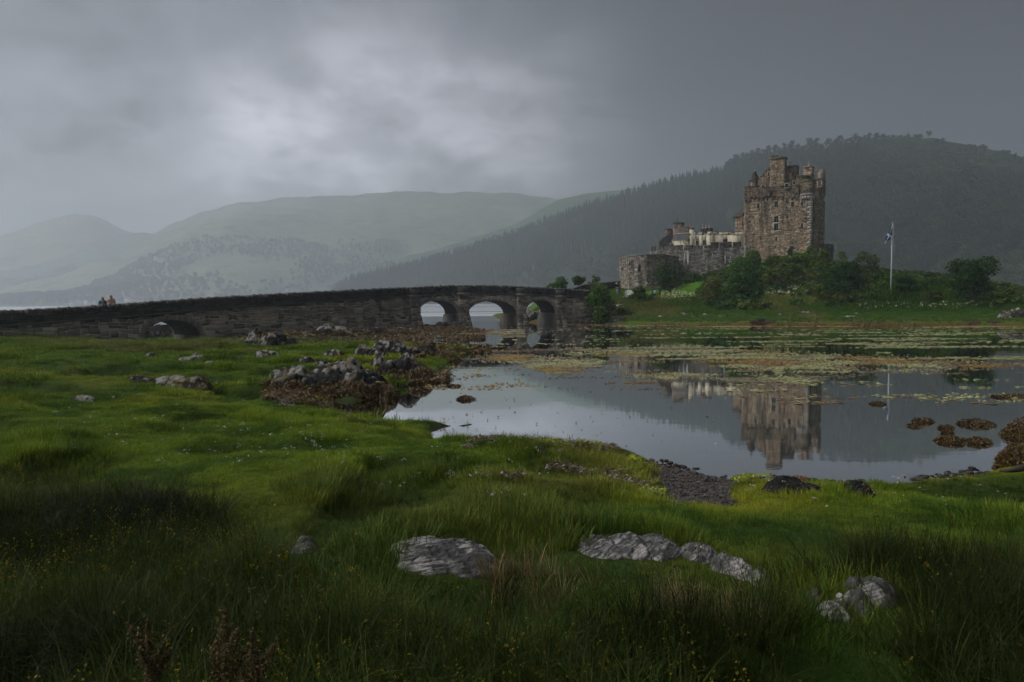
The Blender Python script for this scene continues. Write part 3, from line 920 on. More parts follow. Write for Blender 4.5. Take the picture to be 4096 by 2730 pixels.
mk('parapet_masonry', jb, M_BRIDGE_DARK, par)['kind'] = 'stuff'
mk('far_parapet', sweep(0, BLEN, [(BTH - 0.4, -PARH - .32), (BTH, -PARH - .32), (BTH, -0.02), (BTH - 0.4, -0.02)], (0.10, 0.095, 0.085)), M_BRIDGE_DARK, bridge)
mk('road_deck', sweep(0, BLEN, [(0.41, -PARH - 0.16), (BTH - 0.41, -PARH - 0.16), (BTH - 0.41, -PARH - 0.10), (0.41, -PARH - 0.10)], (0.2, 0.2, 0.2)), M_BRIDGE, bridge)
# --- rough coping stones set on edge along the parapet
COP = []
for q in range(10):
    bm = bmesh.new()
    bmesh.ops.create_icosphere(bm, subdivisions=2, radius=1.0)
    V = np.array([v_.co for v_ in bm.verts])
    V = np.sign(V) * np.abs(V) ** 0.7
    V = V * (1 + 0.16 * vnoise(V[:, 0] * 1.3 + q * 9, V[:, 1] * 1.3, V[:, 2] * 1.3, seed=q)[:, None])
    F = np.array([[v_.index for v_ in f_.verts] for f_ in bm.faces]); bm.free()
    bb = Buf(); bb.add(V, F, np.array([(0.085, 0.08, 0.072), (0.06, 0.057, 0.05), (0.11, 0.105, 0.095)][q % 3]))
    me = bb.mesh('coping_stone'); me.materials.append(M_BRIDGE_DARK); COP.append(me)
s = 1.2
while s < BLEN - 0.3:
    w = rng.uniform(0.17, 0.30) if s < 60 else rng.uniform(0.22, 0.34)
    x, y, z, tx, ty = br(s)
    P = bp(s, z - 0.07 + rng.uniform(-0.02, 0.03), 0.20 + rng.uniform(-.03, .03))
    M4 = Matrix.Translation(Vector(P)) @ Matrix.Rotation(math.atan2(ty, tx), 4, 'Z') @ Euler((rng.uniform(-.15, .15), rng.uniform(-.25, .25), rng.uniform(-.2, .2))).to_matrix().to_4x4() @ Matrix.Diagonal((w * 0.56, 0.26, rng.uniform(0.11, 0.20), 1))
    inst('coping_stone', COP[rng.integers(10)], M4, bridge)
    s += w
# ================================================================== CASTLE
TH = rad(34.5)
CU = np.array([math.cos(TH), -math.sin(TH), 0]); CW = np.array([math.sin(TH), math.cos(TH), 0])
CO = at(3115, 1000, 129.0).copy(); CO[2] = 0
def cw(u, w, z): return CO + CU * u + CW * w + np.array([0, 0, z])
def cpx(px, py, w=0.0):
    """(u, z) where the line of sight through a pixel meets the castle plane at depth w"""
    d = ray(px, py)
    P0 = CO + CW * w
    t_ = ((P0 - CAM) @ CW) / (d @ CW)
    P = CAM + d * t_
    return float((P - CO) @ CU), float(P[2])
def ux(px, py=900, w=0.0): return cpx(px, py, w)[0]
def zy(py, px=3100, w=0.0): return cpx(px, py, w)[1]
def crect(x0, y0, x1, y1, w=0.0):
    a, b_ = cpx(x0, (y0 + y1) / 2, w)[0], cpx(x1, (y0 + y1) / 2, w)[0]
    c, d = cpx((x0 + x1) / 2, y1, w)[1], cpx((x0 + x1) / 2, y0, w)[1]
    return a, b_, c, d
def cbox(buf, u0, u1, w0, w1, z0, z1, col):
    P = [cw(u0, w0, z0), cw(u1, w0, z0), cw(u1, w1, z0), cw(u0, w1, z0), cw(u0, w0, z1), cw(u1, w0, z1), cw(u1, w1, z1), cw(u0, w1, z1)]
    buf.add(P, BOXF, col)
def cpart(name, parent, mat, rects, col):
    """rects in (u0,u1,w0,w1,z0,z1)"""
    bb = Buf()
    for r_ in rects: cbox(bb, *r_, col)
    return mk(name, bb, mat, parent)
def cprism(buf, pts, w0, w1, col):
    n = len(pts)
    V = [cw(u, w0, z) for u, z in pts] + [cw(u, w1, z) for u, z in pts]
    b0 = buf.n
    F = [(i, (i + 1) % n, n + (i + 1) % n, n + i) for i in range(n)]
    buf.add(V, F, col)
    c0, c1 = np.mean(V[:n], 0), np.mean(V[n:], 0)
    b1 = buf.n
    buf.add([c0, c1], np.zeros((0, 3), int), col)
    buf.more([(b1, b0 + (i + 1) % n, b0 + i) for i in range(n)] + [(b1 + 1, b0 + n + i, b0 + n + (i + 1) % n) for i in range(n)], 0)
def mat_slate():
    t = NT('slate_roof'); p = t.pos()
    c = t.mix(1.0, t.attr('Col'), t.mix(t.noise(p, 3, 5), (0.6, 0.6, 0.6), (1.2, 1.2, 1.2)), 'MULTIPLY')
    c = t.mix(t.rng(t.noise(p, 2.1, 5, 0.7), 0.62, 0.68, 0, 0.8), c, (0.4, 0.4, 0.36))
    return t.pbr(c, 0.8, t.bump(t.noise(p, 12, 4), 0.4, 0.03), 0.3)
M_SLATE = mat_slate()
t = NT('cream_harling'); p = t.pos()
c = t.mix(t.noise(p, 2.5, 5), (0.50, 0.44, 0.31), (0.62, 0.56, 0.42))
st = t.noise(t.scale(p, (1.5, 1.5, 0.18)), 1.3, 5, 0.65)
c = t.mix(t.rng(st, 0.50, 0.64, 0, 0.85), c, (0.13, 0.115, 0.085))
M_HARL = t.pbr(c, 0.9, t.bump(t.noise(p, 18, 4), 0.3, 0.02), 0.2)
t = NT('window_glass')
M_GLASS = t.pbr((0.012, 0.013, 0.016), 0.12, None, 0.6)
M_WINFRAME = mat_simple('window_frame_paint', (0.10, 0.095, 0.09), 0.6)
M_DRESS = mat_stone('dressed_stone', lichen=0.2, moss=0.05, dark=0.4)
M_CLAY = mat_simple('clay_pot', (0.36, 0.22, 0.14), 0.8)
M_PALECLAY = mat_simple('pale_pot', (0.50, 0.38, 0.30), 0.8)
M_IRON = mat_simple('black_iron', (0.02, 0.02, 0.02), 0.6)
M_LEAD = mat_simple('lead', (0.30, 0.31, 0.33), 0.6)
M_KEEP_STREAK = mat_stone('keep_stone_streaked', streak=(zy(840), zy(775), 0.60), lichen=0.2, moss=0.1, dark=0.75, sc=0.6, tone=(1.18, 1.08, 0.99))
M_CURT_STREAK = mat_stone('curtain_stone_streaked', streak=(zy(1045, 2890, -5), zy(975, 2890, -5), 0.56), lichen=0.3, moss=0.35, dark=0.75, sc=0.6)
DKS = (0.12, 0.10, 0.08)
def window(parent, r_, w, nx=2, ny=3, sur=0.16, depth=0.22, surcol=(0.30, 0.26, 0.20)):
    """an opening's pane, glazing bars and dressed surround; r_ = (u0,u1,z0,z1)"""
    u0, u1, z0, z1 = r_
    bb = Buf(); cbox(bb, u0, u1, w + depth, w + depth + 0.03, z0, z1, (0, 0, 0))
    o = mk('window', bb, M_GLASS, parent)
    fb = Buf(); k = 0.035
    for i in range(nx + 1):
        uc = u0 + (u1 - u0) * i / nx
        cbox(fb, max(u0, uc - k), min(u1, uc + k), w + depth - 0.04, w + depth - 0.003, z0, z1, (0, 0, 0))
    for i in range(ny + 1):
        zc = z0 + (z1 - z0) * i / ny
        cbox(fb, u0, u1, w + depth - 0.05, w + depth - 0.006, max(z0, zc - k), min(z1, zc + k), (0, 0, 0))
    mk('frame', fb, M_WINFRAME, o)
    if sur:
        sb = Buf()
        for (a0, a1, b0, b1) in ((u0 - sur, u0, z0 - .02, z1 + .02), (u1, u1 + sur, z0 - .02, z1 + .02)):
            cbox(sb, a0, a1, w - 0.045, w + 0.3, b0, b1, surcol)
        mk('jamb', sb, M_DRESS, o)
        sb = Buf(); cbox(sb, u0 - sur * 1.3, u1 + sur * 1.3, w - 0.05, w + 0.3, z1 + .02, z1 + sur * 1.3, surcol); mk('lintel', sb, M_DRESS, o)
        sb = Buf(); cbox(sb, u0 - sur * 1.3, u1 + sur * 1.3, w - 0.08, w + 0.3, z0 - sur, z0 - .02, surcol); mk('sill', sb, M_DRESS, o)
    return o
def slit(parent, r_, w):
    u0, u1, z0, z1 = r_
    bb = Buf(); cbox(bb, u0, u1, w + 0.2, w + 0.24, z0, z1, (0, 0, 0))
    return mk('arrow_slit', bb, M_GLASS, parent)
def pot(parent, px, y0, y1, wpx, w, mat):
    u0, u1, z0, z1 = crect(px - wpx / 2, y0, px + wpx / 2, y1, w)
    uc, r0 = (u0 + u1) / 2, (u1 - u0) / 2
    bb = Buf()
    tube(bb, [cw(uc, w, z0 - 0.1), cw(uc, w, z0 + 0.12), cw(uc, w, z0 + 0.15), cw(uc, w, z1 - 0.12), cw(uc, w, z1 - 0.1), cw(uc, w, z1)], [r0 * 1.15, r0 * 1.1, r0 * .9, r0 * .85, r0 * 1.1, r0 * 1.1], 10)
    return mk('chimney_pot', bb, mat, parent)
def slates(parent, quad, mat, rows, cols, col=(0.085, 0.08, 0.075), name='slate_course'):
    """quad: 4 world corners (eave left, eave right, ridge right, ridge left); overlapping slates joined in one part"""
    A, B, C_, D = [np.array(q, float) for q in quad]
    nrm = np.cross(B - A, D - A); nrm /= np.linalg.norm(nrm)
    if nrm[2] < 0: nrm = -nrm
    bb = Buf(); r = np.random.default_rng(int(abs(A[0] * 100)) % 999)
    bb.add([A, B, C_, D], [(0, 1, 2, 3)], np.array(col) * 0.6)
    for i in range(rows):
        v0, v1 = i / rows, (i + 1.25) / rows
        v1 = min(v1, 1.0)
        for j in range(cols + (i % 2)):
            u0 = np.clip((j - 0.5 * (i % 2)) / cols + 0.004, 0, 1); u1 = np.clip((j + 1 - 0.5 * (i % 2)) / cols - 0.004, 0, 1)
            if u1 - u0 < 0.01: continue
            P = lambda u, v_: (A + (B - A) * u) * (1 - v_) + (D + (C_ - D) * u) * v_
            k = 0.05 + r.uniform(0, .025)
            q = [P(u0, v0) + nrm * k, P(u1, v0) + nrm * k, P(u1, v1) + nrm * .012, P(u0, v1) + nrm * .012, P(u0, v0), P(u1, v0)]
            c = np.array(col) * r.uniform(0.6, 1.5)
            bb.add(q, [(0, 1, 2, 3), (4, 5, 1, 0)], c)
    o = mk(name, bb, mat, parent); o['kind'] = 'stuff'
    return o

# ------------------------------------------------------------------ the keep
KL, KR = ux(2976), ux(3246)
ZB = zy(1110); ZP = zy(790)
keep = thing('castle_keep', cw((KL + KR) / 2, 6, ZB), 'tall brown rubble stone tower keep with big chimney above the trees', 'tower')
KD = 12.5
z1 = lambda X, Y: (2900 + X * 0.2424, 560 + Y * 0.2424)      # picture crop coordinates used for the measurements
def zr(X0, Y0, X1, Y1, w=0.0):
    a, b_ = z1(X0, Y0), z1(X1, Y1)
    return crect(a[0], a[1], b_[0], b_[1], w)
wins = [zr(818, 1018, 876, 1106), zr(1093, 1024, 1146, 1106), zr(1257, 1024, 1292, 1086), zr(530, 1048, 567, 1130), zr(813, 1264, 881, 1362), zr(813, 1394, 881, 1500), zr(1254, 1380, 1290, 1478)]
slits = [zr(568, 1285, 582, 1352), zr(1026, 1268, 1040, 1308)]
z3 = lambda X, Y: (2850 + X * 0.2551, 750 + Y * 0.2551)
for (X0, Y0, X1, Y1) in ((750, 768, 766, 836), (997, 783, 1013, 846), (980, 920, 1000, 945)):
    a, b_ = z3(X0, Y0), z3(X1, Y1); slits.append(crect(a[0], a[1], b_[0], b_[1]))
holes = wins + slits
wins2 = []
core = Buf()
cbox(core, KL + 0.3, KR - 0.3, 0.33, KD, ZB - 4, zy(762), DKS)
mk('wall_core', core, M_KEEP, keep)
fr_st, sd_st, mort = [], [], Buf()
mpk = lambda a, z, d: cw(a, d, z)
facing(mpk, KL, KR, ZB - 3.5, ZP, holes, PAL_KEEP, rng, ch=(0.14, 0.34), sw=(0.22, 0.65), depth=0.36, prot=0.06, gap=0.012, stones=fr_st, mortar=mort, mcol=(0.25, 0.215, 0.17))
mps = lambda a, z, d: cw(KR - d, a, z)
facing(mps, 0.0, KD, ZB - 3.5, ZP, [], PAL_KEEP, rng, ch=(0.16, 0.36), sw=(0.3, 0.9), depth=0.36, prot=0.06, gap=0.012, stones=sd_st, mortar=mort, mcol=(0.25, 0.215, 0.17))
mpl = lambda a, z, d: cw(KL + d, a, z)
facing(mpl, 0.0, KD, ZB - 3.5, ZP, [], PAL_KEEP, rng, ch=(0.2, 0.4), sw=(0.4, 0.9), depth=0.36, prot=0.06, gap=0.012, stones=sd_st, mortar=mort, mcol=(0.25, 0.215, 0.17))
facing(lambda a, z, d: cw(a, KD - d, z), KL, KR, ZB - 3.5, ZP, [], PAL_KEEP, rng, ch=(0.3, 0.5), sw=(0.6, 1.1), depth=0.36, prot=0.06, gap=0.012, stones=sd_st, mortar=mort, mcol=(0.25, 0.215, 0.17))
mo = mk('mortar_bed', mort, M_KEEP_STREAK, keep); mo['kind'] = 'stuff'
zvis = zy(1030)
stones_to(keep, fr_st, M_KEEP_STREAK, 300, 'stone', lambda s_: s_[2] if s_[0][:, 2].min() > zvis else -1)
jb = Buf()
for P_, c_, _a in sd_st: jb.add(P_, STF, c_)
mk('side_masonry', jb, M_KEEP, keep)['kind'] = 'stuff'
# corner stones
for i in range(34):
    zz = ZB - 1 + i * 0.46
    if zz > ZP - 0.4: break
    L_ = 0.75 if i % 2 else 0.42
    bb = Buf(); cbox(bb, KR - L_, KR + 0.075, -0.075, 0.75 if i % 2 == 0 else 0.42, zz + 0.01, zz + 0.45, np.array((0.27, 0.25, 0.21)) * rng.uniform(.75, 1.2)); mk('quoin', bb, M_DRESS, keep)
for i, r_ in enumerate(wins):
    window(keep, r_, 0.0, 3 if i in (0, 1) else 2, 4 if i in (0, 1) else 3, 0.12 if i not in (4, 5) else 0.28)
for r_ in slits: slit(keep, r_, 0.0)
# parapet: separate lengths of different height, corbelled out a little
def wall_run(name, parent, X0, X1, Y0, Y1, w, pal, thick=0.5, mat=None, hl=(), zfun=zr, kids=True):
    u0, u1, z0, z1_ = zfun(X0, Y0, X1, Y1, w)
    m_ = mat or M_KEEP
    bb = Buf(); cbox(bb, u0, u1, w + 0.06, w + thick, z0, z1_, np.mean(pal, 0) * 0.9)
    o = mk(name, bb, m_, parent)
    st_ = []
    facing(lambda a, z, d: cw(a, w + d, z), u0, u1, z0, z1_, list(hl), pal, rng, ch=(0.14, 0.28), sw=(0.22, 0.6), depth=0.1, prot=0.05, gap=0.012, stones=st_)
    facing(lambda a, z, d: cw(u1 - d, w + a, z), 0, thick, z0, z1_, [], pal, rng, ch=(0.16, 0.3), sw=(0.3, 0.7), depth=0.1, prot=0.04, gap=0.012, stones=st_)
    facing(lambda a, z, d: cw(u0 + d, w + a, z), 0, thick, z0, z1_, [], pal, rng, ch=(0.16, 0.3), sw=(0.3, 0.7), depth=0.1, prot=0.04, gap=0.012, stones=st_)
    jb = Buf()
    for P_, c_, _a in st_: jb.add(P_, STF, c_)
    mk('masonry', jb, m_, o)['kind'] = 'stuff'
    cb = Buf(); cbox(cb, u0 - 0.08, u1 + 0.08, w - 0.1, w + thick + 0.08, z1_, z1_ + 0.14, (0.10, 0.095, 0.085)); mk('coping', cb, M_DRESS, o)
    return o
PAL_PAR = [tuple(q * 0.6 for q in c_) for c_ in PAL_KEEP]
for (X0, X1, Yt) in ((416, 545, 768), (548, 668, 792), (672, 738, 800), (742, 980, 778), (984, 1092, 800), (1096, 1216, 762)):
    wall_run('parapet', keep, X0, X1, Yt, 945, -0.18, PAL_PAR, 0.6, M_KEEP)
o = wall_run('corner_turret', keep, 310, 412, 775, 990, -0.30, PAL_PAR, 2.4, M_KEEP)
for X in (345, 405, 480, 560, 620, 700, 790, 870, 950, 1030, 1110, 1180):      # corbels that carry the parapet
    u0, u1, z0, z1_ = zr(X - 14, 945 if X > 412 else 990, X + 14, 985 if X > 412 else 1030, 0)
    bb = Buf(); cbox(bb, u0, u1, -0.22, 0.1, z0, z1_, (0.09, 0.08, 0.07)); cbox(bb, u0, u1, -0.12, 0.1, z0 - 0.15, z0, (0.09, 0.08, 0.07)); mk('corbel', bb, M_KEEP, keep)
wall_run('box_machicolation', keep, 655, 742, 842, 930, -0.55, PAL_PAR, 0.6, M_KEEP)
# cap house: crow-stepped gable behind the parapet
WG = 2.0
steps = [(548, 660), (580, 606), (606, 578), (632, 550), (658, 520), (690, 492), (720, 466)]
for i, (X, Y) in enumerate(steps):
    X2 = steps[i + 1][0] if i + 1 < len(steps) else 765
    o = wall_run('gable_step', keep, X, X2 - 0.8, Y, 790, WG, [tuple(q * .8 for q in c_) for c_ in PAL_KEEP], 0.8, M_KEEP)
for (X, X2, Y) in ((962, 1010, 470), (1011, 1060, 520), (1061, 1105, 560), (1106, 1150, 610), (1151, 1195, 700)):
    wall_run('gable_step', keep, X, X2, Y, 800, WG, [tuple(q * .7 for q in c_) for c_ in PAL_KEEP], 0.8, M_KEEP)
# roof of the cap house running back from the gable
uA, zA = cpx(*z1(600, 640), WG + .8); uB, zB_ = cpx(*z1(860, 430), WG + .8); uC, zC = cpx(*z1(1150, 680), WG + .8)
slates(keep, [cw(uA, WG + .8, zA), cw(uA, KD - 1.5, zA), cw(uB, KD - 1.5, zB_), cw(uB, WG + .8, zB_)], M_SLATE, 14, 18)
slates(keep, [cw(uC, KD - 1.5, zC), cw(uC, WG + .8, zC), cw(uB, WG + .8, zB_), cw(uB, KD - 1.5, zB_)], M_SLATE, 14, 18)
ch = wall_run('chimney_stack', keep, 748, 980, 305, 790, 0.9, PAL_KEEP, 1.9, M_KEEP)
u0, u1, z0, z1_ = zr(738, 285, 990, 305, 0.8)
bb = Buf(); cbox(bb, u0, u1, 0.72, 2.95, z0 - .1, z1_, (0.12, 0.105, 0.085)); mk('cornice', bb, M_DRESS, ch)
for i in range(7):
    Xa = 752 + i * 33
    u0, u1, z0, z1_ = zr(Xa, 252 if i % 2 else 262, Xa + 26, 287, 0.8)
    bb = Buf(); cbox(bb, u0, u1, 0.8, 2.8, z0, z1_, (0.10, 0.09, 0.07)); mk('chimney_merlon', bb, M_KEEP, ch)
ch2 = wall_run('chimney_stack', keep, 1080, 1176, 432, 760, 3.4, PAL_PAR, 2.2, M_KEEP)
wall_run('chimney_stack', keep, 985, 1079, 440, 760, 3.6, PAL_PAR, 1.8, M_KEEP)
pot(keep, z1(1038, 0)[0], z1(0, 398)[1], z1(0, 436)[1], 5.5, 4.2, M_PALECLAY)
for (X0, Y0, X1, Y1, w) in ((998, 732, 1056, 792, -0.20), (972, 538, 992, 592, WG - .02), (716, 540, 742, 602, WG - .02), (610, 758, 666, 786, WG - .02), (1128, 690, 1168, 736, WG - .02)):
    r_ = zr(X0, Y0, X1, Y1, w); window(keep, r_, w - 0.30, 2, 2, 0.12)
# round stair turret with conical roof on the left
WC = 3.4
u0, u1, z0, z1_ = zr(426, 680, 552, 800, WC); uc = (u0 + u1) / 2; rr = (u1 - u0) / 2
bb = Buf(); tube(bb, [cw(uc, WC, z0 - 1), cw(uc, WC, z1_), cw(uc, WC, z1_ + .02)], [rr, rr, rr * 1.08], 20, (0.24, 0.21, 0.16)); ct = mk('cap_turret', bb, M_KEEP, keep)
stt = []
facing(lambda a, z, d: cw(uc + (rr - d) * math.sin(a / rr), WC - (rr - d) * math.cos(a / rr), z), -math.pi * rr * .6, math.pi * rr * .6, z0 - 1, z1_ - .05, [], PAL_KEEP, rng, ch=(.16, .26), sw=(.2, .45), depth=.06, prot=.04, stones=stt)
jb = Buf()
for P_, c_, _a in stt: jb.add(P_, STF, c_)
mk('masonry', jb, M_KEEP, ct)['kind'] = 'stuff'
def cone_roof(parent, uc, w, z0, zt, r0, rows=12, cols=22, top=0.06):
    bb = Buf(); r = np.random.default_rng(3)
    tube(bb, [cw(uc, w, z0), cw(uc, w, zt)], [r0 * 0.97, r0 * top], cols, (0.05, 0.045, 0.04))
    for i in range(rows):
        for j in range(cols):
            a0, a1 = (j + .5 * (i % 2)) / cols * 2 * math.pi, (j + .96 + .5 * (i % 2)) / cols * 2 * math.pi
            f0, f1 = i / rows, min(1, (i + 1.2) / rows)
            q = []
            bell = lambda f: r0 * (1 - f) ** 0.9 * (1 - top) + r0 * top
            for f, a, k in ((f0, a0, .05), (f0, a1, .05), (f1, a1, .012), (f1, a0, .012), (f0, a0, 0), (f0, a1, 0)):
                R2 = bell(f) + k
                q.append(cw(uc + R2 * math.sin(a), w - R2 * math.cos(a), z0 + (zt - z0) * f))
            bb.add(q, [(0, 1, 2, 3), (4, 5, 1, 0)], np.array((0.105, 0.088, 0.072)) * r.uniform(.6, 1.4))
    o = mk('conical_roof', bb, M_SLATE, parent); o['kind'] = 'stuff'
    return o
u0, u1, z0, z1_ = zr(410, 515, 582, 682, WC)
cr = cone_roof(keep, uc, WC, z0, z1_, (u1 - u0) / 2)
bb = Buf(); zt = z1_
tube(bb, [cw(uc, WC, zt - .1), cw(uc, WC, zt + .22), cw(uc, WC, zt + .24), cw(uc, WC, zt + .55), cw(uc, WC, zt + .6), cw(uc, WC, zt + .75), cw(uc, WC, zt + .85)], [.22, .12, .05, .04, .12, .12, .02], 10); mk('finial', bb, M_LEAD, cr)
# corbelled round turret on the right corner
u0, u1, z0, z1_ = zr(1222, 690, 1470, 905, 0.2); uc = (u0 + u1) / 2 + 0.05; rr = (u1 - u0) / 2; WT = rr * 0.62
bb = Buf()
tube(bb, [cw(uc, WT, z0 - 1.35), cw(uc, WT, z0 - .95), cw(uc, WT, z0 - .9), cw(uc, WT, z0 - .5), cw(uc, WT, z0 - .45), cw(uc, WT, z0 - .1), cw(uc, WT, z0 - .02), cw(uc, WT, z1_)], [rr * .5, rr * .6, rr * .78, rr * .8, rr * .92, rr * .94, rr * 1.0, rr * 1.0], 26, (0.12, 0.105, 0.085))
bt = mk('corner_bartizan', bb, M_KEEP, keep)
stt = []
facing(lambda a, z, d: cw(uc + (rr - d) * math.sin(a / rr), WT - (rr - d) * math.cos(a / rr), z), -math.pi * rr * .62, math.pi * rr * .8, z0, z1_ - .05, [], PAL_PAR, rng, ch=(.16, .3), sw=(.25, .55), depth=.06, prot=.05, stones=stt)
jb = Buf()
for P_, c_, _a in stt: jb.add(P_, STF, c_)
mk('masonry', jb, M_KEEP, bt)['kind'] = 'stuff'
bb = Buf(); tube(bb, [cw(uc, WT, z0 - .12), cw(uc, WT, z0 - .1), cw(uc, WT, z0 + .08), cw(uc, WT, z0 + .1)], [rr * .98, rr * 1.06, rr * 1.06, rr * .98], 26, (0.34, 0.33, 0.29)); mk('corbel_ring', bb, M_DRESS, bt)
for k in range(7):
    a = -0.9 + k * 0.42
    P = cw(uc + rr * .86 * math.sin(a), WT - rr * .86 * math.cos(a), z0 - .55); bb = Buf(); wbox(bb, P, (.34, .34, .55), -TH + a, (0.36, 0.34, 0.30)); mk('corbel', bb, M_DRESS, bt)
zt = zr(1222, 600, 1470, 690, 0.2)[3]
bb = Buf(); tube(bb, [cw(uc, WT, z1_), cw(uc, WT, z1_ + .06), cw(uc + .1, WT + .6, zt - .35)], [rr * 1.1, rr * 1.08, rr * .55], 26, (0.12, 0.12, 0.07)); mk('stone_roof', bb, mat_stone('mossy_slab', lichen=.7, moss=.9, dark=.2), bt)
wall_run('parapet', keep, 1178, 1436, 592, 760, 1.4, PAL_PAR, .6, M_KEEP)
c3 = wall_run('chimney_stack', keep, 1294, 1438, 462, 640, 2.0, [(0.42, 0.30, 0.22), (0.30, 0.21, 0.16), (0.12, 0.09, 0.07), (0.5, 0.38, 0.3)], 1.5, M_KEEP)
u0, u1, z0, z1_ = zr(1284, 436, 1446, 462, 2.0); bb = Buf(); cbox(bb, u0, u1, 1.85, 3.65, z0, z1_, (0.2, 0.18, 0.13)); mk('cornice', bb, M_DRESS, c3)
pot(c3, z1(1382, 0)[0], z1(0, 386)[1], z1(0, 436)[1], 6.5, 2.7, M_PALECLAY)
# slated garret with a gable wall on the right flank
WA = 8.3
ua, za = cpx(*z1(1446, 664), WA); ub, _ = cpx(*z1(1600, 664), WA); uc2, zc2 = cpx(*z1(1450, 516), WA + 2.2); ud2, _ = cpx(*z1(1604, 512), WA + 2.2)
slates(keep, [cw(ua, WA, za), cw(ub, WA, za), cw(ud2, WA + 2.2, zc2), cw(uc2, WA + 2.2, zc2)], M_SLATE, 10, 12, (0.12, 0.11, 0.095))
slates(keep, [cw(ub, WA + 4.4, za), cw(ua, WA + 4.4, za), cw(uc2, WA + 2.2, zc2), cw(ud2, WA + 2.2, zc2)], M_SLATE, 10, 12, (0.12, 0.11, 0.095))
wall_run('garret_wall', keep, 1470, 1598, 668, 930, 8.8, [(0.34, 0.28, 0.2), (0.25, 0.2, 0.15), (0.14, 0.11, 0.09)], 3.0, M_KEEP)
r_ = zr(1538, 690, 1592, 772, 8.78); window(keep, r_, 8.52, 1, 2, 0.14, surcol=(.5, .42, .3))
uG = KR + 0.05
for k, (w0_, w1_, ztop) in enumerate(((8.6, 9.5, 560), (9.52, 10.2, 528), (10.22, 11.4, 486), (11.42, 12.4, 528))):
    bb = Buf(); zz = zr(1590, ztop, 1640, 900, 10.5); cbox(bb, uG - .7, uG + .02, w0_, w1_, zz[2], zz[3], (0.16, 0.14, 0.11)); mk('gable_step', bb, M_KEEP, keep)
# rain pipe and timber on the flank
bb = Buf(); us = KR + .10
tube(bb, [cw(us, 1.2, zy(830)), cw(us, 1.2, zy(790)), cw(us + .1, 1.8, zy(770))], .07, 6); tube(bb, [cw(us, 1.2, ZB - 2), cw(us, 1.2, zy(830))], .06, 6); mk('rain_pipe', bb, M_IRON, keep)
# lean-to stair wing on the left of the keep
WL = 3.0
sw_ = thing('stair_wing', cw(ux(2958, 1000, WL), WL + 2, zy(1060)), 'narrow stone wing with slate roof built against the left of the keep', 'building')
u0, u1, z0, z1_ = crect(2941, 868, 2977, 1010, WL)
bb = Buf(); cbox(bb, u0, u1 + .2, WL + .06, WL + 5, z0 - 4, z1_, np.mean(PAL_KEEP, 0)); wl = mk('wall', bb, M_KEEP, sw_)
stt = []; facing(lambda a, z, d: cw(a, WL + d, z), u0, u1, z0 - 2, z1_, [], PAL_KEEP, rng, ch=(.16, .3), sw=(.22, .55), depth=.1, prot=.05, stones=stt)
facing(lambda a, z, d: cw(u0 + d, WL + a, z), 0, 5, z0 - 2, z1_, [], PAL_KEEP, rng, ch=(.16, .3), sw=(.3, .6), depth=.1, prot=.05, stones=stt)
jb = Buf()
for P_, c_, _a in stt: jb.add(P_, STF, c_)
mk('masonry', jb, M_KEEP, wl)['kind'] = 'stuff'
ue, ze = cpx(2934, 869, WL - .2); ur, zr_ = cpx(2978, 832, WL + 2.5); ul, _ = cpx(2962, 832, WL + 2.5)
slates(sw_, [cw(ue, WL - .3, ze), cw(ur + .3, WL - .3, ze), cw(ur + .3, WL + 2.5, zr_), cw(ul, WL + 2.5, zr_)], M_SLATE, 9, 7, (0.10, 0.088, 0.075), 'roof_slates')
slates(sw_, [cw(ue, WL + 5.2, ze), cw(ue, WL - .3, ze), cw(ul, WL + 2.5, zr_), cw(ul, WL + 2.5, zr_)], M_SLATE, 9, 9, (0.10, 0.088, 0.075), 'roof_slates')
slates(sw_, [cw(ur + .3, WL + 5.2, ze), cw(ue, WL + 5.2, ze), cw(ul, WL + 2.5, zr_), cw(ur + .3, WL + 2.5, zr_)], M_SLATE, 9, 7, (0.10, 0.088, 0.075), 'roof_slates')
window(sw_, crect(2970, 882, 2974, 903, WL), WL - .28, 1, 1, 0.08)

# ------------------------------------------------------------------ curtain wall
z2 = lambda X, Y: (2400 + X * 0.2551, 840 + Y * 0.2551)
def zr2(X0, Y0, X1, Y1, w=0.0):
    a, b_ = z2(X0, Y0), z2(X1, Y1); return crect(a[0], a[1], b_[0], b_[1], w)
WCU = -5.0
cur = thing('curtain_wall', cw(ux(2780, 1000, WCU), WCU, zy(1140, 2780, WCU)), 'dark weathered stone curtain wall with low battlements below the cream house', 'wall')
u0, u1, zb, ztop = zr2(792, 612, 2205, 1150, WCU)
zb -= 3
cc = Buf(); cbox(cc, u0, u1 + 1.5, WCU + .06, WCU + 1.4, zb, ztop, np.mean(PAL_WALL, 0)); cbox(cc, u0, u0 + 1.4, WCU + .08, WCU + 13, zb, ztop - .02, np.mean(PAL_WALL, 0)); mk('wall_core', cc, M_WALLST, cur)
cst = []
facing(lambda a, z, d: cw(a, WCU + d, z), u0, u1 + 1.5, zb + 1, ztop, [], PAL_WALL, rng, ch=(.16, .36), sw=(.25, .65), depth=.1, prot=.06, gap=.014, stones=cst)
facing(lambda a, z, d: cw(u0 + d, WCU + a, z), 0, 12, zb + 1, ztop, [], PAL_WALL, rng, ch=(.2, .4), sw=(.35, .8), depth=.1, prot=.06, gap=.014, stones=cst)
zv2 = zy(1080, 2800, WCU)
stones_to(cur, cst, M_CURT_STREAK, 250, 'stone', lambda s_: s_[2] if s_[0][:, 2].min() > zv2 else -1)
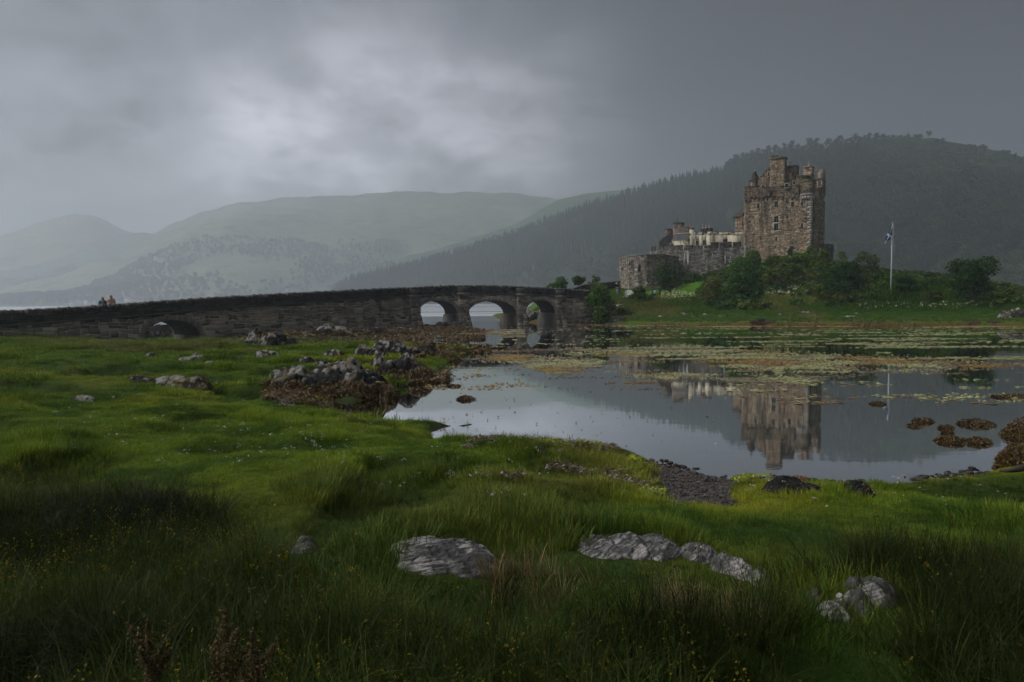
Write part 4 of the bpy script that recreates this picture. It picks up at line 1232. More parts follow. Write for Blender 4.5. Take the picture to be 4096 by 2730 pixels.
for (X0, X1, Yt) in ((795, 868, 586), (880, 1015, 582), (1022, 1150, 574), (1155, 1283, 566), (1308, 1444, 570), (1466, 1600, 572), (1625, 1728, 570), (1735, 1846, 520), (1870, 2050, 516), (2082, 2196, 516)):
    wall_run('merlon', cur, X0, X1, Yt, 640, WCU - .02, PAL_WALL if X0 < 1700 else PAL_DARK, .55, M_WALLST, zfun=zr2)
# ------------------------------------------------------------------ low polygonal bastion in front
bas = thing('bastion', at(2560, 1160, 120), 'low polygonal stone bastion with plain grassy top left of the dark bush', 'wall')
BP = [at(2478, 1160, 129), at(2520, 1160, 122), at(2585, 1160, 118.5), at(2660, 1160, 120), at(2712, 1160, 126), at(2712, 1160, 140), at(2478, 1160, 142)]
ztb = [float((CAM + ray(px, py) * (Y_ / ray(px, py)[1]))[2]) for px, py, Y_ in ((2478, 1029, 129), (2520, 1026, 122), (2585, 1024, 118.5), (2660, 1027, 120), (2712, 1030, 126))]
ZBT = float(np.mean(ztb)); ZBB = 2.0
bb = Buf(); n = len(BP)
V = [(p_[0], p_[1], ZBB) for p_ in BP] + [(p_[0], p_[1], ZBT) for p_ in BP]
cen = np.mean([p_[:2] for p_ in BP], 0)
Vi = np.array(V); Vi[:, :2] = cen + (Vi[:, :2] - cen) * 0.985
bb.add(Vi, [(i, (i + 1) % n, n + (i + 1) % n, n + i) for i in range(n)], np.mean(PAL_WALL, 0))
b1_ = bb.n; bb.add([(*cen, ZBT - .02)], np.zeros((0, 3), int), (0.06, 0.09, 0.02)); bb.more([(b1_, n + i, n + (i + 1) % n) for i in range(n)], 0)
mk('wall_core', bb, M_WALLST, bas)
bst = []
for i in range(4):
    A, B = BP[i][:2], BP[i + 1][:2]; Lw = float(np.hypot(*(B - A))); T = (B - A) / Lw; Nn = np.array([-T[1], T[0]])
    if Nn @ (cen - A) < 0: Nn = -Nn
    facing(lambda a, z, d, A=A, T=T, Nn=Nn: np.array([*(A + T * a + Nn * d), z]), 0, Lw, ZBB, ZBT, [], [(0.23, 0.20, 0.165), (0.18, 0.155, 0.13), (0.28, 0.225, 0.17), (0.15, 0.135, 0.12), (0.3, 0.27, 0.22)], rng, ch=(.15, .32), sw=(.22, .6), depth=.14, prot=.06, gap=.014, stones=bst)
    cb = Buf(); P = []
    for zz in (ZBT, ZBT + .16):
        P += [np.array([*(A - Nn * .12), zz]), np.array([*(B - Nn * .12), zz]), np.array([*(B + Nn * .6), zz]), np.array([*(A + Nn * .6), zz])]
    cb.add(P, BOXF, (0.2, 0.19, 0.16)); mk('coping', cb, M_WALLST, bas)
stones_to(bas, bst, M_WALLST, 250, 'stone', lambda s_: s_[2] if s_[0][:, 2].min() > 5 else -1)
for (px, py, h_) in ((2525, 1050, .9), (2555, 1070, 1.3), (2495, 1075, .5), (2566, 1073, .3)):
    d_ = ray(px, py); P = CAM + d_ * (119.8 / d_[1])
    bb = Buf(); wbox(bb, P + np.array([0, .1 if px > 2530 else 1.6, 0]), (.22, .6, h_), -.2, (0, 0, 0)); mk('drain_slot', bb, M_GLASS, bas)

# ------------------------------------------------------------------ cream house inside the walls
WH = 0.5
hou = thing('castle_house', cw(ux(2800, 960, WH), WH + 3, zy(1100, 2800, WH)), 'cream harled castle house with battlements and chimneys above the curtain wall', 'house')
zlow = zr2(1050, 560, 1330, 720, WH)[2]
def hwall(name, X0, X1, Yt, w, thick, mat=None, col=(.5, .45, .35), zl=None, X1w=None):
    u0, u1, z0, z1_ = zr2(X0, Yt, X1, 720, w)
    bb = Buf(); cbox(bb, u0, u1, w, w + thick, zlow if zl is None else zl, z1_, col)
    return mk(name, bb, mat or M_HARL, hou), (u0, u1, z1_)
def hwall_open(name, X0, X1, Yt, w, thick, opens):
    """harled wall with real window openings"""
    u0, u1, z0, z1_ = zr2(X0, Yt, X1, 720, w)
    bb = Buf()
    cbox(bb, u0, u1, w + .28, w + thick, zlow, z1_, (.1, .1, .1))
    xs = sorted({u0, u1} | {q for o in opens for q in o[:2]})
    for a0, a1 in zip(xs[:-1], xs[1:]):
        cut = [(o[2], o[3]) for o in opens if o[0] <= a0 + 1e-6 and o[1] >= a1 - 1e-6]
        zz = zlow
        for c0, c1 in sorted(cut):
            cbox(bb, a0, a1, w, w + .279, zz, c0, (.5, .45, .35)); zz = c1
        cbox(bb, a0, a1, w, w + .279, zz, z1_, (.5, .45, .35))
    return mk(name, bb, M_HARL, hou)
w_a = zr2(1500, 487, 1551, 556, WH); w_b = zr2(1611, 480, 1663, 552, WH); w_c = zr2(1930, 463, 1996, 518, WH + .8); w_d = zr2(1086, 526, 1141, 566, WH - .5)
hwall_open('wall', 1466, 1758, 388, WH, 6, [w_a, w_b])
hwall_open('wall', 1759, 2200, 384, WH + .8, 5, [w_c])
hwall('wall', 2201, 2335, 372, WH + .4, 5, M_WALLST, (0.14, 0.12, 0.10))
for r_, w in ((w_a, WH), (w_b, WH)): window(hou, r_, w, 3, 4, 0.06, .2, (.4, .36, .28))
window(hou, w_c, WH + .8, 1, 1, 0.06, .2, (.3, .2, .15))
for (X0, X1, Yt, w) in ((1466, 1500, 352, WH), (1544, 1628, 348, WH), (1682, 1756, 340, WH), (1757, 1824, 342, WH + .78), (1868, 2060, 346, WH + .78), (2062, 2110, 366, WH + .78), (2111, 2316, 342, WH + .78)):
    u0, u1, z0, z1_ = zr2(X0, Yt, X1, 392, w)
    bb = Buf(); cbox(bb, u0 + .01, u1 - .01, w - .015, w + .5, z0 - .05, z1_, (.5, .45, .35)); o = mk('merlon', bb, M_HARL, hou)
    bb = Buf(); cbox(bb, u0 - .06, u1 + .06, w - .08, w + .56, z1_, z1_ + .1, (.1, .095, .085)); mk('coping', bb, M_DRESS, o)
# polygonal end with a hipped slate roof
uL, uR_, z0, zE = zr2(1052, 478, 1392, 600, WH - .5)
cpl = [(uL, WH + 2.2), (uL + 1.0, WH - .2), (uL + 2.2, WH - .55), (uR_ - .4, WH - .5), (uR_, WH), (uR_, WH + 5), (uL, WH + 5)]
def planprism(poly, z0, z1_, mat, name, parent, col):
    n = len(poly); bb = Buf()
    V = [cw(u, w, z0) for u, w in poly] + [cw(u, w, z1_) for u, w in poly]
    bb.add(V, [(i, (i + 1) % n, n + (i + 1) % n, n + i) for i in range(n)], col)
    c0 = np.mean(V[n:], 0); b1_ = bb.n; bb.add([c0], np.zeros((0, 3), int), col); bb.more([(b1_, n + i, n + (i + 1) % n) for i in range(n)], 0)
    return mk(name, bb, mat, parent)
planprism(cpl, zlow, zE, M_HARL, 'apse_wall', hou, (.55, .5, .4))
planprism([(uL - .12 if abs(u - uL) < .01 else u, w - .12 if w < WH + 1 else w) for u, w in cpl], zE, zE + .1, M_DRESS, 'eaves_course', hou, (.3, .28, .22))
uRl, zRg = zr2(1185, 385, 1190, 400, WH + 2.4)[0], zr2(1185, 380, 1190, 400, WH + 2.4)[3]
apex0, apex1 = cw(uRl, WH + 2.4, zRg), cw(uR_ - .1, WH + 2.4, zRg)
for i in range(3):
    (ua_, wa_), (ub_, wb_) = cpl[i], cpl[i + 1]
    slates(hou, [cw(ua_, wa_ - .15, zE + .1), cw(ub_, wb_ - .15, zE + .1), apex0 if i < 2 else apex1, apex0], M_SLATE, 9, 5 if i < 2 else 12, (0.10, 0.092, 0.085), 'roof_slates')
slates(hou, [cw(uL, WH + 5, zE + .1), cw(uL, WH + 2.1, zE + .1), apex0, apex0], M_SLATE, 9, 8, (0.10, 0.092, 0.085), 'roof_slates')
bb = Buf(); tube(bb, [apex0 + np.array([0, 0, .04]), apex1 + np.array([0, 0, .04])], .11, 8); mk('ridge', bb, M_LEAD, hou)
bb = Buf(); cbox(bb, w_d[0], w_d[1], WH - .6, WH - .2, w_d[2], w_d[3], (0, 0, 0)); mk('window', bb, M_GLASS, hou)
# round chimney tower
u0, u1, z0, z1_ = zr2(1392, 305, 1462, 620, WH - .3); uc = (u0 + u1) / 2; rr = (u1 - u0) / 2
bb = Buf(); tube(bb, [cw(uc, WH - .3 + rr, zlow), cw(uc, WH - .3 + rr, z1_)], [rr, rr], 20, (.5, .45, .35)); ctw = mk('round_chimney', bb, M_HARL, hou)
bb = Buf(); zt = zr2(1392, 280, 1462, 305, WH)[3]; tube(bb, [cw(uc, WH - .3 + rr, z1_ - .02), cw(uc, WH - .3 + rr, z1_ + .1), cw(uc, WH - .3 + rr, zt - .1), cw(uc, WH - .3 + rr, zt)], [rr * 1.0, rr * 1.2, rr * 1.15, rr * .8], 20, (0.1, 0.09, 0.08)); mk('cap', bb, M_DRESS, ctw)
pot(ctw, z2(1428, 0)[0], z2(0, 207)[1], z2(0, 282)[1], 5.5, WH - .3 + rr, M_CLAY)
for (X0, X1, Y0, Y1) in ((1370, 1420, 370, 382), (1375, 1392, 430, 490)):
    u0, u1, z0, z1_ = zr2(X0, Y0, X1, Y1, WH - .4); bb = Buf(); cbox(bb, u0, u1, WH - .5, WH + .3, z0, z1_, (.1, .09, .08)); mk('ledge', bb, M_DRESS, ctw)
# three-pot stack
cs = wall_run('chimney_stack', hou, 1580, 1742, 300, 360, WH + 2.5, PAL_DARK, 1.2, M_WALLST, zfun=zr2)
for X in (1612, 1658, 1711): pot(cs, z2(X, 0)[0], z2(0, 232)[1], z2(0, 298)[1], 4.6, WH + 3.0, M_PALECLAY)
# crow-stepped gable and stacks behind
stp = [(926, 500), (950, 470), (978, 440), (1006, 428), (1034, 410), (1062, 384), (1090, 352), (1118, 330)]
for i, (X, Y) in enumerate(stp):
    X2 = stp[i + 1][0] if i + 1 < len(stp) else 1152
    wall_run('gable_step', hou, X, X2 - 1, Y, 600, WH + 6.5, PAL_DARK, .8, M_WALLST, zfun=zr2)
g1 = wall_run('chimney_stack', hou, 1150, 1276, 232, 420, WH + 6.0, [(0.24, 0.2, 0.17), (0.19, 0.16, 0.14), (0.28, 0.24, 0.2)], 1.6, M_KEEP, zfun=zr2)
u0, u1, z0, z1_ = zr2(1144, 198, 1282, 212, WH + 6); bb = Buf(); cbox(bb, u0, u1, WH + 5.9, WH + 7.7, z0, z1_, (.06, .055, .05)); mk('cap_slab', bb, M_DRESS, g1)
bb = Buf()
for X in (1150, 1190, 1230, 1264):
    a = zr2(X, 212, X + 12, 232, WH + 6); cbox(bb, a[0], a[1], WH + 6, WH + 7.5, a[2], a[3], (.1, .09, .08))
mk('cap_support', bb, M_DRESS, g1)
g2 = wall_run('chimney_stack', hou, 1022, 1086, 318, 470, WH + 8.5, PAL_KEEP, 1.2, M_KEEP, zfun=zr2)
u0, u1, z0, z1_ = zr2(1016, 296, 1090, 316, WH + 8.5); bb = Buf(); cbox(bb, u0, u1, WH + 8.4, WH + 9.9, z0, z1_, (.08, .07, .06)); mk('cap_slab', bb, M_DRESS, g2)
wall_run('rear_wall', hou, 1278, 1388, 284, 420, WH + 5.0, [(0.2, 0.18, 0.13), (0.15, 0.13, 0.1)], 2.0, M_KEEP, zfun=zr2)
# rain pipes on the cream wall
bb = Buf(); a = cpx(*z2(1492, 430), WH - .1); c_ = cpx(*z2(1470, 600), WH - .1)
tube(bb, [cw(a[0], WH - .08, a[1] + .6), cw(a[0], WH - .1, a[1]), cw(c_[0], WH - .1, a[1] - .8), cw(c_[0], WH - .1, c_[1])], .06, 6); mk('rain_pipe', bb, M_LEAD, hou)
bb = Buf(); a = cpx(*z2(1308, 485), WH - .62); c_ = cpx(*z2(1388, 566), WH - .62)
tube(bb, [cw(a[0], WH - .7, a[1]), cw(a[0] + .2, WH - .7, a[1] - .5), cw(c_[0], WH - .66, c_[1])], .07, 6); mk('rain_pipe', bb, M_IRON, hou)
# low block right of the keep
u0, u1, z0, z1_ = crect(3296, 982, 3322, 1100, 9); 
st2 = thing('low_wall_block', cw(u0, 9, z0), 'square stone block peeping out at the right foot of the keep', 'wall')
wall_run('wall', st2, 3294, 3322, 980, 1110, 9, PAL_WALL, 3, M_WALLST, zfun=lambda a, b_, c, d, w: crect(a, b_, c, d, w))
# ================================================================== SCATTER (stuff only) and VEGETATION
PROTO = {}
def scatter(name, P, scl, rot, idx, protos, mat_tint=None, key=None):
    """one object of kind stuff: prototypes set on points"""
    cn = 'proto_' + name
    col = bpy.data.collections.new(cn)
    for i, (bufs, mats) in enumerate(protos):
        me = bufs.mesh(f'{cn}_{i:02d}')
        for q in mats: me.materials.append(q)
        if hasattr(bufs, 'mi'):
            me.polygons.foreach_set('material_index', np.asarray(bufs.mi, np.int32))
        o = bpy.data.objects.new(f'{cn}_{i:02d}', me)
        col.objects.link(o)
    me = bpy.data.meshes.new(name)
    n = len(P)
    me.vertices.add(n); me.vertices.foreach_set('co', np.asarray(P, np.float32).ravel())
    def put(nm, typ, arr, k):
        a = me.attributes.new(nm, typ, 'POINT'); a.data.foreach_set(k, np.asarray(arr).ravel())
    put('rot', 'FLOAT_VECTOR', np.asarray(rot, np.float32), 'vector')
    scl = np.asarray(scl, np.float32)
    if scl.ndim == 1: scl = np.repeat(scl[:, None], 3, 1)
    put('scl', 'FLOAT_VECTOR', scl, 'vector')
    put('idx', 'INT', np.asarray(idx, np.int32), 'value')
    tint = np.ones((n, 3)) if mat_tint is None else np.asarray(mat_tint)
    put('tint', 'FLOAT_COLOR', np.concatenate([tint, np.ones((n, 1))], 1).astype(np.float32), 'color')
    me.update()
    o = bpy.data.objects.new(name, me); COL.objects.link(o)
    ng = bpy.data.node_groups.new('scatter_' + name, 'GeometryNodeTree')
    ng.interface.new_socket('Geometry', in_out='INPUT', socket_type='NodeSocketGeometry')
    ng.interface.new_socket('Geometry', in_out='OUTPUT', socket_type='NodeSocketGeometry')
    N = ng.nodes.new
    gi, go = N('NodeGroupInput'), N('NodeGroupOutput')
    mp_ = N('GeometryNodeMeshToPoints'); ip = N('GeometryNodeInstanceOnPoints'); ci = N('GeometryNodeCollectionInfo')
    ci.inputs['Collection'].default_value = col; ci.inputs['Separate Children'].default_value = True; ci.inputs['Reset Children'].default_value = True
    def na(nm, typ):
        q = N('GeometryNodeInputNamedAttribute'); q.data_type = typ; q.inputs['Name'].default_value = nm; return q.outputs[0]
    l = ng.links.new
    l(gi.outputs[0], mp_.inputs['Mesh']); l(mp_.outputs[0], ip.inputs['Points']); l(ci.outputs[0], ip.inputs['Instance'])
    ip.inputs['Pick Instance'].default_value = True
    l(na('idx', 'INT'), ip.inputs['Instance Index'])
    er = N('FunctionNodeEulerToRotation'); l(na('rot', 'FLOAT_VECTOR'), er.inputs[0]); l(er.outputs[0], ip.inputs['Rotation'])
    l(na('scl', 'FLOAT_VECTOR'), ip.inputs['Scale']); l(ip.outputs[0], go.inputs[0])
    md = o.modifiers.new('scatter', 'NODES'); md.node_group = ng
    return tag(o, kind='stuff')

def mat_leaf(name, sat=1.0, tinted=False, trans=0.38):
    t = NT(name)
    c = t.attr('Col')
    c = t.mix(1.0, c, (2.0, 1.9, 1.6), 'MULTIPLY')
    if tinted:
        c = t.mix(1.0, c, t.attr('tint', 'INSTANCER'), 'MULTIPLY')
    return t.leafy(c, trans)
M_LEAF = mat_leaf('leaf')
M_BARK = mat_simple('bark', (0.07, 0.06, 0.05), 0.95, 0.1, 8, 0.5)
M_PALEBARK = mat_simple('pale_bark', (0.22, 0.20, 0.17), 0.95, 0.1, 8, 0.4)
def leaves(buf, blobs, n, size, r, col, shell=0.55, var=0.35):
    """many small leaf-sized faces through the volume of the crown"""
    C = np.array([q[0] for q in blobs]); R = np.array([q[1] for q in blobs])
    wgt = R.prod(1) ** (2 / 3); wgt /= wgt.sum()
    k = r.choice(len(blobs), n, p=wgt)
    d = r.normal(size=(n, 3)); d /= np.linalg.norm(d, axis=1)[:, None]
    rad_ = (shell + (1.06 - shell) * r.random(n) ** 0.7)[:, None]
    P = C[k] + d * R[k] * rad_
    nr = d * 0.6 + r.normal(size=(n, 3)) * 0.7 + np.array([0, 0, 0.35]); nr /= np.linalg.norm(nr, axis=1)[:, None]
    a = np.cross(nr, r.normal(size=(n, 3))); a /= np.linalg.norm(a, axis=1)[:, None]
    b_ = np.cross(nr, a)
    s = (size * r.uniform(0.6, 1.35, n))[:, None]
    V = np.stack([P - a * s * .5 - b_ * s * .32, P + a * s * .1 - b_ * s * .5, P + a * s * .62 + b_ * s * .05, P - a * s * .05 + b_ * s * .5], 1).reshape(-1, 3)
    F = np.arange(n * 4).reshape(-1, 4)
    kb = r.uniform(0.75, 1.25, len(blobs))[k]
    br_ = kb * (1 + var * r.normal(size=n)).clip(0.4, 1.9)
    c = np.asarray(col)[None, :] * br_[:, None]
    c[:, 0] *= 1 + 0.25 * r.normal(size=n).clip(-1.5, 2)
    buf.add(V, F, np.repeat(np.clip(c, 0.002, 1), 4, 0))
def make_blobs(cen, rad3, nb, r, rel=(0.26, 0.44), flat=0.85):
    out = []
    for i in range(nb):
        d = r.normal(size=3); d /= np.linalg.norm(d)
        q = d * r.random() ** 0.45 * 0.74
        s = r.uniform(*rel)
        out.append((cen + q * rad3, np.array([rad3[0] * s, rad3[1] * s, rad3[2] * s * flat]) * r.uniform(.85, 1.2, 3)))
    return out
def tree(name, label, cat, x0, x1, ytop, D, col, seed, nb=18, n=3500, size=0.22, clear=0.18, group=None, bark=None, shell=0.55, rel=(0.26, 0.44), base=None, zf=isle_z):
    r = np.random.default_rng(seed)
    xc = (x0 + x1) / 2
    top = at(xc, ytop, D); wid = (x1 - x0) / FPX * D
    bz = float(zf(np.array([top[0]]), np.array([D]))[0])
    H = top[2] - bz
    T = thing(name, (top[0], D, bz), label, cat, group)
    z0 = bz + H * clear
    cen = np.array([top[0], D, (z0 + top[2]) / 2]); rad3 = np.array([wid / 2, wid / 2 * 0.85, (top[2] - z0) / 2])
    if clear < 0.13:           # a bush is full down to the ground
        bl = []
        for i in range(int(nb * 1.3)):
            a, q, hh = r.uniform(0, 2 * math.pi), r.random() ** .5, r.random()
            env = (1 - max(0.0, hh - .25) ** 2.2 * 1.2) * (0.85 + .15 * math.sin(hh * 9 + seed))
            s = r.uniform(*rel)
            bl.append((np.array([top[0] + math.cos(a) * q * env * wid * .36, D + math.sin(a) * q * env * wid * .30, bz + H * (.08 + .80 * hh)]), np.array([wid * .5 * s, wid * .45 * s, max(H, wid * .5) * .42 * s]) * r.uniform(.85, 1.25, 3)))
    else:
        bl = make_blobs(cen, rad3 * 1.08, nb, r, rel)
    cb = Buf(); leaves(cb, bl, n, size, r, col, shell)
    mk('crown', cb, M_LEAF, T)
    tb = Buf()
    r0 = max(0.05, 0.028 * H)
    fork = np.array([top[0] + r.normal() * .03 * wid, D, bz + H * max(clear, .12) * 1.1])
    tube(tb, [np.array([top[0], D, bz - .15]), (np.array([top[0], D, bz]) + fork) / 2 + r.normal(size=3) * .02 * H * np.array([1, 1, 0]), fork], [r0 * 1.3, r0, r0 * .85], 7)
    for c_, _ in bl[:min(len(bl), 11)]:
        mid = fork + (c_ - fork) * .5 + r.normal(size=3) * .05 * wid
        tube(tb, [fork, mid, c_ + np.array([0, 0, .15 * rad3[2]])], [r0 * .6, r0 * .35, r0 * .1], 5, cap=False)
    mk('trunk', tb, bark or M_BARK, T)
    return T
DK, MDG, OLV, FRS, YEL = (0.022, 0.045, 0.013), (0.045, 0.085, 0.018), (0.07, 0.085, 0.022), (0.05, 0.115, 0.035), (0.10, 0.12, 0.02)
tree('leafy_tree', 'small dense green tree just behind the right end of the bridge parapet', 'tree', 2188, 2284, 1104, 99, (0.03, 0.07, 0.02), 101, 16, 2600, .24)
tree('leafy_tree', 'thin open tree with bare lower boughs left of the bastion', 'tree', 2284, 2352, 1093, 106, (0.055, 0.09, 0.03), 102, 11, 1100, .24, .3, shell=.3, rel=(.2, .36))
tree('leafy_tree', 'slim open sapling leaning at the approach wall beside the bastion', 'tree', 2346, 2404, 1096, 107, (0.06, 0.095, 0.03), 103, 9, 800, .24, .3, shell=.3, rel=(.18, .34))
tree('bush', 'big green bush hiding the island end of the bridge', 'bush', 2330, 2466, 1138, 83.3, MDG, 104, 26, 7000, .2, .02)
tree('bush', 'rounded green bush in front of the pale approach path', 'bush', 2504, 2614, 1146, 94, (0.05, 0.085, 0.02), 105, 18, 3800, .2, .02)
tree('bush', 'dark round bush growing against the bastion wall', 'bush', 2598, 2728, 1054, 112, DK, 106, 18, 4200, .25, .03)
tree('bush', 'dark low shrub at the foot of the curtain wall', 'bush', 2722, 2836, 1098, 114, (0.028, 0.055, 0.015), 107, 14, 2600, .25, .02)
tree('bush', 'tiny spiky dark shrub on the bright lawn', 'bush', 2660, 2688, 1147, 104, (0.03, 0.05, 0.015), 108, 7, 420, .2, .02)
tree('leafy_tree', 'large spreading green tree in the middle of the island shore', 'tree', 2876, 3062, 1036, 92, (0.036, 0.085, 0.022), 109, 26, 7000, .22, .08)
tree('leafy_tree', 'tall olive bush with bare brown stems left of the spreading tree', 'bush', 2796, 2900, 1105, 90, (0.065, 0.08, 0.022), 110, 16, 3000, .2, .10, shell=.4)
tree('bush', 'bright green bush below the left corner of the keep', 'bush', 2950, 3060, 994, 112, MDG, 111, 16, 3600, .25, .02)
tree('bush', 'low thicket below the middle of the keep', 'bush', 3040, 3168, 1012, 110, (0.05, 0.08, 0.018), 112, 18, 4200, .24, .02)
tree('bush', 'thicket below the slit windows of the keep', 'bush', 3130, 3236, 1014, 112, (0.04, 0.07, 0.016), 113, 16, 3600, .24, .02)
tree('conifer_sapling', 'dark little fir standing against the foot of the keep', 'tree', 3142, 3184, 984, 115, (0.02, 0.045, 0.02), 114, 9, 900, .22, .05)
tree('birch', 'loose olive birch with a pale bent stem above the cream flowers', 'tree', 3056, 3146, 1062, 101, (0.062, 0.085, 0.022), 115, 15, 2400, .2, .22, bark=M_PALEBARK, shell=.4)
tree('birch', 'loose birch beside the big dark tree', 'tree', 3140, 3226, 1052, 102, (0.055, 0.08, 0.022), 116, 15, 2400, .2, .22, bark=M_PALEBARK, shell=.4)
tree('bush', 'yellow green bush under the right corner of the keep', 'bush', 3196, 3268, 984, 110, (0.06, 0.10, 0.018), 117, 12, 2400, .24, .02)
tree('bush', 'round green bush right of the keep corner', 'bush', 3258, 3328, 988, 108, (0.052, 0.088, 0.018), 118, 12, 2300, .24, .02)
tree('bush', 'olive bush behind the big dark tree', 'bush', 3318, 3400, 1002, 106, (0.055, 0.08, 0.02), 119, 12, 2400, .24, .02)
tree('leafy_tree', 'broad very dark tree on the shore right of the keep', 'tree', 3262, 3512, 1040, 87, (0.018, 0.042, 0.014), 120, 32, 9000, .22, .06)
tree('hawthorn', 'wispy windblown hawthorn reaching right behind the dark tree', 'tree', 3372, 3548, 992, 97, (0.04, 0.055, 0.02), 121, 22, 3200, .2, .12, shell=.3, rel=(.2, .36))
tree('bush', 'small olive bush left of the broad dark tree', 'bush', 3244, 3314, 1134, 87, (0.07, 0.09, 0.02), 122, 10, 1400, .18, .02)
tree('bush', 'dark dense bush right of the flagpole', 'bush', 3556, 3674, 1104, 83, (0.022, 0.045, 0.014), 123, 18, 4000, .2, .02)
tree('bush', 'low green bush at the foot of the flagpole', 'bush', 3494, 3574, 1112, 86, (0.04, 0.062, 0.016), 124, 13, 2200, .2, .02)
tree('bush', 'long low hedge of gorse between flagpole and round tree', 'bush', 3656, 3820, 1130, 88, (0.034, 0.05, 0.016), 125, 20, 3600, .2, .02)
tree('leafy_tree', 'single round dark tree at the right end of the island', 'tree', 3806, 3984, 1012, 80, (0.02, 0.045, 0.014), 126, 28, 7000, .2, .16)
tree('bush', 'brown green bush left of the round tree', 'bush', 3770, 3850, 1118, 85, (0.045, 0.055, 0.018), 127, 12, 1800, .2, .02)
tree('bush', 'low bracken patch at the far right of the island', 'bush', 3968, 4120, 1165, 86, (0.055, 0.06, 0.018), 128, 14, 2600, .18, .02)
tree('bush', 'low dark brush on the shore below the hedge', 'bush', 3660, 3790, 1172, 81, (0.03, 0.045, 0.014), 129, 14, 2400, .18, .02)
tree('bush', 'low scrub left of the olive bush on the shore', 'bush', 2720, 2810, 1185, 92, (0.05, 0.075, 0.018), 130, 12, 2000, .18, .02)
tree('bush', 'low scrub beside the bridge end under the green bush', 'bush', 2262, 2350, 1215, 86, (0.045, 0.08, 0.02), 131, 10, 1700, .18, .02)
tree('bush', 'low scrub between the two green bushes by the path', 'bush', 2440, 2530, 1222, 88, (0.045, 0.07, 0.018), 132, 10, 1700, .18, .02)

# ------------------------------------------------------------------ forest on the hills (one mass: stuff)
def proto_conifer(seed):
    r = np.random.default_rng(seed); b_ = Buf()
    tube(b_, [(0, 0, 0), (0, 0, 1)], [.016, .004], 4, (0.03, 0.025, 0.02), cap=False)
    nt = 9
    for i in range(nt):
        z = .12 + .86 * i / nt; R = .19 * (1 - i / nt) ** .85 * r.uniform(.8, 1.15) + .012
        m_ = 11; a = np.arange(m_ * 2) / (m_ * 2) * 2 * math.pi + r.uniform(0, 6)
        rr_ = np.where(np.arange(m_ * 2) % 2 == 0, R, R * .45) * r.uniform(.7, 1.25, m_ * 2)
        V = [(0, 0, z + .12)] + [(rr_[k] * math.cos(a[k]), rr_[k] * math.sin(a[k]), z - .05 * (k % 2 == 0) + r.uniform(-.012, .012)) for k in range(m_ * 2)]
        b_.add(V, [(0, 1 + k, 1 + (k + 1) % (m_ * 2)) for k in range(m_ * 2)], np.array((1, 1, 1)) * r.uniform(.75, 1.2))
    return b_, [M_FTREE]
def proto_broad(seed, w=.36, n=260, s=.10):
    r = np.random.default_rng(seed); b_ = Buf()
    tube(b_, [(0, 0, 0), (0, 0, .5)], [.025, .012], 5, (0.4, 0.35, 0.3), cap=False)
    leaves(b_, make_blobs(np.array([0, 0, .6]), np.array([w, w, .40]), 12, r), n, s, r, (1, 1, 1), .7, .25)
    return b_, [M_FTREE]
def proto_pine(seed):
    r = np.random.default_rng(seed); b_ = Buf()
    tube(b_, [(0, 0, 0), (.01, 0, .5), (0, .01, .95)], [.02, .014, .004], 5, (0.4, 0.35, 0.3), cap=False)
    bl = []
    for i in range(17):
        z = .22 + .74 * (i + r.random()) / 17; a = r.uniform(0, 6.28); q = (1.12 - z) ** .7 * .30 * r.uniform(.1, 1)
        bl.append((np.array([q * math.cos(a), q * math.sin(a), z]), np.array([.16, .16, .075]) * (1.25 - .6 * z) * r.uniform(.8, 1.35)))
    leaves(b_, bl, 560, .065, r, (1, 1, 1), .45, .25)
    return b_, [M_FTREE]
t = NT('forest_leaf')
M_FTREE = t.leafy(t.mix(1.0, t.attr('Col'), t.attr('tint', 'INSTANCER'), 'MULTIPLY'), .2)
r = np.random.default_rng(77)
def forest_pts(S, n, dens, vmax=0.995):
    u = r.random(n * 3); v_ = r.random(n * 3) * vmax
    P = S(u, v_)
    keep_ = r.random(n * 3) < dens(u, v_, P)
    return u[keep_][:n], v_[keep_][:n], P[keep_][:n]
lo, hi = S_FOREST.range
def dens(u, v_, P):
    px = lo + u * (hi - lo)
    clr = sstep(3600, 3760, px) * sstep(.80, .93, v_)            # the bare shoulder on the right
    glade = sstep(.12, .3, fbm(P[:, 0] * .02, P[:, 1] * .02, oct=2, seed=5)) * .75
    return np.clip(1 - clr - glade * sstep(.5, .2, v_), 0, 1) * np.clip(0.55 + 0.45 * sstep(1100, 2400, px), 0, 1)
u_, v_, P_ = forest_pts(S_FOREST, 12000, dens)
px_ = lo + u_ * (hi - lo)
con = (sstep(.12, .34, v_ + .12 * fbm(P_[:, 0] * .01, P_[:, 1] * .01, oct=2, seed=8)) * sstep(3700, 2900, px_) * .92 + .12) > r.random(len(u_))
idx = np.where(con, r.integers(0, 4, len(u_)), 4 + r.integers(0, 4, len(u_)))
hgt = np.where(con, r.uniform(8, 14, len(u_)), r.uniform(6.5, 12, len(u_)))
tn = np.where(con[:, None], np.array([0.022, 0.042, 0.026]), np.array([0.040, 0.062, 0.026])) * r.uniform(.65, 1.4, (len(u_), 1))
P_[:, 2] -= .3
patch_ = fbm(P_[:, 0] * .012, P_[:, 1] * .012, oct=3, seed=14)[:, None]
tn = tn * (1 + .9 * sstep(-.1, .5, patch_)) * np.where(con[:, None], 1.0, np.array([1.25, 1.2, 1.0]))
rot = np.zeros((len(u_), 3)); rot[:, 2] = r.uniform(0, 6.28, len(u_)); rot[:, :2] = r.normal(size=(len(u_), 2)) * .04
scl = np.stack([hgt * np.where(con, 1, r.uniform(.9, 1.25, len(u_)))] * 2 + [hgt], 1)
FP = [proto_conifer(i) for i in range(4)] + [proto_broad(10 + i) for i in range(4)]
scatter('forest', P_, scl, rot, idx, FP, tn)
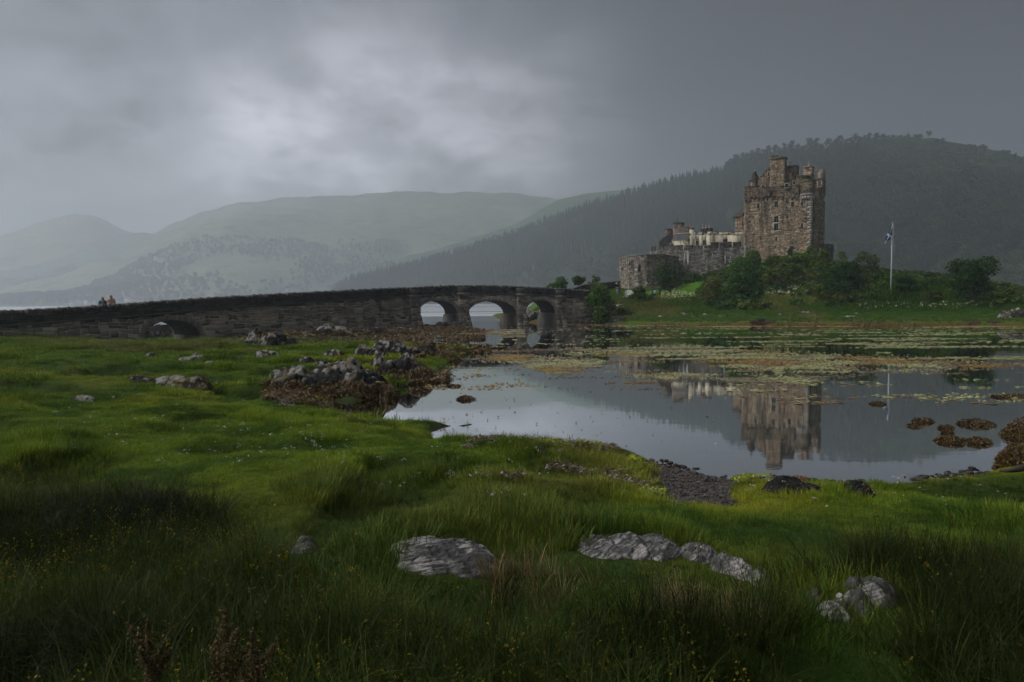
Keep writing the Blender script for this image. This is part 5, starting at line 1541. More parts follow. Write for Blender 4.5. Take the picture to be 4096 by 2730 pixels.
# woods along the far shore
def far_wood(name, S, n, vmax, seed, hr=(7, 12), f=.008, thr=0.05, tint=(0.05, 0.08, 0.045)):
    uu_, vv_, PP = forest_pts(S, n, lambda u, v, P: np.clip(sstep(thr, thr + .12, fbm(P[:, 0] * f, P[:, 1] * f, oct=3, seed=seed) + .42 * sstep(.30, .02, v)), 0, 1), vmax)
    k = len(uu_)
    ix_ = np.where(r.random(k) < .2, r.integers(0, 4, k), 4 + r.integers(0, 4, k))
    rt = np.zeros((k, 3)); rt[:, 2] = r.uniform(0, 6.28, k)
    scatter(name, PP, r.uniform(*hr, k), rt, ix_, FP, np.array(tint) * r.uniform(.6, 1.5, (k, 1)))
far_wood('far_woodland', S_FAR, 4500, .34, 5, (9, 16), .0045, .10)
far_wood('mid_woodland', S_MID, 2600, .8, 6, (8, 14), .008, .12)
far_wood('foothill_woodland', S_KNOLL, 1800, .7, 7, (9, 15), .006, .08)
# pines that stand out one by one on the skyline
pr = np.random.default_rng(5)
PINES = []
for i in range(5):
    b_, ms = proto_pine(40 + i)
    for q in b_.c: pass
    t = None
    PINES.append(b_)
M_PINE = NT('pine_needles'); _t = M_PINE
M_PINE = _t.leafy(_t.mix(1.0, _t.attr('Col'), (0.03, 0.05, 0.03), 'MULTIPLY'), .15)
PM = []
for i, b_ in enumerate(PINES):
    me = b_.mesh('crown'); me.materials.append(M_PINE); PM.append(me)
SKY = [2908, 2921, 2938, 2952, 2970, 2990, 3008, 3030, 3052, 3074, 3096, 3118, 3140, 3166, 3190, 3214, 3236, 3262, 3290, 3316, 3344, 3366, 3382, 3402, 3420, 3440, 3456, 3476, 3496, 3510, 3530, 3552, 3574, 3600, 3632]
HTS = [14, 16, 19, 17, 18, 15, 19, 20, 17, 21, 20, 16, 21, 23, 18, 15, 24, 22, 14, 20, 19, 23, 16, 18, 22, 17, 19, 21, 15, 20, 18, 16, 15, 12, 9]
ordw = ['first', 'second', 'third', 'fourth', 'fifth', 'sixth', 'seventh', 'eighth', 'ninth', 'tenth', 'eleventh', 'twelfth', 'thirteenth', 'fourteenth', 'fifteenth', 'sixteenth', 'seventeenth', 'eighteenth', 'nineteenth', 'twentieth']
for k, px in enumerate(SKY):
    P = S_FOREST(np.array([(px - lo) / (hi - lo)]), np.array([0.985]))[0]
    h = HTS[k] * .85
    nth = ordw[k] if k < 18 else ordw[len(SKY) - 1 - k]
    o = bpy.data.objects.new('pine_tree', PM[k % 5]); COL.objects.link(o)
    o.location = (P[0], P[1], P[2] - .5); o.scale = (h * pr.uniform(.9, 1.3), h * pr.uniform(.9, 1.3), h); o.rotation_euler = (pr.normal() * .05, pr.normal() * .05, pr.uniform(0, 6.28))
    tag(o, f'{nth} skyline pine from the {"left" if k < 18 else "right"} end of the ridge row above the castle', 'pine tree', 'pines on the ridge above the castle')
# ================================================================== ROCKS
t = NT('rock_surface'); p = t.pos()
c = t.mix(t.noise(p, 16, 6, 0.7), t.attr('Col'), t.mix(1.0, t.attr('Col'), (0.45, 0.45, 0.46), 'MULTIPLY'))
c = t.mix(t.rng(t.noise(p, 30, 3, 0.6), 0.60, 0.68, 0, .5), c, t.mix(1.0, c, (1.7, 1.7, 1.65), 'MULTIPLY'))
M_ROCK = t.pbr(c, 0.9, t.bump(t.noise(p, 26, 6, 0.7), 0.7, 0.03), 0.08)
t = NT('seaweed'); M_WEED = t.pbr(t.attr('Col'), 0.45, None, 0.5)
FOOT = []           # footprints where no grass grows: x, y, rx, ry
WPAL = np.array([(0.15, 0.075, 0.012), (0.085, 0.045, 0.012), (0.055, 0.032, 0.012), (0.20, 0.11, 0.018), (0.11, 0.085, 0.018)])
def ribbons(buf, P, down, r, ln=(.10, .26), wd=(.02, .05), pal=WPAL, lift=.03):
    """hanging wrack: short two-segment straps"""
    n = len(P)
    d = down + r.normal(size=(n, 3)) * .35; d /= np.linalg.norm(d, axis=1)[:, None]
    side = np.cross(d, r.normal(size=(n, 3))); side /= np.linalg.norm(side, axis=1)[:, None]
    l = r.uniform(*ln, n)[:, None]; w = r.uniform(*wd, n)[:, None]
    up = np.array([0, 0, 1.0]) * lift
    A = P + up * r.uniform(0.3, 1.2, n)[:, None]; B = A + d * l * .5 + up * .5; C_ = A + d * l - up * .6
    V = np.stack([A - side * w * .5, A + side * w * .5, B + side * w, B - side * w, C_ + side * w * .4, C_ - side * w * .4], 1).reshape(-1, 3)
    i = np.arange(n)[:, None] * 6
    F = np.concatenate([i + np.array([[0, 1, 2, 3]]), i + np.array([[3, 2, 4, 5]])])
    c = pal[r.integers(0, len(pal), n)] * r.uniform(.5, 1.35, (n, 1))
    buf.add(V, F, np.repeat(c, 6, 0))
def rock(label, x0, x1, y0, y1, seed, mounds=None, dep=0.7, style='lichen', weed=0, name='rock', group=None, cat='rock', zf=near_z, D=None, N=72, strat=(1.0, 0.35), sink=.12, hmul=1.0, foot=True, ytop=80):
    """an outcrop measured in the picture: x0..x1 wide, crest at y0, foot at y1"""
    r = np.random.default_rng(seed)
    xc = (x0 + x1) / 2
    if D is None:
        f = ground_hit(xc, y1, zf, y1=ytop)
    else:
        f = at(xc, y1, D)
    Df = f[1]
    wid = (x1 - x0) / FPX * Df
    if D is None:
        dflat = max(ground_hit(xc, y0, zf, y1=ytop)[1] - Df, .05)
        ry = min(wid * dep * (.5 if Df > 9 else .75), dflat * .40 + .02)
    else:
        ry = wid * dep / 2
    cx, cy_ = f[0] * (1 + ry / Df), Df + ry
    zt = at(xc, y0, cy_ + ry * .35)[2]
    gx_ = np.linspace(-1.08, 1.08, N); gy_ = np.linspace(-1.08, 1.08, N)
    A, B = np.meshgrid(gx_, gy_); A, B = A.ravel(), B.ravel()
    Xw, Yw = cx + A * wid / 2, cy_ + B * ry
    base = zf(Xw, Yw)
    bz = float(zf(np.array([cx]), np.array([cy_]))[0])
    H = max(zt - bz, 0.08) * hmul
    mounds = mounds or [(0, 0, 1, 1, 1)]
    sx_, sy_ = Xw * 1.0, Yw * 1.0
    sc_ = 3.2 / max(wid, .6)
    wob = fbm(Xw * sc_, Yw * sc_, oct=3, seed=seed) * .30
    h = np.full(len(A), -9.0)
    for (mx_, my_, rx_, ry_, mh) in mounds:
        q = np.hypot((A - mx_) / rx_, (B - my_) / ry_) + wob
        h = np.maximum(h, mh * np.clip(1 - q ** 2, 0, 1) ** .72 - np.maximum(q - 1, 0) * 1.2)
    # bedding planes and cracks
    ca, sa = math.cos(strat[0]), math.sin(strat[0])
    lx = (Xw * ca + Yw * sa); ly = (-Xw * sa + Yw * ca)
    rid = 1 - np.abs(fbm(lx * sc_ * 1.2, ly * sc_ * 5.0, oct=3, seed=seed + 2)) * 2.2
    fine = fbm(Xw * sc_ * 5, Yw * sc_ * 5, oct=4, seed=seed + 5)
    crk = np.abs(fbm(lx * sc_ * 2.0 + 3, ly * sc_ * 3.2, oct=3, seed=seed + 21))
    crk = 1 - sstep(0, .10, crk)                                    # narrow clefts
    blk_ = np.round(fbm(lx * sc_ * 1.6, ly * sc_ * 2.6, oct=2, seed=seed + 23) * 4) / 4
    z = np.maximum(base, -.12) * (1 - .5 * sstep(.2, .9, h)) + bz * .5 * sstep(.2, .9, h) + h * H + ((rid - .5) * strat[1] * .28 + fine * .17 + blk_ * .11 - crk * .10) * min(H, .6) * sstep(0, .35, h)
    z = np.where(h > 0, np.maximum(z, base - sink), base - sink - .3 * np.minimum(-h, 1))
    # colours that the rock has by itself: pale lichen on top, black tide zone, bare grey
    n1_ = fbm(Xw * 2.2, Yw * 2.2, z * 2.2, oct=4, seed=seed + 9); n2_ = fbm(Xw * 7, Yw * 7, z * 7, oct=3, seed=seed + 11)
    grey = np.array([0.15, 0.145, 0.14]); pale = np.array([0.40, 0.38, 0.34]); blk = np.array([0.028, 0.028, 0.03]); och = np.array([0.20, 0.145, 0.05])
    col = np.repeat(grey[None], len(A), 0) * (.75 + .5 * n2_)[:, None]
    if style == 'lichen':
        m_ = sstep(-.02, .22, n1_ * .7 + n2_ * .8 + .30 * (h - .62) + (rid - .5) * .2)[:, None]
        col = col * .5 + (pale - col * .5) * m_
        col = col + (och - col) * (sstep(.15, .4, fbm(Xw * 3, Yw * 3, z * 3, oct=3, seed=seed + 13)) * .65)[:, None]
    elif style == 'slab':
        lam = 1 - np.abs(fbm(lx * sc_ * 1.6, (ly + 1.6 * z) * sc_ * 9, z * sc_ * 3, oct=4, seed=seed + 31)) * 2.6
        m_ = sstep(.10, .85, lam * .55 + n2_ * .6 + n1_ * .5)[:, None]
        col = np.array([0.10, 0.098, 0.097]) + (np.array([0.62, 0.585, 0.56]) - 0.09) * m_
    elif style == 'dark':
        m_ = sstep(.1, .5, n1_ + n2_ * .4)[:, None]
        col = blk * 1.4 + (np.array([0.13, 0.125, 0.125]) - blk) * m_
    elif style == 'black':
        col = np.repeat(blk[None], len(A), 0) * (1 + .6 * n1_)[:, None]
    if style in ('lichen', 'shore', 'dark') and weed:
        col = blk + (col - blk) * sstep(.48, .92, z + n1_ * .3 + .06 * n2_)[:, None]
        col = col + (np.array([0.07, 0.042, 0.014]) - col) * sstep(.30, .12, z + n1_ * .12)[:, None]
    col = col * (1 - .55 * crk)[:, None]
    b_ = Buf(); b_.add(np.stack([Xw, Yw, z], 1), grid_faces(N, N), col)
    if foot: FOOT.append((cx, cy_, wid / 2 * .92, ry * .92))
    o = mk(name, b_, M_ROCK, None, smooth=False, at0=(cx, cy_, bz))
    tag(o, label, cat, group)
    if weed:
        ok = np.nonzero((h > .02) & (z < .48 + .2 * n1_) & (z > -.08))[0]
        if len(ok):
            weed = int(weed * 3); k = r.choice(ok, weed); P = np.stack([Xw[k], Yw[k], z[k]], 1) + r.normal(size=(weed, 3)) * np.array([wid / N, ry * 2 / N, .02]) * .6
            dn = np.stack([Xw[k] - cx, (Yw[k] - cy_) - ry * .5, np.full(weed, -ry * .8)], 1); dn /= np.linalg.norm(dn, axis=1)[:, None]
            wb = Buf(); pk = WPAL * (.6 if name == 'seaweed_mound' else .85); ks = float(np.clip(cy_ / 40, .22, 1.0)); ribbons(wb, P, dn, r, (.09 * ks, .22 * ks), (.014 * ks, .034 * ks), pal=pk, lift=.05 * ks)
            w_ = mk('seaweed', wb, M_WEED, o); w_['kind'] = 'stuff'
            w_.location = (0, 0, 0)
    return o
# shore outcrops (left of the bay)
rock('biggest dark shore rock with pale top and brown seaweed skirt', 1075, 1600, 1440, 1612, 201, [(-.55, -.1, .42, .6, .45), (.0, .25, .55, .6, .85), (.18, .4, .34, .4, 1.0), (.55, -.05, .42, .55, .72), (.8, -.15, .25, .4, .5), (-.15, -.3, .5, .45, .5)], .55, 'lichen', 5200, N=150, strat=(.9, .5), hmul=.92)
rock('dark seaweed covered rock between the biggest rock and the bay', 1500, 1760, 1420, 1528, 202, [(-.1, .2, .6, .6, 1), (.4, -.1, .5, .6, .6), (-.5, -.2, .5, .5, .7)], .6, 'lichen', 3600, N=80, strat=(.9, .4))
rock('pale lichen crowned rock mound in the middle of the left shore', 1378, 1560, 1378, 1432, 203, [(-.2, 0, .55, .8, 1), (.4, .1, .55, .6, .75)], .6, 'lichen', 0, N=70)
rock('long crusted rock behind the pale mound at the pool edge', 1470, 1700, 1366, 1420, 204, [(-.4, .1, .5, .7, 1), (.1, .1, .5, .7, .95), (.6, -.1, .45, .7, .7)], .5, 'lichen', 900, N=80)
rock('low black rock spit running into the floating weed', 1640, 1840, 1384, 1432, 205, [(-.4, .1, .6, .8, 1), (.3, 0, .6, .6, .6), (.75, 0, .3, .4, .3)], .5, 'dark', 2600, N=70)
rock('small pale topped rock between the two shore mounds', 1478, 1560, 1422, 1475, 206, None, .7, 'lichen', 0, N=46)
rock('ochre lichened outcrop left of the biggest rock', 1070, 1252, 1466, 1532, 207, [(-.35, .1, .6, .8, .75), (.3, .15, .55, .8, 1)], .55, 'lichen', 0, N=70, strat=(.8, .6))
rock('small pale boulder hugging the ochre outcrop', 1182, 1244, 1494, 1530, 208, None, .6, 'lichen', 0, N=36)
rock('pair of pale rocks in the turf behind the ochre outcrop', 1186, 1280, 1428, 1456, 209, [(0, 0, .9, .9, 1)], .6, 'lichen', 0, N=44)
rock('right small pale rock of the pair in the turf', 1258, 1324, 1442, 1468, 210, None, .6, 'lichen', 0, N=36)
rock('pale flat rock in the turf before the grey slabs', 1004, 1130, 1403, 1436, 211, [(0, .1, .9, .9, 1)], .5, 'lichen', 0, N=50)
rock('grey rock by the mud left of the pale mound', 1290, 1390, 1398, 1428, 212, None, .5, 'lichen', 0, N=44)
rock('wide low lichened outcrop standing alone in the left meadow', 532, 842, 1497, 1556, 213, [(-.65, -.1, .38, .7, .75), (-.2, .2, .4, .7, .85), (.2, -.05, .42, .75, .95), (.65, .1, .4, .7, 1)], .42, 'lichen', 0, N=100, strat=(.9, .6))
rock('small white topped boulder in the left meadow', 288, 382, 1580, 1612, 214, None, .5, 'lichen', 0, N=44)
rock('small dark rock in the far left meadow', 578, 642, 1411, 1438, 215, None, .5, 'lichen', 0, N=40)
rock('grey brown rock right of the small dark rock', 706, 822, 1417, 1444, 216, [(-.4, -.1, .6, .8, .55), (.4, .1, .55, .8, 1)], .45, 'lichen', 0, N=50)
rock('flat pale rock in front of the grey brown rock', 806, 872, 1442, 1460, 217, None, .5, 'lichen', 0, N=36)
# rocks under the bridge
rock('hump of layered dark rock below the bridge wall', 968, 1128, 1320, 1388, 218, [(-.3, .1, .6, .8, 1), (.35, -.1, .6, .8, .8)], .6, 'lichen', 700, N=70, strat=(.4, .6))
rock('smooth dark rock leaning on the layered hump', 1060, 1200, 1328, 1384, 219, [(-.2, 0, .7, .8, 1), (.5, 0, .4, .6, .5)], .5, 'dark', 600, N=56, strat=(.4, .6))
rock('rugged dark rock along the foot of the bridge wall', 1240, 1470, 1296, 1348, 220, [(-.4, .2, .5, .7, 1), (.1, .1, .5, .7, .8), (.6, 0, .5, .7, .6)], .35, 'lichen', 1600, N=80, strat=(.5, .5))
rock('low weedy rock before the first pier', 1440, 1660, 1305, 1345, 221, [(-.5, .1, .5, .7, .9), (0, .1, .5, .7, .8), (.55, 0, .5, .7, .8)], .3, 'dark', 2600, N=80)
rock('dark boulders at the foot of the second pier', 1680, 1860, 1288, 1318, 222, [(-.6, 0, .4, .7, .6), (0, .2, .5, .7, .9), (.6, 0, .4, .7, 1)], .4, 'dark', 1200, N=60)
rock('pale rock mass seen through the right arch', 2066, 2200, 1232, 1290, 223, [(-.2, 0, .9, .9, .9), (.5, .2, .6, .8, 1)], .5, 'lichen', 300, N=56, D=92, zf=lambda x, y: np.zeros_like(np.asarray(x, float)) - .1, foot=False)
rock('rocky bank seen through the small left arch', 460, 860, 1296, 1356, 230, [(-.6, 0, .5, .8, .9), (0, .2, .6, .8, 1), (.6, 0, .5, .8, .9)], .3, 'black', 300, N=60, D=57.5, zf=lambda x, y: np.zeros_like(np.asarray(x, float)) + .1, foot=False)
rock('rough dark rock at the island end of the bridge', 2236, 2360, 1258, 1296, 224, [(-.4, 0, .6, .8, .8), (.35, .1, .6, .8, 1)], .45, 'dark', 500, N=56, zf=isle_z, foot=False, ytop=120)
rock('squat grey rock in the grass of the island shore', 2430, 2506, 1272, 1290, 225, None, .5, 'dark', 0, N=40, zf=isle_z, foot=False, ytop=120)
rock('dark weedy hump at the island waterline below the tree', 3010, 3102, 1274, 1302, 226, [(-.3, 0, .7, .8, 1), (.5, 0, .5, .6, .5)], .5, 'dark', 900, N=44, zf=isle_z, foot=False, ytop=120)
rock('left brown boulder at the right island waterline', 3868, 3916, 1288, 1302, 227, None, .6, 'dark', 60, N=30, zf=isle_z, foot=False, ytop=120)
rock('right brown boulder at the right island waterline', 3952, 4002, 1284, 1302, 228, None, .6, 'dark', 60, N=30, zf=isle_z, foot=False, ytop=120)
rock('heap of pale rocks at the right edge of the island', 3990, 4130, 1232, 1276, 229, [(-.5, 0, .5, .7, .7), (.2, .1, .5, .7, 1), (.8, 0, .4, .7, .8)], .5, 'lichen', 0, N=60, zf=isle_z, foot=False, ytop=120)
# foreground slabs
rock('broad flat whitish slab in the front meadow', 1524, 2010, 2142, 2330, 231, [(-.3, .3, .7, .6, .8), (.25, .2, .75, .7, 1), (-.2, -.4, .6, .5, .5), (.5, -.3, .5, .5, .75)], .62, 'slab', 0, N=150, strat=(.35, .55), hmul=.7)
rock('low grey stones half hidden in rushes left of the slab', 1080, 1290, 2142, 2226, 232, [(-.6, -.1, .3, .5, .6), (.3, 0, .6, .7, 1)], .5, 'slab', 0, N=70, strat=(.5, .5))
rock('striped grey outcrop in the front meadow right of the slab', 2292, 2740, 2112, 2262, 233, [(-.5, -.1, .5, .7, .7), (.05, .1, .5, .8, 1), (.55, .05, .45, .8, .95)], 1.0, 'slab', 0, N=120, hmul=.75, strat=(1.1, .35))
rock('rounded grey rock continuing the striped outcrop', 2712, 2880, 2164, 2262, 234, None, 1.0, 'slab', 0, N=70, strat=(1.1, .3))
rock('long sloping grey rock end running down to the right', 2856, 3066, 2200, 2368, 235, [(-.5, .45, .55, .5, 1), (.0, .0, .5, .5, .85), (.5, -.5, .5, .5, .6)], 1.2, 'slab', 0, N=90, hmul=.8, strat=(1.2, .3))
for k, (lb, a) in enumerate((('largest stone of the pinkish stone cluster bottom right', (3430, 3590, 2326, 2440)), ('stone in front of the largest in the pinkish cluster', (3440, 3550, 2362, 2440)), ('flat stone at the left of the pinkish cluster', (3376, 3460, 2346, 2402)),
        ('wedge stone in the middle of the pinkish cluster', (3376, 3484, 2398, 2470)), ('lowest pale stone of the pinkish cluster', (3262, 3390, 2430, 2500)), ('leftmost small stone of the pinkish cluster', (3222, 3290, 2398, 2446)), ('round green grey stone in the pinkish cluster', (3332, 3382, 2416, 2462)))):
    rock(lb, *a, 241 + k, None, .9, 'slab', 0, N=48, hmul=1.5, strat=(.6, .3), group='pinkish stone cluster')
rock('flat black rock in the turf by the pebble inlet', 3066, 3284, 1904, 1990, 251, [(-.2, .2, .8, .7, 1), (.3, -.3, .6, .5, .7)], .75, 'dark', 60, N=70, strat=(.3, .4))
rock('second flat black rock right of the first', 3366, 3516, 1920, 1998, 252, [(-.1, .2, .8, .6, 1), (0, -.4, .6, .4, .7)], .8, 'dark', 60, N=60, strat=(.3, .4))
rock('dark boulder with bare top at the right edge of the bay', 4005, 4180, 1676, 1756, 253, None, .8, 'dark', 900, N=60, zf=lambda x, y: np.zeros_like(np.asarray(x, float)) - .08)
rock('seaweed covered rock on the right edge of the near shore', 3996, 4200, 1772, 1868, 254, [(-.2, .1, .8, .8, 1), (.5, -.2, .5, .6, .8)], .7, 'dark', 2200, N=64)
# wrack covered mounds standing in the shallows
def mound(label, x0, x1, y0, y1, seed, n):
    return rock(label, x0, x1, y0, y1, seed, None, .75, 'dark', n, name='seaweed_mound', cat='seaweed mound', group='seaweed mounds in the shallows', N=36, hmul=.7, zf=lambda x, y: np.zeros_like(np.asarray(x, float)) - .02, foot=False)
mound('round brown seaweed mound alone in the left bay', 1834, 1890, 1580, 1602, 261, 700)
mound('small flat seaweed tuft above the round mound', 1794, 1840, 1539, 1550, 262, 300)
mound('largest seaweed mound near the right edge of the bay', 3836, 3972, 1674, 1710, 263, 1400)
mound('left seaweed mound of the lower row at the right', 3746, 3856, 1739, 1776, 264, 1200)
mound('right seaweed mound of the lower row with a bare stone', 3868, 3960, 1744, 1780, 265, 900)
mound('small seaweed mound left of the largest one', 3762, 3812, 1697, 1720, 266, 400)
mound('tiny seaweed tuft under the small mound', 3774, 3806, 1725, 1738, 267, 200)
mound('long thin seaweed mound in the open right bay', 3654, 3728, 1670, 1694, 268, 500)
mound('thin seaweed strip below the long thin mound', 3630, 3684, 1700, 1712, 269, 250)
mound('lone ochre seaweed tuft left of the flag reflection', 3486, 3540, 1608, 1622, 270, 350)
mound('wide flat seaweed bank at the far right of the bay', 3960, 4140, 1580, 1598, 271, 900)
# small pale stones lying on the island shore
r = np.random.default_rng(31)
SM = []
for q in range(4):
    bm = bmesh.new(); bmesh.ops.create_icosphere(bm, subdivisions=2, radius=1.0)
    V = np.array([v_.co for v_ in bm.verts]); V *= (1 + .28 * vnoise(V[:, 0] * 1.4 + q * 5, V[:, 1] * 1.4, V[:, 2] * 1.4, seed=q + 60)[:, None])
    F = np.array([[v_.index for v_ in f_.verts] for f_ in bm.faces]); bm.free()
    b_ = Buf(); b_.add(V, F, np.array((.36, .35, .33)) * r.uniform(.8, 1.2)); me = b_.mesh('pale_stone'); me.materials.append(M_ROCK); SM.append(me)
spots = [(2730, 1256), (2738, 1262), (2690, 1247), (2620, 1242), (2640, 1270), (2770, 1270), (2820, 1262), (3100, 1233), (3112, 1236), (3130, 1230), (3145, 1234), (3160, 1231), (3085, 1238), (3120, 1262), (3215, 1254), (3225, 1251), (3232, 1253), (3258, 1267), (3240, 1240),
         (3340, 1238), (3355, 1242), (3368, 1237), (3380, 1243), (3392, 1239), (3405, 1246), (3418, 1240), (3432, 1236), (3380, 1268), (3392, 1271), (3404, 1269), (3415, 1270), (3425, 1256), (3470, 1237), (3490, 1240), (3505, 1236), (3520, 1239), (3540, 1237), (2560, 1262), (2385, 1272), (2880, 1268)]
for k, (px, py) in enumerate(spots):
    P = ground_hit(px, py, isle_z, 60, 130)
    o = bpy.data.objects.new('pale_stone', SM[k % 4]); COL.objects.link(o)
    s_ = r.uniform(.10, .26); o.scale = (s_ * r.uniform(1, 1.5), s_, s_ * r.uniform(.6, .8)); o.location = P + np.array([0, 0, s_ * .2]); o.rotation_euler = (0, 0, r.uniform(0, 6))
    tag(o, 'small pale stone lying on the green shore of the island', 'stone', 'pale stones on the island shore')

# ================================================================== PEBBLES, WRACK, FLOATING WEED (stuff)
def hits(px, py, fn, y0, y1, n=160):
    px = np.asarray(px); py = np.asarray(py)
    d = _F[None] + ((px - 2048) / FPX)[:, None] * _R[None] + ((1365 - py) / FPX)[:, None] * _U[None]
    Yv = np.geomspace(y0, y1, n)
    out = np.zeros((len(px), 3)); done = np.zeros(len(px), bool)
    for Y_ in Yv:
        k = np.nonzero(~done)[0]
        if not len(k): break
        P = CAM[None] + d[k] * (Y_ / d[k, 1])[:, None]
        z = fn(P[:, 0], P[:, 1]); h_ = P[:, 2] <= np.maximum(z, 0)
        out[k] = np.column_stack([P[:, :2], np.maximum(z, 0)]); done[k[h_]] = True
    return out
def in_foot(x, y, grow=1.0):
    q = np.zeros(np.shape(x), bool)
    for cx, cy_, rx_, ry_ in FOOT: q |= ((x - cx) / (rx_ * grow)) ** 2 + ((y - cy_) / (ry_ * grow)) ** 2 < 1
    return q
OCT = np.array([(1, 0, 0), (-1, 0, 0), (0, 1, 0), (0, -1, 0), (0, 0, 1), (0, 0, -1), (.62, .62, .4), (-.62, .62, .4), (-.62, -.62, .4), (.62, -.62, .4)], float)
OCF = np.array([(4, 6, 7), (4, 7, 8), (4, 8, 9), (4, 9, 6), (6, 0, 2), (6, 2, 7), (7, 2, 1), (7, 1, 8), (8, 1, 3), (8, 3, 9), (9, 3, 0), (9, 0, 6), (5, 2, 0), (5, 1, 2), (5, 3, 1), (5, 0, 3)])
# pick a vertex order that keeps octant 6 near +x+y
def pebble_bed(name, X_, Y_, Z_, s_, pal, r):
    n = len(X_); b_ = Buf()
    a = r.uniform(0, 6.28, n); ca, sa = np.cos(a)[:, None], np.sin(a)[:, None]
    S = np.stack([s_ * r.uniform(.9, 1.6, n), s_ * r.uniform(.7, 1.1, n), s_ * r.uniform(.45, .7, n)], 1)
    L_ = OCT[None] * S[:, None, :] * r.uniform(.8, 1.2, (n, 10, 1))
    V = np.stack([L_[..., 0] * ca - L_[..., 1] * sa, L_[..., 0] * sa + L_[..., 1] * ca, L_[..., 2]], -1) + np.stack([X_, Y_, Z_], 1)[:, None, :]
    F = (np.arange(n)[:, None, None] * 10 + OCF[None]).reshape(-1, 3)
    c = np.array(pal)[r.integers(0, len(pal), n)] * r.uniform(.6, 1.3, (n, 1))
    b_.add(V.reshape(-1, 3), F, np.repeat(c, 10, 0))
    return tag(mk(name, b_, M_ROCK), kind='stuff')
n = 30000
c0 = BEACH; X_ = c0[0] + r.uniform(-2.2, 2.2, n); Y_ = c0[1] + r.uniform(-2.5, 3.2, n)
w_ = beach_w(X_, Y_) > .35 + .3 * r.random(n)
X_, Y_ = X_[w_], Y_[w_]; d_ = near_d(X_, Y_)
ok = d_ > -.35 * r.random(len(d_)) ** 3 - .02
X_, Y_ = X_[ok][:7000], Y_[ok][:7000]
pebble_bed('pebble_beach', X_, Y_, np.maximum(near_z(X_, Y_), -.03) + .006, r.uniform(.012, .036, len(X_)), [(.11, .10, .095), (.07, .066, .066), (.16, .15, .14), (.13, .10, .085)], r)
# stones along the right waterline
n = 30000; X_ = r.uniform(1.5, 9, n); Y_ = r.uniform(8, 15, n); d_ = near_d(X_, Y_)
k = (d_ > -.35) & (d_ < .05) & (r.random(n) < .25 * sstep(-.3, .3, vnoise(X_ * 1.5, Y_ * 1.5, seed=77)))
pebble_bed('shore_pebbles', X_[k], Y_[k], np.zeros(k.sum()) + .005, r.uniform(.015, .06, k.sum()), [(.05, .048, .048), (.09, .085, .08), (.12, .09, .07)], r)
# wrack along the shores by the bridge and the spit
wb = Buf()
def wrack_px(x0, x1, y0, y1, n, zoff=.03, zf=near_z, pal=WPAL, ln=(.12, .32), wd=(.015, .04)):
    px, py = r.uniform(x0, x1, n), r.uniform(y0, y1, n)
    P = np.array([on_z(a, b_, .08) for a, b_ in zip(px, py)])
    z = np.maximum(zf(P[:, 0], P[:, 1]), 0)
    cl_ = fbm(P[:, 0] * .5, P[:, 1] * .5, oct=3, seed=12)
    k = (z < .55) & (cl_ + .25 > r.uniform(-.1, .35, n))
    P = P[k]; P[:, 2] = z[k] + zoff * (1 + r.random(k.sum()) * 2.5)
    dn = r.normal(size=(len(P), 3)) * np.array([1, 1, .25]); dn /= np.linalg.norm(dn, axis=1)[:, None]
    ribbons(wb, P, dn, r, ln, wd, pal, .05)
wrack_px(1040, 1940, 1318, 1356, 18000)
wrack_px(1660, 1960, 1384, 1420, 9000)
wrack_px(1560, 1800, 1470, 1530, 7000, ln=(.08, .2), wd=(.01, .025))
wrack_px(800, 1300, 1345, 1400, 2200)
wrack_px(1050, 1330, 1590, 1632, 5000, ln=(.05, .13), wd=(.006, .016))
wrack_px(2300, 4096, 1293, 1303, 6000, zf=isle_z)
wrack_px(2000, 2130, 1255, 1290, 600, zf=lambda x, y: np.zeros_like(x))
GPAL = np.array([(0.22, 0.26, 0.015), (0.16, 0.21, 0.02), (0.28, 0.30, 0.03)])
wrack_px(1780, 1880, 1388, 1402, 900, pal=GPAL)
wrack_px(1350, 1480, 1345, 1352, 500, pal=GPAL)
tag(mk('beached_seaweed', wb, M_WEED), kind='stuff')
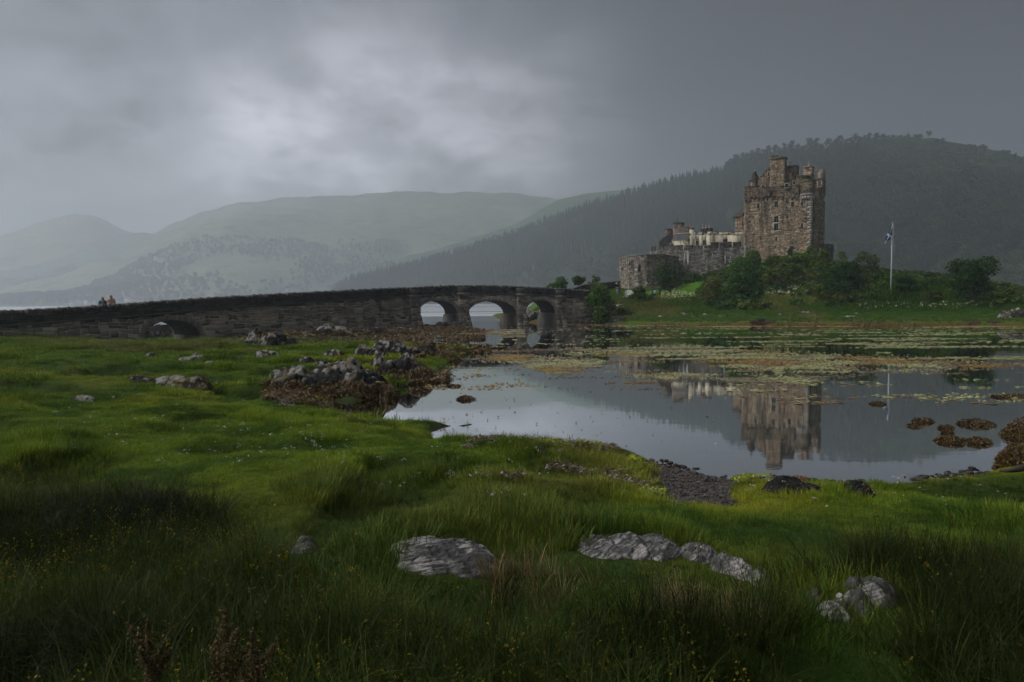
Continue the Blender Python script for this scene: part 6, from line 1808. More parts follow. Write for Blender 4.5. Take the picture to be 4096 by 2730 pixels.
# dry wrack and yellow algae left on the turf
wb = Buf()
DRY = np.array([(0.09, 0.055, 0.03), (0.06, 0.035, 0.02), (0.14, 0.08, 0.05), (0.30, 0.26, 0.2)])
for (x0, x1, y0, y1, n, pal) in ((1840, 2010, 1755, 1800, 500, DRY), (1860, 1990, 1800, 1830, 300, DRY), (2240, 2460, 1752, 1780, 500, DRY), (2200, 2560, 1850, 1910, 700, DRY), (2460, 2640, 1900, 1950, 400, DRY), (2000, 2090, 1985, 2000, 200, DRY),
        (2520, 2570, 1800, 1818, 500, np.array([(0.42, 0.46, 0.02), (0.36, 0.42, 0.02)])), (2100, 2400, 1745, 1775, 500, GPAL * 1.2), (2940, 3080, 1872, 1900, 600, GPAL * 1.4), (3140, 3230, 1878, 1890, 300, np.array([(0.2, 0.1, 0.03)])), (2560, 2660, 1950, 1985, 200, GPAL * 1.3), (1060, 1180, 1585, 1610, 300, DRY), (2030, 2200, 1800, 1840, 160, DRY)):
    for q in range(n):
        cl_ = r.integers(0, 7); rr_ = np.random.default_rng(cl_ * 37 + x0)
        px = x0 + (x1 - x0) * np.clip(rr_.random() + r.normal() * .10, 0, 1); py = y0 + (y1 - y0) * np.clip(rr_.random() + r.normal() * .12, 0, 1)
        P0 = on_z(px, py, .35); P0[2] = 0
        if q == 0: PL, PC = [], []
        PL.append(P0)
    PL = np.array(PL); dd_ = near_d(PL[:, 0], PL[:, 1]); PL[:, 2] = near_z(PL[:, 0], PL[:, 1], dd_) + .07 + .03 * r.random(len(PL)); PL = PL[dd_ > .1]
    if len(PL):
        dn = r.normal(size=(len(PL), 3)) * np.array([1, 1, .2]); dn /= np.linalg.norm(dn, axis=1)[:, None]
        ribbons(wb, PL, dn, r, (.03, .09), (.003, .009), pal, .012)
tag(mk('dry_wrack', wb, M_WEED), kind='stuff')
# floating weed: thin mats lying on the water
fb = Buf()
def float_px(n, dens, x0, x1, y0, y1, size, pal):
    px = r.uniform(x0, x1, n); py = r.uniform(y0, y1, n)
    P = np.array([on_z(a, b_, .0) for a, b_ in zip(px, py)])
    k = r.random(n) < dens(px, py, P)
    P = P[k]
    ok = (near_d(P[:, 0], P[:, 1]) < -.05) & (sdist(ISLE, P[:, 0], P[:, 1]) < -.05)
    P = P[ok]; n = len(P)
    m_ = 7
    a = np.arange(m_)[None] / m_ * 2 * math.pi + r.uniform(0, 6, (n, 1))
    s_ = r.uniform(*size, (n, 1)) * (P[:, 1:2] / 40) ** .35
    R_ = s_ * r.uniform(.45, 1.25, (n, m_)) 
    el = r.uniform(.9, 1.9, (n, 1))
    V = np.stack([P[:, :1] + R_ * np.cos(a) * el, P[:, 1:2] + R_ * np.sin(a), np.full((n, m_), .006) + r.uniform(0, .012, (n, 1))], -1)
    cen = np.concatenate([P[:, :2], (.02 + .03 * r.random((n, 1)))], 1)[:, None, :]
    V = np.concatenate([V, cen], 1)
    i = np.arange(n)[:, None, None] * (m_ + 1)
    F = (i + np.array([(j, (j + 1) % m_, m_) for j in range(m_)])[None]).reshape(-1, 3)
    patch = fbm(P[:, 0] * .35, P[:, 1] * .35, oct=2, seed=15)
    pi_ = np.clip(((patch + .5) * len(pal) + r.normal(size=n) * .8).astype(int), 0, len(pal) - 1)
    c = np.array(pal)[pi_] * r.uniform(.65, 1.3, (n, 1))
    fb.add(V.reshape(-1, 3), F, np.repeat(c, m_ + 1, 0))
FPAL = [(0.24, 0.16, 0.04), (0.17, 0.09, 0.035), (0.14, 0.10, 0.06), (0.24, 0.22, 0.10), (0.34, 0.34, 0.16), (0.28, 0.29, 0.12), (0.15, 0.12, 0.08)]
def dmain(px, py, P):
    lowb = np.interp(px, [1800, 1900, 2050, 2200, 2400, 2600, 2750, 3000, 3200, 3450, 3700, 4096], [1420, 1435, 1450, 1495, 1525, 1530, 1505, 1530, 1530, 1500, 1480, 1470])
    upb = np.interp(px, [1800, 2000, 2300, 2700, 3000, 3400, 4096], [1395, 1385, 1388, 1395, 1410, 1430, 1450])
    core_ = sstep(upb - 18, upb + 8, py) * sstep(lowb + 12, lowb - 12, py)
    cl_ = fbm(P[:, 0] * .16, P[:, 1] * .5, oct=4, seed=16)
    fade = np.interp(px, [1800, 2600, 3300, 3700, 4096], [1, 1, .9, .45, .3])
    return core_ * fade * sstep(-.18, .30, cl_)
float_px(60000, dmain, 1800, 4200, 1375, 1540, (.025, .085), FPAL)
def dstreak(px, py, P):
    cl_ = fbm(P[:, 0] * .17, P[:, 1] * .75, oct=4, seed=17)
    lim = np.interp(px, [1700, 2200, 2700, 4096], [0.12, .2, .75, .85])
    return .8 * lim * sstep(.12, .34, cl_) * sstep(1300, 1312, py)
float_px(30000, dstreak, 1900, 4250, 1300, 1440, (.05, .17), [(0.24, 0.25, 0.09), (0.30, 0.31, 0.13), (0.19, 0.16, 0.07), (0.26, 0.27, 0.12)])
float_px(5000, lambda px, py, P: .5 * sstep(.0, .35, fbm(P[:, 0] * .6, P[:, 1] * 1.2, oct=3, seed=18)), 2900, 4200, 1450, 1620, (.04, .11), FPAL)
float_px(3000, lambda px, py, P: .6 * sstep(.1, .35, fbm(P[:, 0] * .5, P[:, 1] * .9, oct=3, seed=19)), 1700, 2700, 1430, 1560, (.03, .08), FPAL)
float_px(4000, lambda px, py, P: .8 * sstep(-.1, .25, fbm(P[:, 0] * .3, P[:, 1] * .9, oct=3, seed=20)), 1650, 2100, 1318, 1352, (.06, .18), FPAL)
float_px(9000, lambda px, py, P: .9 * sstep(-.1, .25, fbm(P[:, 0] * .1, P[:, 1] * .5, oct=3, seed=23)), 2250, 4200, 1299, 1308, (.06, .2), [(0.26, 0.15, 0.05), (0.30, 0.2, 0.07)])
float_px(500, lambda px, py, P: .25, 1640, 3000, 1520, 1800, (.012, .035), [(0.05, 0.045, 0.03), (0.3, 0.3, 0.2)])
tag(mk('floating_weed', fb, M_WEED), kind='stuff')

# ================================================================== GRASS (stuff)
t = NT('grass_blade')
gcol_ = t.mix(1.0, t.attr('Col'), t.attr('tint', 'INSTANCER'), 'MULTIPLY')
M_GRASS = t.leafy(gcol_, .35, .55)
def blades(buf, r, n, rad_, h, wd, lean, col, droop=.35, seg=3):
    for i in range(n):
        a, q = r.uniform(0, 6.28), rad_ * math.sqrt(r.random())
        x, y = q * math.cos(a), q * math.sin(a)
        L_ = h * r.uniform(.55, 1.15); la = a + r.normal() * .7; ln_ = lean * r.uniform(.3, 1.3)
        dx_, dy_ = math.cos(la), math.sin(la)
        sx_, sy_ = -dy_, dx_
        if r.random() < .5: sx_, sy_ = dx_ * .6 + sx_ * .5, dy_ * .6 + sy_ * .5
        V = []
        for k in range(seg + 1):
            f = k / seg
            out = L_ * (ln_ * f + droop * ln_ * f ** 3); zz = L_ * (f - droop * ln_ * f ** 3 * .8)
            w = wd * (1 - f) ** .7 * .5
            if k < seg: V += [(x + dx_ * out - sx_ * w, y + dy_ * out - sy_ * w, zz - .02), (x + dx_ * out + sx_ * w, y + dy_ * out + sy_ * w, zz - .02)]
            else: V += [(x + dx_ * out, y + dy_ * out, zz - .02)]
        Q = [(2 * k, 2 * k + 1, 2 * k + 3, 2 * k + 2) for k in range(seg - 1)]
        c = np.array(col) * r.uniform(.6, 1.4)
        if r.random() < .13: c = c * np.array([2.0, 1.25, 1.7])          # dead straw
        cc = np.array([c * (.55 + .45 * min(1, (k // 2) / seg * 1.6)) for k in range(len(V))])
        b0 = buf.n
        buf.add(V, Q, cc); buf.more([(2 * seg - 2, 2 * seg - 1, 2 * seg)], b0)
def seeds(buf, r, n, rad_, h, col):
    """loose rush heads on thin stems"""
    for i in range(n):
        a, q = r.uniform(0, 6.28), rad_ * math.sqrt(r.random()); la = r.uniform(0, 6.28); ln_ = r.uniform(.05, .3); hh = h * r.uniform(.75, 1.1)
        x, y = q * math.cos(a), q * math.sin(a); tx, ty = x + ln_ * hh * math.cos(la), y + ln_ * hh * math.sin(la)
        buf.add([(x - .0015, y, 0), (x + .0015, y, 0), (tx + .001, ty, hh), (tx - .001, ty, hh)], [(0, 1, 2, 3)], (0.5, 0.6, 0.3))
        for k in range(7):
            p_ = np.array([tx, ty, hh]) + r.normal(size=3) * np.array([.014, .014, .018]); s_ = r.uniform(.004, .008)
            e = r.normal(size=(2, 3)); e /= np.linalg.norm(e, axis=1)[:, None]
            buf.add([p_ - e[0] * s_, p_ + e[1] * s_, p_ + e[0] * s_, p_ - e[1] * s_], [(0, 1, 2, 3)], np.array(col) * r.uniform(.6, 1.4))
gr = np.random.default_rng(99)
def P_(fn):
    b_ = Buf(); fn(b_); return b_, [M_GRASS]
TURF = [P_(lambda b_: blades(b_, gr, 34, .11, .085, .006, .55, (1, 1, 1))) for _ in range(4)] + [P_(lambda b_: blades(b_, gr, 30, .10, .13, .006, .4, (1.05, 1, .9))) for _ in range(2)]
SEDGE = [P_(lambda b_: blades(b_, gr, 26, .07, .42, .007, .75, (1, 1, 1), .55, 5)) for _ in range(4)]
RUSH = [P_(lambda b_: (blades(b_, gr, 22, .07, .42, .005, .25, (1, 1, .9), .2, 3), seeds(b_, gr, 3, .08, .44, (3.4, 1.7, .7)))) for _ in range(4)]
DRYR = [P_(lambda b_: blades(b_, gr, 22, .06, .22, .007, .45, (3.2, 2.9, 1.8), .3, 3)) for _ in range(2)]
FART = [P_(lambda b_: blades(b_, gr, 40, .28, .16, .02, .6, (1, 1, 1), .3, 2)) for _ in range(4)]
def tall_w(x, y):
    q = x / np.maximum(y, 1)
    e = 4.15 + 3.4 * sstep(-.22, -.55, q) + 1.7 * sstep(.30, .55, q) + .7 * fbm(x * .7, y * .7, oct=3, seed=55)
    gap = sstep(.38, .44, q) * sstep(.62, .56, q) * sstep(2.7, 3.0, y) * sstep(5.2, 4.8, y)
    return sstep(e + .5, e - .6, y) * (1 - .9 * gap)
def before_rock(x, y):
    q = np.zeros(np.shape(x), bool)
    for cx, cy_, rx_, ry_ in FOOT:
        if cy_ < 9: q |= ((x - cx) / (rx_ * 1.02)) ** 2 + ((y - cy_ + .14) / (ry_ + .16)) ** 2 < 1
    return q
def field(n, y0, y1, spread=.86):
    y = np.sqrt(r.uniform(y0 ** 2, y1 ** 2, n)); x = r.uniform(-1, 1, n) * (y * spread + 1.2)
    d = near_d(x, y)
    return x, y, d
def lay(name, n, y0, y1, protos, wfun, smin, smax, tmul=1.0, dmin=.03, clear=False, sfun=None, tintfun=None, lean=.08, spread=.86):
    x, y, d = field(n, y0, y1, spread)
    k = (d > dmin) & ~in_foot(x, y) & (beach_w(x, y) < .35) & (r.random(n) < wfun(x, y)) & (rocky_w(x, y) < .6)
    if clear: k &= ~before_rock(x, y)
    x, y, d = x[k], y[k], d[k]; m_ = len(x)
    z = near_z(x, y, d)
    s_ = r.uniform(smin, smax, m_) * (1 if sfun is None else sfun(x, y))
    rt = np.zeros((m_, 3)); rt[:, 2] = r.uniform(0, 6.28, m_); rt[:, :2] = r.normal(size=(m_, 2)) * lean
    tn = (turf_col(x, y) if tintfun is None else tintfun(x, y)) * tmul * r.uniform(.75, 1.3, (m_, 1))
    return scatter(name, np.stack([x, y, z], 1), s_, rt, r.integers(0, len(protos), m_), protos, tn)
hv = lambda x, y: .6 + 1.3 * sstep(-.1, .5, fbm(x * .9, y * .9, oct=3, seed=57))
lay('turf_grass', 62000, 2.0, 17, TURF, lambda x, y: 1 - .75 * tall_w(x, y), .7, 1.25, 1.8, sfun=lambda x, y: hv(x, y) * np.where(before_rock(x, y), .6, 1.0) * (.4 + .6 * sstep(.05, 1.1, near_d(x, y))))
lay('distant_turf_grass', 70000, 15, 48, FART, lambda x, y: .9 * sstep(48, 36, y),   .45, .95, 1.75, sfun=lambda x, y: hv(x, y) * (.7 + .012 * y), dmin=.12)
dk = lambda x, y: np.array([0.055, 0.088, 0.015]) * (0.8 + .7 * vnoise(x * 1.1, y * 1.1, seed=3))[:, None]
lay('sedge_grass', 12000, 1.6, 10.5, SEDGE, lambda x, y: tall_w(x, y), .65, 1.15, 1.0, tintfun=dk, lean=.15, clear=True)
lay('rush_grass', 7000, 1.6, 11, RUSH, lambda x, y: tall_w(x, y) * .8 * sstep(-.35, .3, fbm(x * .8, y * .8, oct=2, seed=58)), .7, 1.2, 1.0, tintfun=dk, lean=.1, clear=True)
hol = lambda x, y: sstep(.25, .6, vnoise(x * .62 + 3, y * .62, seed=9)) * (1 - tall_w(x, y))
lay('hollow_grass', 16000, 5, 30, SEDGE, lambda x, y: hol(x, y) * .8, .35, .6, 1.0, tintfun=lambda x, y: np.array([0.035, 0.07, 0.014]) * np.ones((len(x), 1)))
def dry_w(x, y):
    q = np.zeros(len(x))
    for px, py, sr in ((2100, 2370, .30), (2250, 2380, .25), (2760, 2440, .32), (2900, 2500, .3)):
        P = ground_hit(px, py, near_z); q = np.maximum(q, sstep(sr, sr * .5, np.hypot((x - P[0]) * .7, y - P[1])))
    return q
lay('dry_reed_grass', 30000, 3, 7, DRYR, lambda x, y: .09 * dry_w(x, y), .8, 1.3, 1.0, tintfun=lambda x, y: np.array([0.058, 0.056, 0.040]) * np.ones((len(x), 1)))
# grass, bracken and brambles on the island
n = 60000
x, y = r.uniform(3, 72, n), r.uniform(66, 122, n)
d = sdist(ISLE, x, y); z = isle_z(x, y)
_q = np.stack([x, y, z], 1) - CAM; _px = 2048 + FPX * (_q @ _R) / (_q @ _F)
lawn_ = (_px > 2470) & (_px < 2850) & (y > 97 + .6 * fbm(x * .4, y * .4, oct=2, seed=3))
pth = np.zeros(n, bool)
k = (d > .4) & (r.random(n) < sstep(.3, 4, d))
x, y, z, d, lawn_ = x[k], y[k], z[k], d[k], lawn_[k]; m_ = len(x)
rt = np.zeros((m_, 3)); rt[:, 2] = r.uniform(0, 6.28, m_)
a_ = fbm(x * .15, y * .15, oct=3, seed=71)[:, None]
tn = np.array([0.052, 0.11, 0.016]) + (np.array([0.12, 0.125, 0.035]) - np.array([0.052, 0.11, 0.016])) * sstep(.1, .6, a_)
big = np.where(lawn_, .55, 1.0 + 2.6 * sstep(7, 13, d))
_q = np.stack([x, y, z], 1) - CAM; _px = 2048 + FPX * (_q @ _R) / (_q @ _F)
md_ = (sstep(3030, 3060, _px) * sstep(3290, 3250, _px) * sstep(84, 88, y) * sstep(102, 99, y))[:, None]
tn = tn + (np.array([0.16, 0.18, 0.05]) - tn) * md_ * .8
scatter('island_grass', np.stack([x, y, z], 1), r.uniform(.8, 1.6, m_) * big * .9, rt, r.integers(0, 4, m_), FART, tn * 2.1 * r.uniform(.6, 1.35, (m_, 1)))
n = 5200
x, y = r.uniform(6, 74, n), r.uniform(76, 118, n); d = sdist(ISLE, x, y)
P0 = np.stack([x, y, isle_z(x, y)], 1)
pr_ = P0 - CAM; pxx = 2048 + FPX * (pr_ @ _R) / (pr_ @ _F)
wgt = sstep(9, 14, d) * sstep(2800, 2860, pxx) * np.where((pxx > 3030) & (pxx < 3270) & (y < 100), .12, 1.0) * np.where(pxx > 3560, .55, 1)
k = (r.random(n) < wgt * .75); x, y = x[k], y[k]; P0 = P0[k]; m_ = len(x)
rt = np.zeros((m_, 3)); rt[:, 2] = r.uniform(0, 6.28, m_); h_ = r.uniform(1.0, 2.4, m_)
BR_P = [proto_broad(80 + i, .55, 300, .14) for i in range(3)]
P0[:, 2] -= h_ * .28
cc = fbm(x * .2, y * .2, oct=2, seed=72)[:, None]
scatter('island_scrub', P0, h_, rt, r.integers(0, 3, m_), BR_P, (np.array([0.08, 0.13, 0.026]) + np.array([0.05, 0.015, 0.0]) * cc) * r.uniform(.55, 1.3, (m_, 1)))
# cream meadowsweet on the island, white sea asters on the turf
M_PETAL = mat_simple('petal', (0.80, 0.78, 0.50), .8, .1, 20, .1)
M_PETALW = mat_simple('aster_petal', (0.72, 0.70, 0.74), .8, .1, 20, .1)
def flower_mesh(name, P, s_, mat, k=6, jit=(.5, .5, .35)):
    n = len(P); q = np.repeat(P, k, 0) + r.normal(size=(n * k, 3)) * np.array(jit) * np.repeat(s_, k)[:, None] * 1.6
    S = np.repeat(s_, k)[:, None] * r.uniform(.4, .9, (n * k, 1))
    e0 = r.normal(size=(n * k, 3)); e0[:, 2] *= .35; e0 /= np.linalg.norm(e0, axis=1)[:, None]; e1 = np.cross(e0, r.normal(size=(n * k, 3)) * .3 + np.array([0, 0, 1.0])); e1 /= np.linalg.norm(e1, axis=1)[:, None]
    V = np.stack([q - e0 * S, q - e1 * S * .8, q + e0 * S, q + e1 * S * .8], 1).reshape(-1, 3)
    b_ = Buf(); b_.add(V, np.arange(n * k * 4).reshape(-1, 4), (1, 1, 1))
    return tag(mk(name, b_, mat), kind='stuff')
FPt = []
for (x0, x1, y0, y1, n) in ((2640, 2780, 1188, 1216, 230), (3060, 3268, 1132, 1200, 1500), (3060, 3262, 1130, 1150, 500), (3960, 4090, 1168, 1186, 120), (2690, 2720, 1176, 1192, 30), (3420, 3900, 1236, 1250, 60)):
    FPt.extend(hits(r.uniform(x0, x1, n), r.uniform(y0, y1, n), isle_z, 70, 130) + np.column_stack([np.zeros((n, 2)), r.uniform(.5, .95, n)]))
flower_mesh('meadowsweet_blossom', np.array(FPt), r.uniform(.05, .11, len(FPt)), M_PETAL, 5)
FPt = []
for (x0, x1, y0, y1, n) in ((250, 1000, 1640, 1900, 70), (900, 1400, 1780, 1920, 60), (1060, 1500, 1680, 1780, 26), (1400, 2300, 1800, 1990, 60), (1960, 2090, 2015, 2035, 16), (1780, 2060, 1930, 1965, 24), (2300, 2700, 1880, 1990, 14), (2950, 3200, 1940, 2010, 16), (3200, 4000, 1930, 2080, 40), (0, 500, 1560, 1760, 24)):
    for P in hits(r.uniform(x0, x1, n // 2), r.uniform(y0, y1, n // 2), near_z, 4, 40, 200):
        for j in range(r.integers(1, 4)): FPt.append(P + np.array([r.normal() * .05, r.normal() * .05, r.uniform(.11, .18)]))
flower_mesh('aster_flowers', np.array(FPt), r.uniform(.006, .012, len(FPt)) * (np.array(FPt)[:, 1] / 9) ** .6, M_PETALW, 5, (.8, .8, .3))
# ================================================================== FLAG, PEOPLE, HOUSES, SMALL THINGS
M_WHITE = mat_simple('white_paint', (0.5, 0.51, 0.52), .5, .4, 10, .05)
M_WHITEWASH = mat_simple('whitewash', (0.62, 0.62, 0.60), .8, .2, 1, .08)
# --- flagpole
fpb = at(3564, 1122, 83); fpt = at(3573, 895, 83)
bzf = float(isle_z(np.array([fpb[0]]), np.array([83.0]))[0])
pole = thing('flagpole', (fpb[0], 83, bzf), 'tall white flagpole rising behind the dark bush on the island', 'flagpole')
ztop = fpt[2]
b = Buf(); tube(b, [(fpb[0], 83, bzf - .3), (fpb[0], 83, bzf + 3), (fpb[0], 83, ztop)], [.07, .06, .035], 12); mk('mast', b, M_WHITE, pole)
b = Buf(); tube(b, [(fpb[0], 83, ztop), (fpb[0], 83, ztop + .03), (fpb[0], 83, ztop + .08), (fpb[0], 83, ztop + .14), (fpb[0], 83, ztop + .17)], [.035, .06, .08, .05, .01], 10); mk('truck', b, M_WHITE, pole)
b = Buf(); tube(b, [(fpb[0] + .12, 82.95, ztop - .1), (fpb[0] + .14, 82.95, bzf + 1.4)], .012, 5); mk('halyard', b, M_WHITE, pole)
b = Buf(); wbox(b, (fpb[0] + .11, 82.95, bzf + 1.4), (.05, .05, .18)); mk('cleat', b, M_IRON, pole)
# --- limp flag: blue with a white diagonal cross
nu, nv = 30, 22
U_, V_ = np.meshgrid(np.linspace(0, 1, nu), np.linspace(0, 1, nv))
fold = np.sin(U_ * 7 + V_ * 2.2) * .10 * U_ + np.sin(U_ * 17 + V_ * 4) * .05 * U_
fx = -U_ * (.62 + .2 * V_) - .06; fz = -V_ * 1.35 - U_ * (1.0 - .25 * V_)
fy = fold * 1.6
P = np.stack([fpb[0] + fx, 82.9 + fy, ztop - .30 + fz], -1).reshape(-1, 3)
dd = np.minimum(np.abs(U_ - V_), np.abs(U_ - (1 - V_)))
colf = np.where((dd < .11)[..., None], np.array([.75, .77, .80]), np.array([.012, .075, .25])).reshape(-1, 3)
b = Buf(); b.add(P, grid_faces(nv, nu), colf)
t = NT('flag_cloth'); M_FLAG = t.leafy(t.attr('Col'), .25)
fl = mk('flag', b, M_FLAG, None, smooth=True, at0=(fpb[0], 82.9, ztop - 3))
so_ = fl.modifiers.new('thick', 'SOLIDIFY'); so_.thickness = .012
tag(fl, 'blue flag with white diagonal cross hanging limp from the flagpole', 'flag')

# --- two people on the bridge
def capsule_mesh(parts, vox=.022):
    """body parts as overlapping solids fused into one skin"""
    bm = bmesh.new()
    for (a, b_, ra, rb) in parts:
        a, b_ = Vector(a), Vector(b_); L_ = (b_ - a).length
        q = (b_ - a).to_track_quat('Z', 'Y') if L_ > 1e-4 else None
        for c_, rr_ in ((a, ra), (b_, rb)):
            bmesh.ops.create_icosphere(bm, subdivisions=2, radius=rr_, matrix=Matrix.Translation(c_))
        if q is not None:
            bmesh.ops.create_cone(bm, cap_ends=True, segments=14, radius1=ra, radius2=rb, depth=L_, matrix=Matrix.Translation((a + b_) / 2) @ q.to_matrix().to_4x4())
    me = bpy.data.meshes.new('tmp'); bm.to_mesh(me); bm.free()
    o = bpy.data.objects.new('tmp', me); COL.objects.link(o)
    md = o.modifiers.new('r', 'REMESH'); md.mode = 'VOXEL'; md.voxel_size = vox; md.use_smooth_shade = True
    sm = o.modifiers.new('s', 'SMOOTH'); sm.iterations = 4; sm.factor = .5
    dg = bpy.context.evaluated_depsgraph_get()
    m2 = bpy.data.meshes.new_from_object(o.evaluated_get(dg))
    bpy.data.objects.remove(o); bpy.data.meshes.remove(me)
    return m2
def person(px, py, dback, label, coat, coat2, hair, legs, facing_, hood, crossed, height):
    s = s_at_px(px); x, y, z, tx, ty = br(s)
    P = bp(s, z - PARH - .10, dback)
    k = height / 1.72
    T = thing('person', P, label, 'person'); T.rotation_euler = (0, 0, facing_)
    T.scale = (k, k, k)
    def part(name, parts, mat, vox=.022):
        me = capsule_mesh(parts, vox); me.name = name; me.materials.append(mat)
        o = bpy.data.objects.new(name, me); COL.objects.link(o); o.parent = T
        for p_ in me.polygons: p_.use_smooth = True
        return o
    skin = mat_simple('skin', (.42, .28, .21), .6, .3, 20, .05)
    if crossed:
        armR = [((.19, 0, 1.40), (.25, -.03, 1.13), .058, .048), ((.25, -.03, 1.13), (.02, -.20, 1.12), .046, .036)]
        armL = [((-.19, 0, 1.40), (-.25, -.03, 1.13), .058, .048), ((-.25, -.03, 1.13), (-.03, -.19, 1.17), .046, .036)]
        hands = [((.02, -.20, 1.12), (-.09, -.19, 1.13), .034, .026), ((-.03, -.19, 1.17), (.08, -.18, 1.18), .034, .026)]
    else:
        armR = [((.19, 0, 1.40), (.25, .02, 1.13), .06, .05), ((.25, .02, 1.13), (.14, -.19, 1.02), .048, .038)]
        armL = [((-.19, 0, 1.40), (-.25, .02, 1.13), .06, .05), ((-.25, .02, 1.13), (-.14, -.19, 1.02), .048, .038)]
        hands = [((.14, -.19, 1.02), (.07, -.24, .99), .034, .026), ((-.14, -.19, 1.02), (-.07, -.24, .99), .034, .026)]
    fingers = []
    for (a, b_, ra, rb) in hands:
        a, b_ = Vector(a), Vector(b_); d_ = (b_ - a).normalized()
        sd_ = d_.cross(Vector((0, -1, .3))).normalized()
        for j, ln_ in enumerate((.055, .065, .06, .045)):
            st_ = b_ + sd_ * (j - 1.5) * .018
            fingers.append((st_, st_ + d_ * ln_ + Vector((0, .01, -.012)), .010, .008))
        fingers.append((a + d_ * .03 + sd_ * .03, a + d_ * .07 + sd_ * .055, .011, .009))
    hd = Vector((0, -.035, 1.60))
    body = [((0, 0, 1.48), hd, .052, .05), (hd, hd + Vector((0, -.01, .04)), .088, .092), (hd + Vector((0, -.03, -.05)), hd + Vector((0, -.045, -.07)), .062, .045), (hd + Vector((0, -.10, .0)), hd + Vector((0, -.115, -.015)), .014, .016),
            (hd + Vector((.09, 0, .0)), hd + Vector((.094, .01, .02)), .018, .02), (hd + Vector((-.09, 0, .0)), hd + Vector((-.094, .01, .02)), .018, .02),
            ((0, 0, .95), (0, 0, 1.40), .14, .15), ((.10, 0, .92), (.11, 0, .50), .085, .062), ((.11, 0, .50), (.11, .01, .09), .058, .042), ((-.10, 0, .92), (-.11, 0, .50), .085, .062), ((-.11, 0, .50), (-.11, .01, .09), .058, .042),
            ((.11, .02, .05), (.12, -.14, .04), .045, .035), ((-.11, .02, .05), (-.12, -.14, .04), .045, .035)] + armR + armL + hands + fingers
    bo = part('body', body, skin, .013)
    e = .022
    torso = [((-.13, .0, 1.36), (.13, .0, 1.36), .115, .115), ((-.10, .0, 1.15), (.10, .0, 1.15), .12, .12), ((-.10, .01, .92), (.10, .01, .92), .13, .13)]
    jk = [(a, b_, ra + e, rb + e) for a, b_, ra, rb in torso + armR + armL]
    part('coat', jk, coat, .02)
    if coat2 is not None:
        part('dark_panel', [((-.11, -.012, 1.10), (.11, -.012, 1.10), .150, .150), ((-.11, -.01, .93), (.11, -.01, .93), .160, .160)] + [(b_, (Vector(b_) * .6 + Vector(c2) * .4), .064, .055) for (_, b_, _, _), (_, c2, _, _) in ((armR[0], armR[1]), (armL[0], armL[1]))], coat2, .02)
    part('trousers', [((.10, 0, .94), (.11, 0, .50), .10, .078), ((.11, 0, .50), (.11, .01, .10), .075, .06), ((-.10, 0, .94), (-.11, 0, .50), .10, .078), ((-.11, 0, .50), (-.11, .01, .10), .075, .06), ((0, 0, .95), (0, 0, .9), .14, .13)], legs, .022)
    hh = [(hd + Vector((0, .02, .05)), hd + Vector((0, .035, .02)), .098, .096)]
    if hood: hh += [(hd + Vector((0, .05, -.06)), hd + Vector((0, .05, -.12)), .085, .07)]
    else: hh += [(hd + Vector((.06, .02, -.03)), hd + Vector((.08, -.01, -.14)), .045, .03), (hd + Vector((-.06, .02, -.03)), hd + Vector((-.08, -.01, -.14)), .045, .03), (hd + Vector((0, .06, -.04)), hd + Vector((0, .06, -.16)), .07, .05)]
    part('hair', hh, hair, .018)
    for sx_ in (-1, 1):
        b_ = Buf(); tube(b_, [np.array(hd) + np.array([sx_ * .033, -.092, .018]), np.array(hd) + np.array([sx_ * .033, -.099, .018])], [.013, .008], 8)
        o = mk('eye', b_, mat_simple('eye', (.03, .025, .02), .3), None); o.parent = T
    b_ = Buf(); tube(b_, [np.array(hd) + np.array([-.022, -.103, -.052]), np.array(hd) + np.array([0, -.108, -.054]), np.array(hd) + np.array([.022, -.103, -.052])], [.004, .007, .004], 6)
    o = mk('mouth', b_, mat_simple('lips', (.30, .12, .10), .5), None); o.parent = T
    return T
TEAL = mat_simple('teal_jacket', (.02, .16, .22), .7); BLACKC = mat_simple('black_jacket', (.012, .012, .016), .7); BEIGE = mat_simple('pale_pink_coat', (.50, .34, .26), .8)
HAIRD = mat_simple('dark_hair', (.012, .010, .009), .5); HAIRB = mat_simple('brown_hair', (.05, .022, .016), .5); JEANS = mat_simple('dark_trousers', (.03, .035, .05), .8)
def face_cam(px): 
    P = bp(s_at_px(px), 0, 1); return math.atan2(P[0], -P[1]) + math.pi if False else -math.atan2(-P[0], P[1]) * -1
person(432, 1195, .85, 'person in teal and black jacket with dark hair and folded arms on the bridge', TEAL, BLACKC, HAIRD, JEANS, .55, False, True, 1.58)
person(469, 1192, .95, 'person in pale pinkish coat standing at the bridge parapet', BEIGE, None, HAIRB, JEANS, .35, True, False, 1.66)

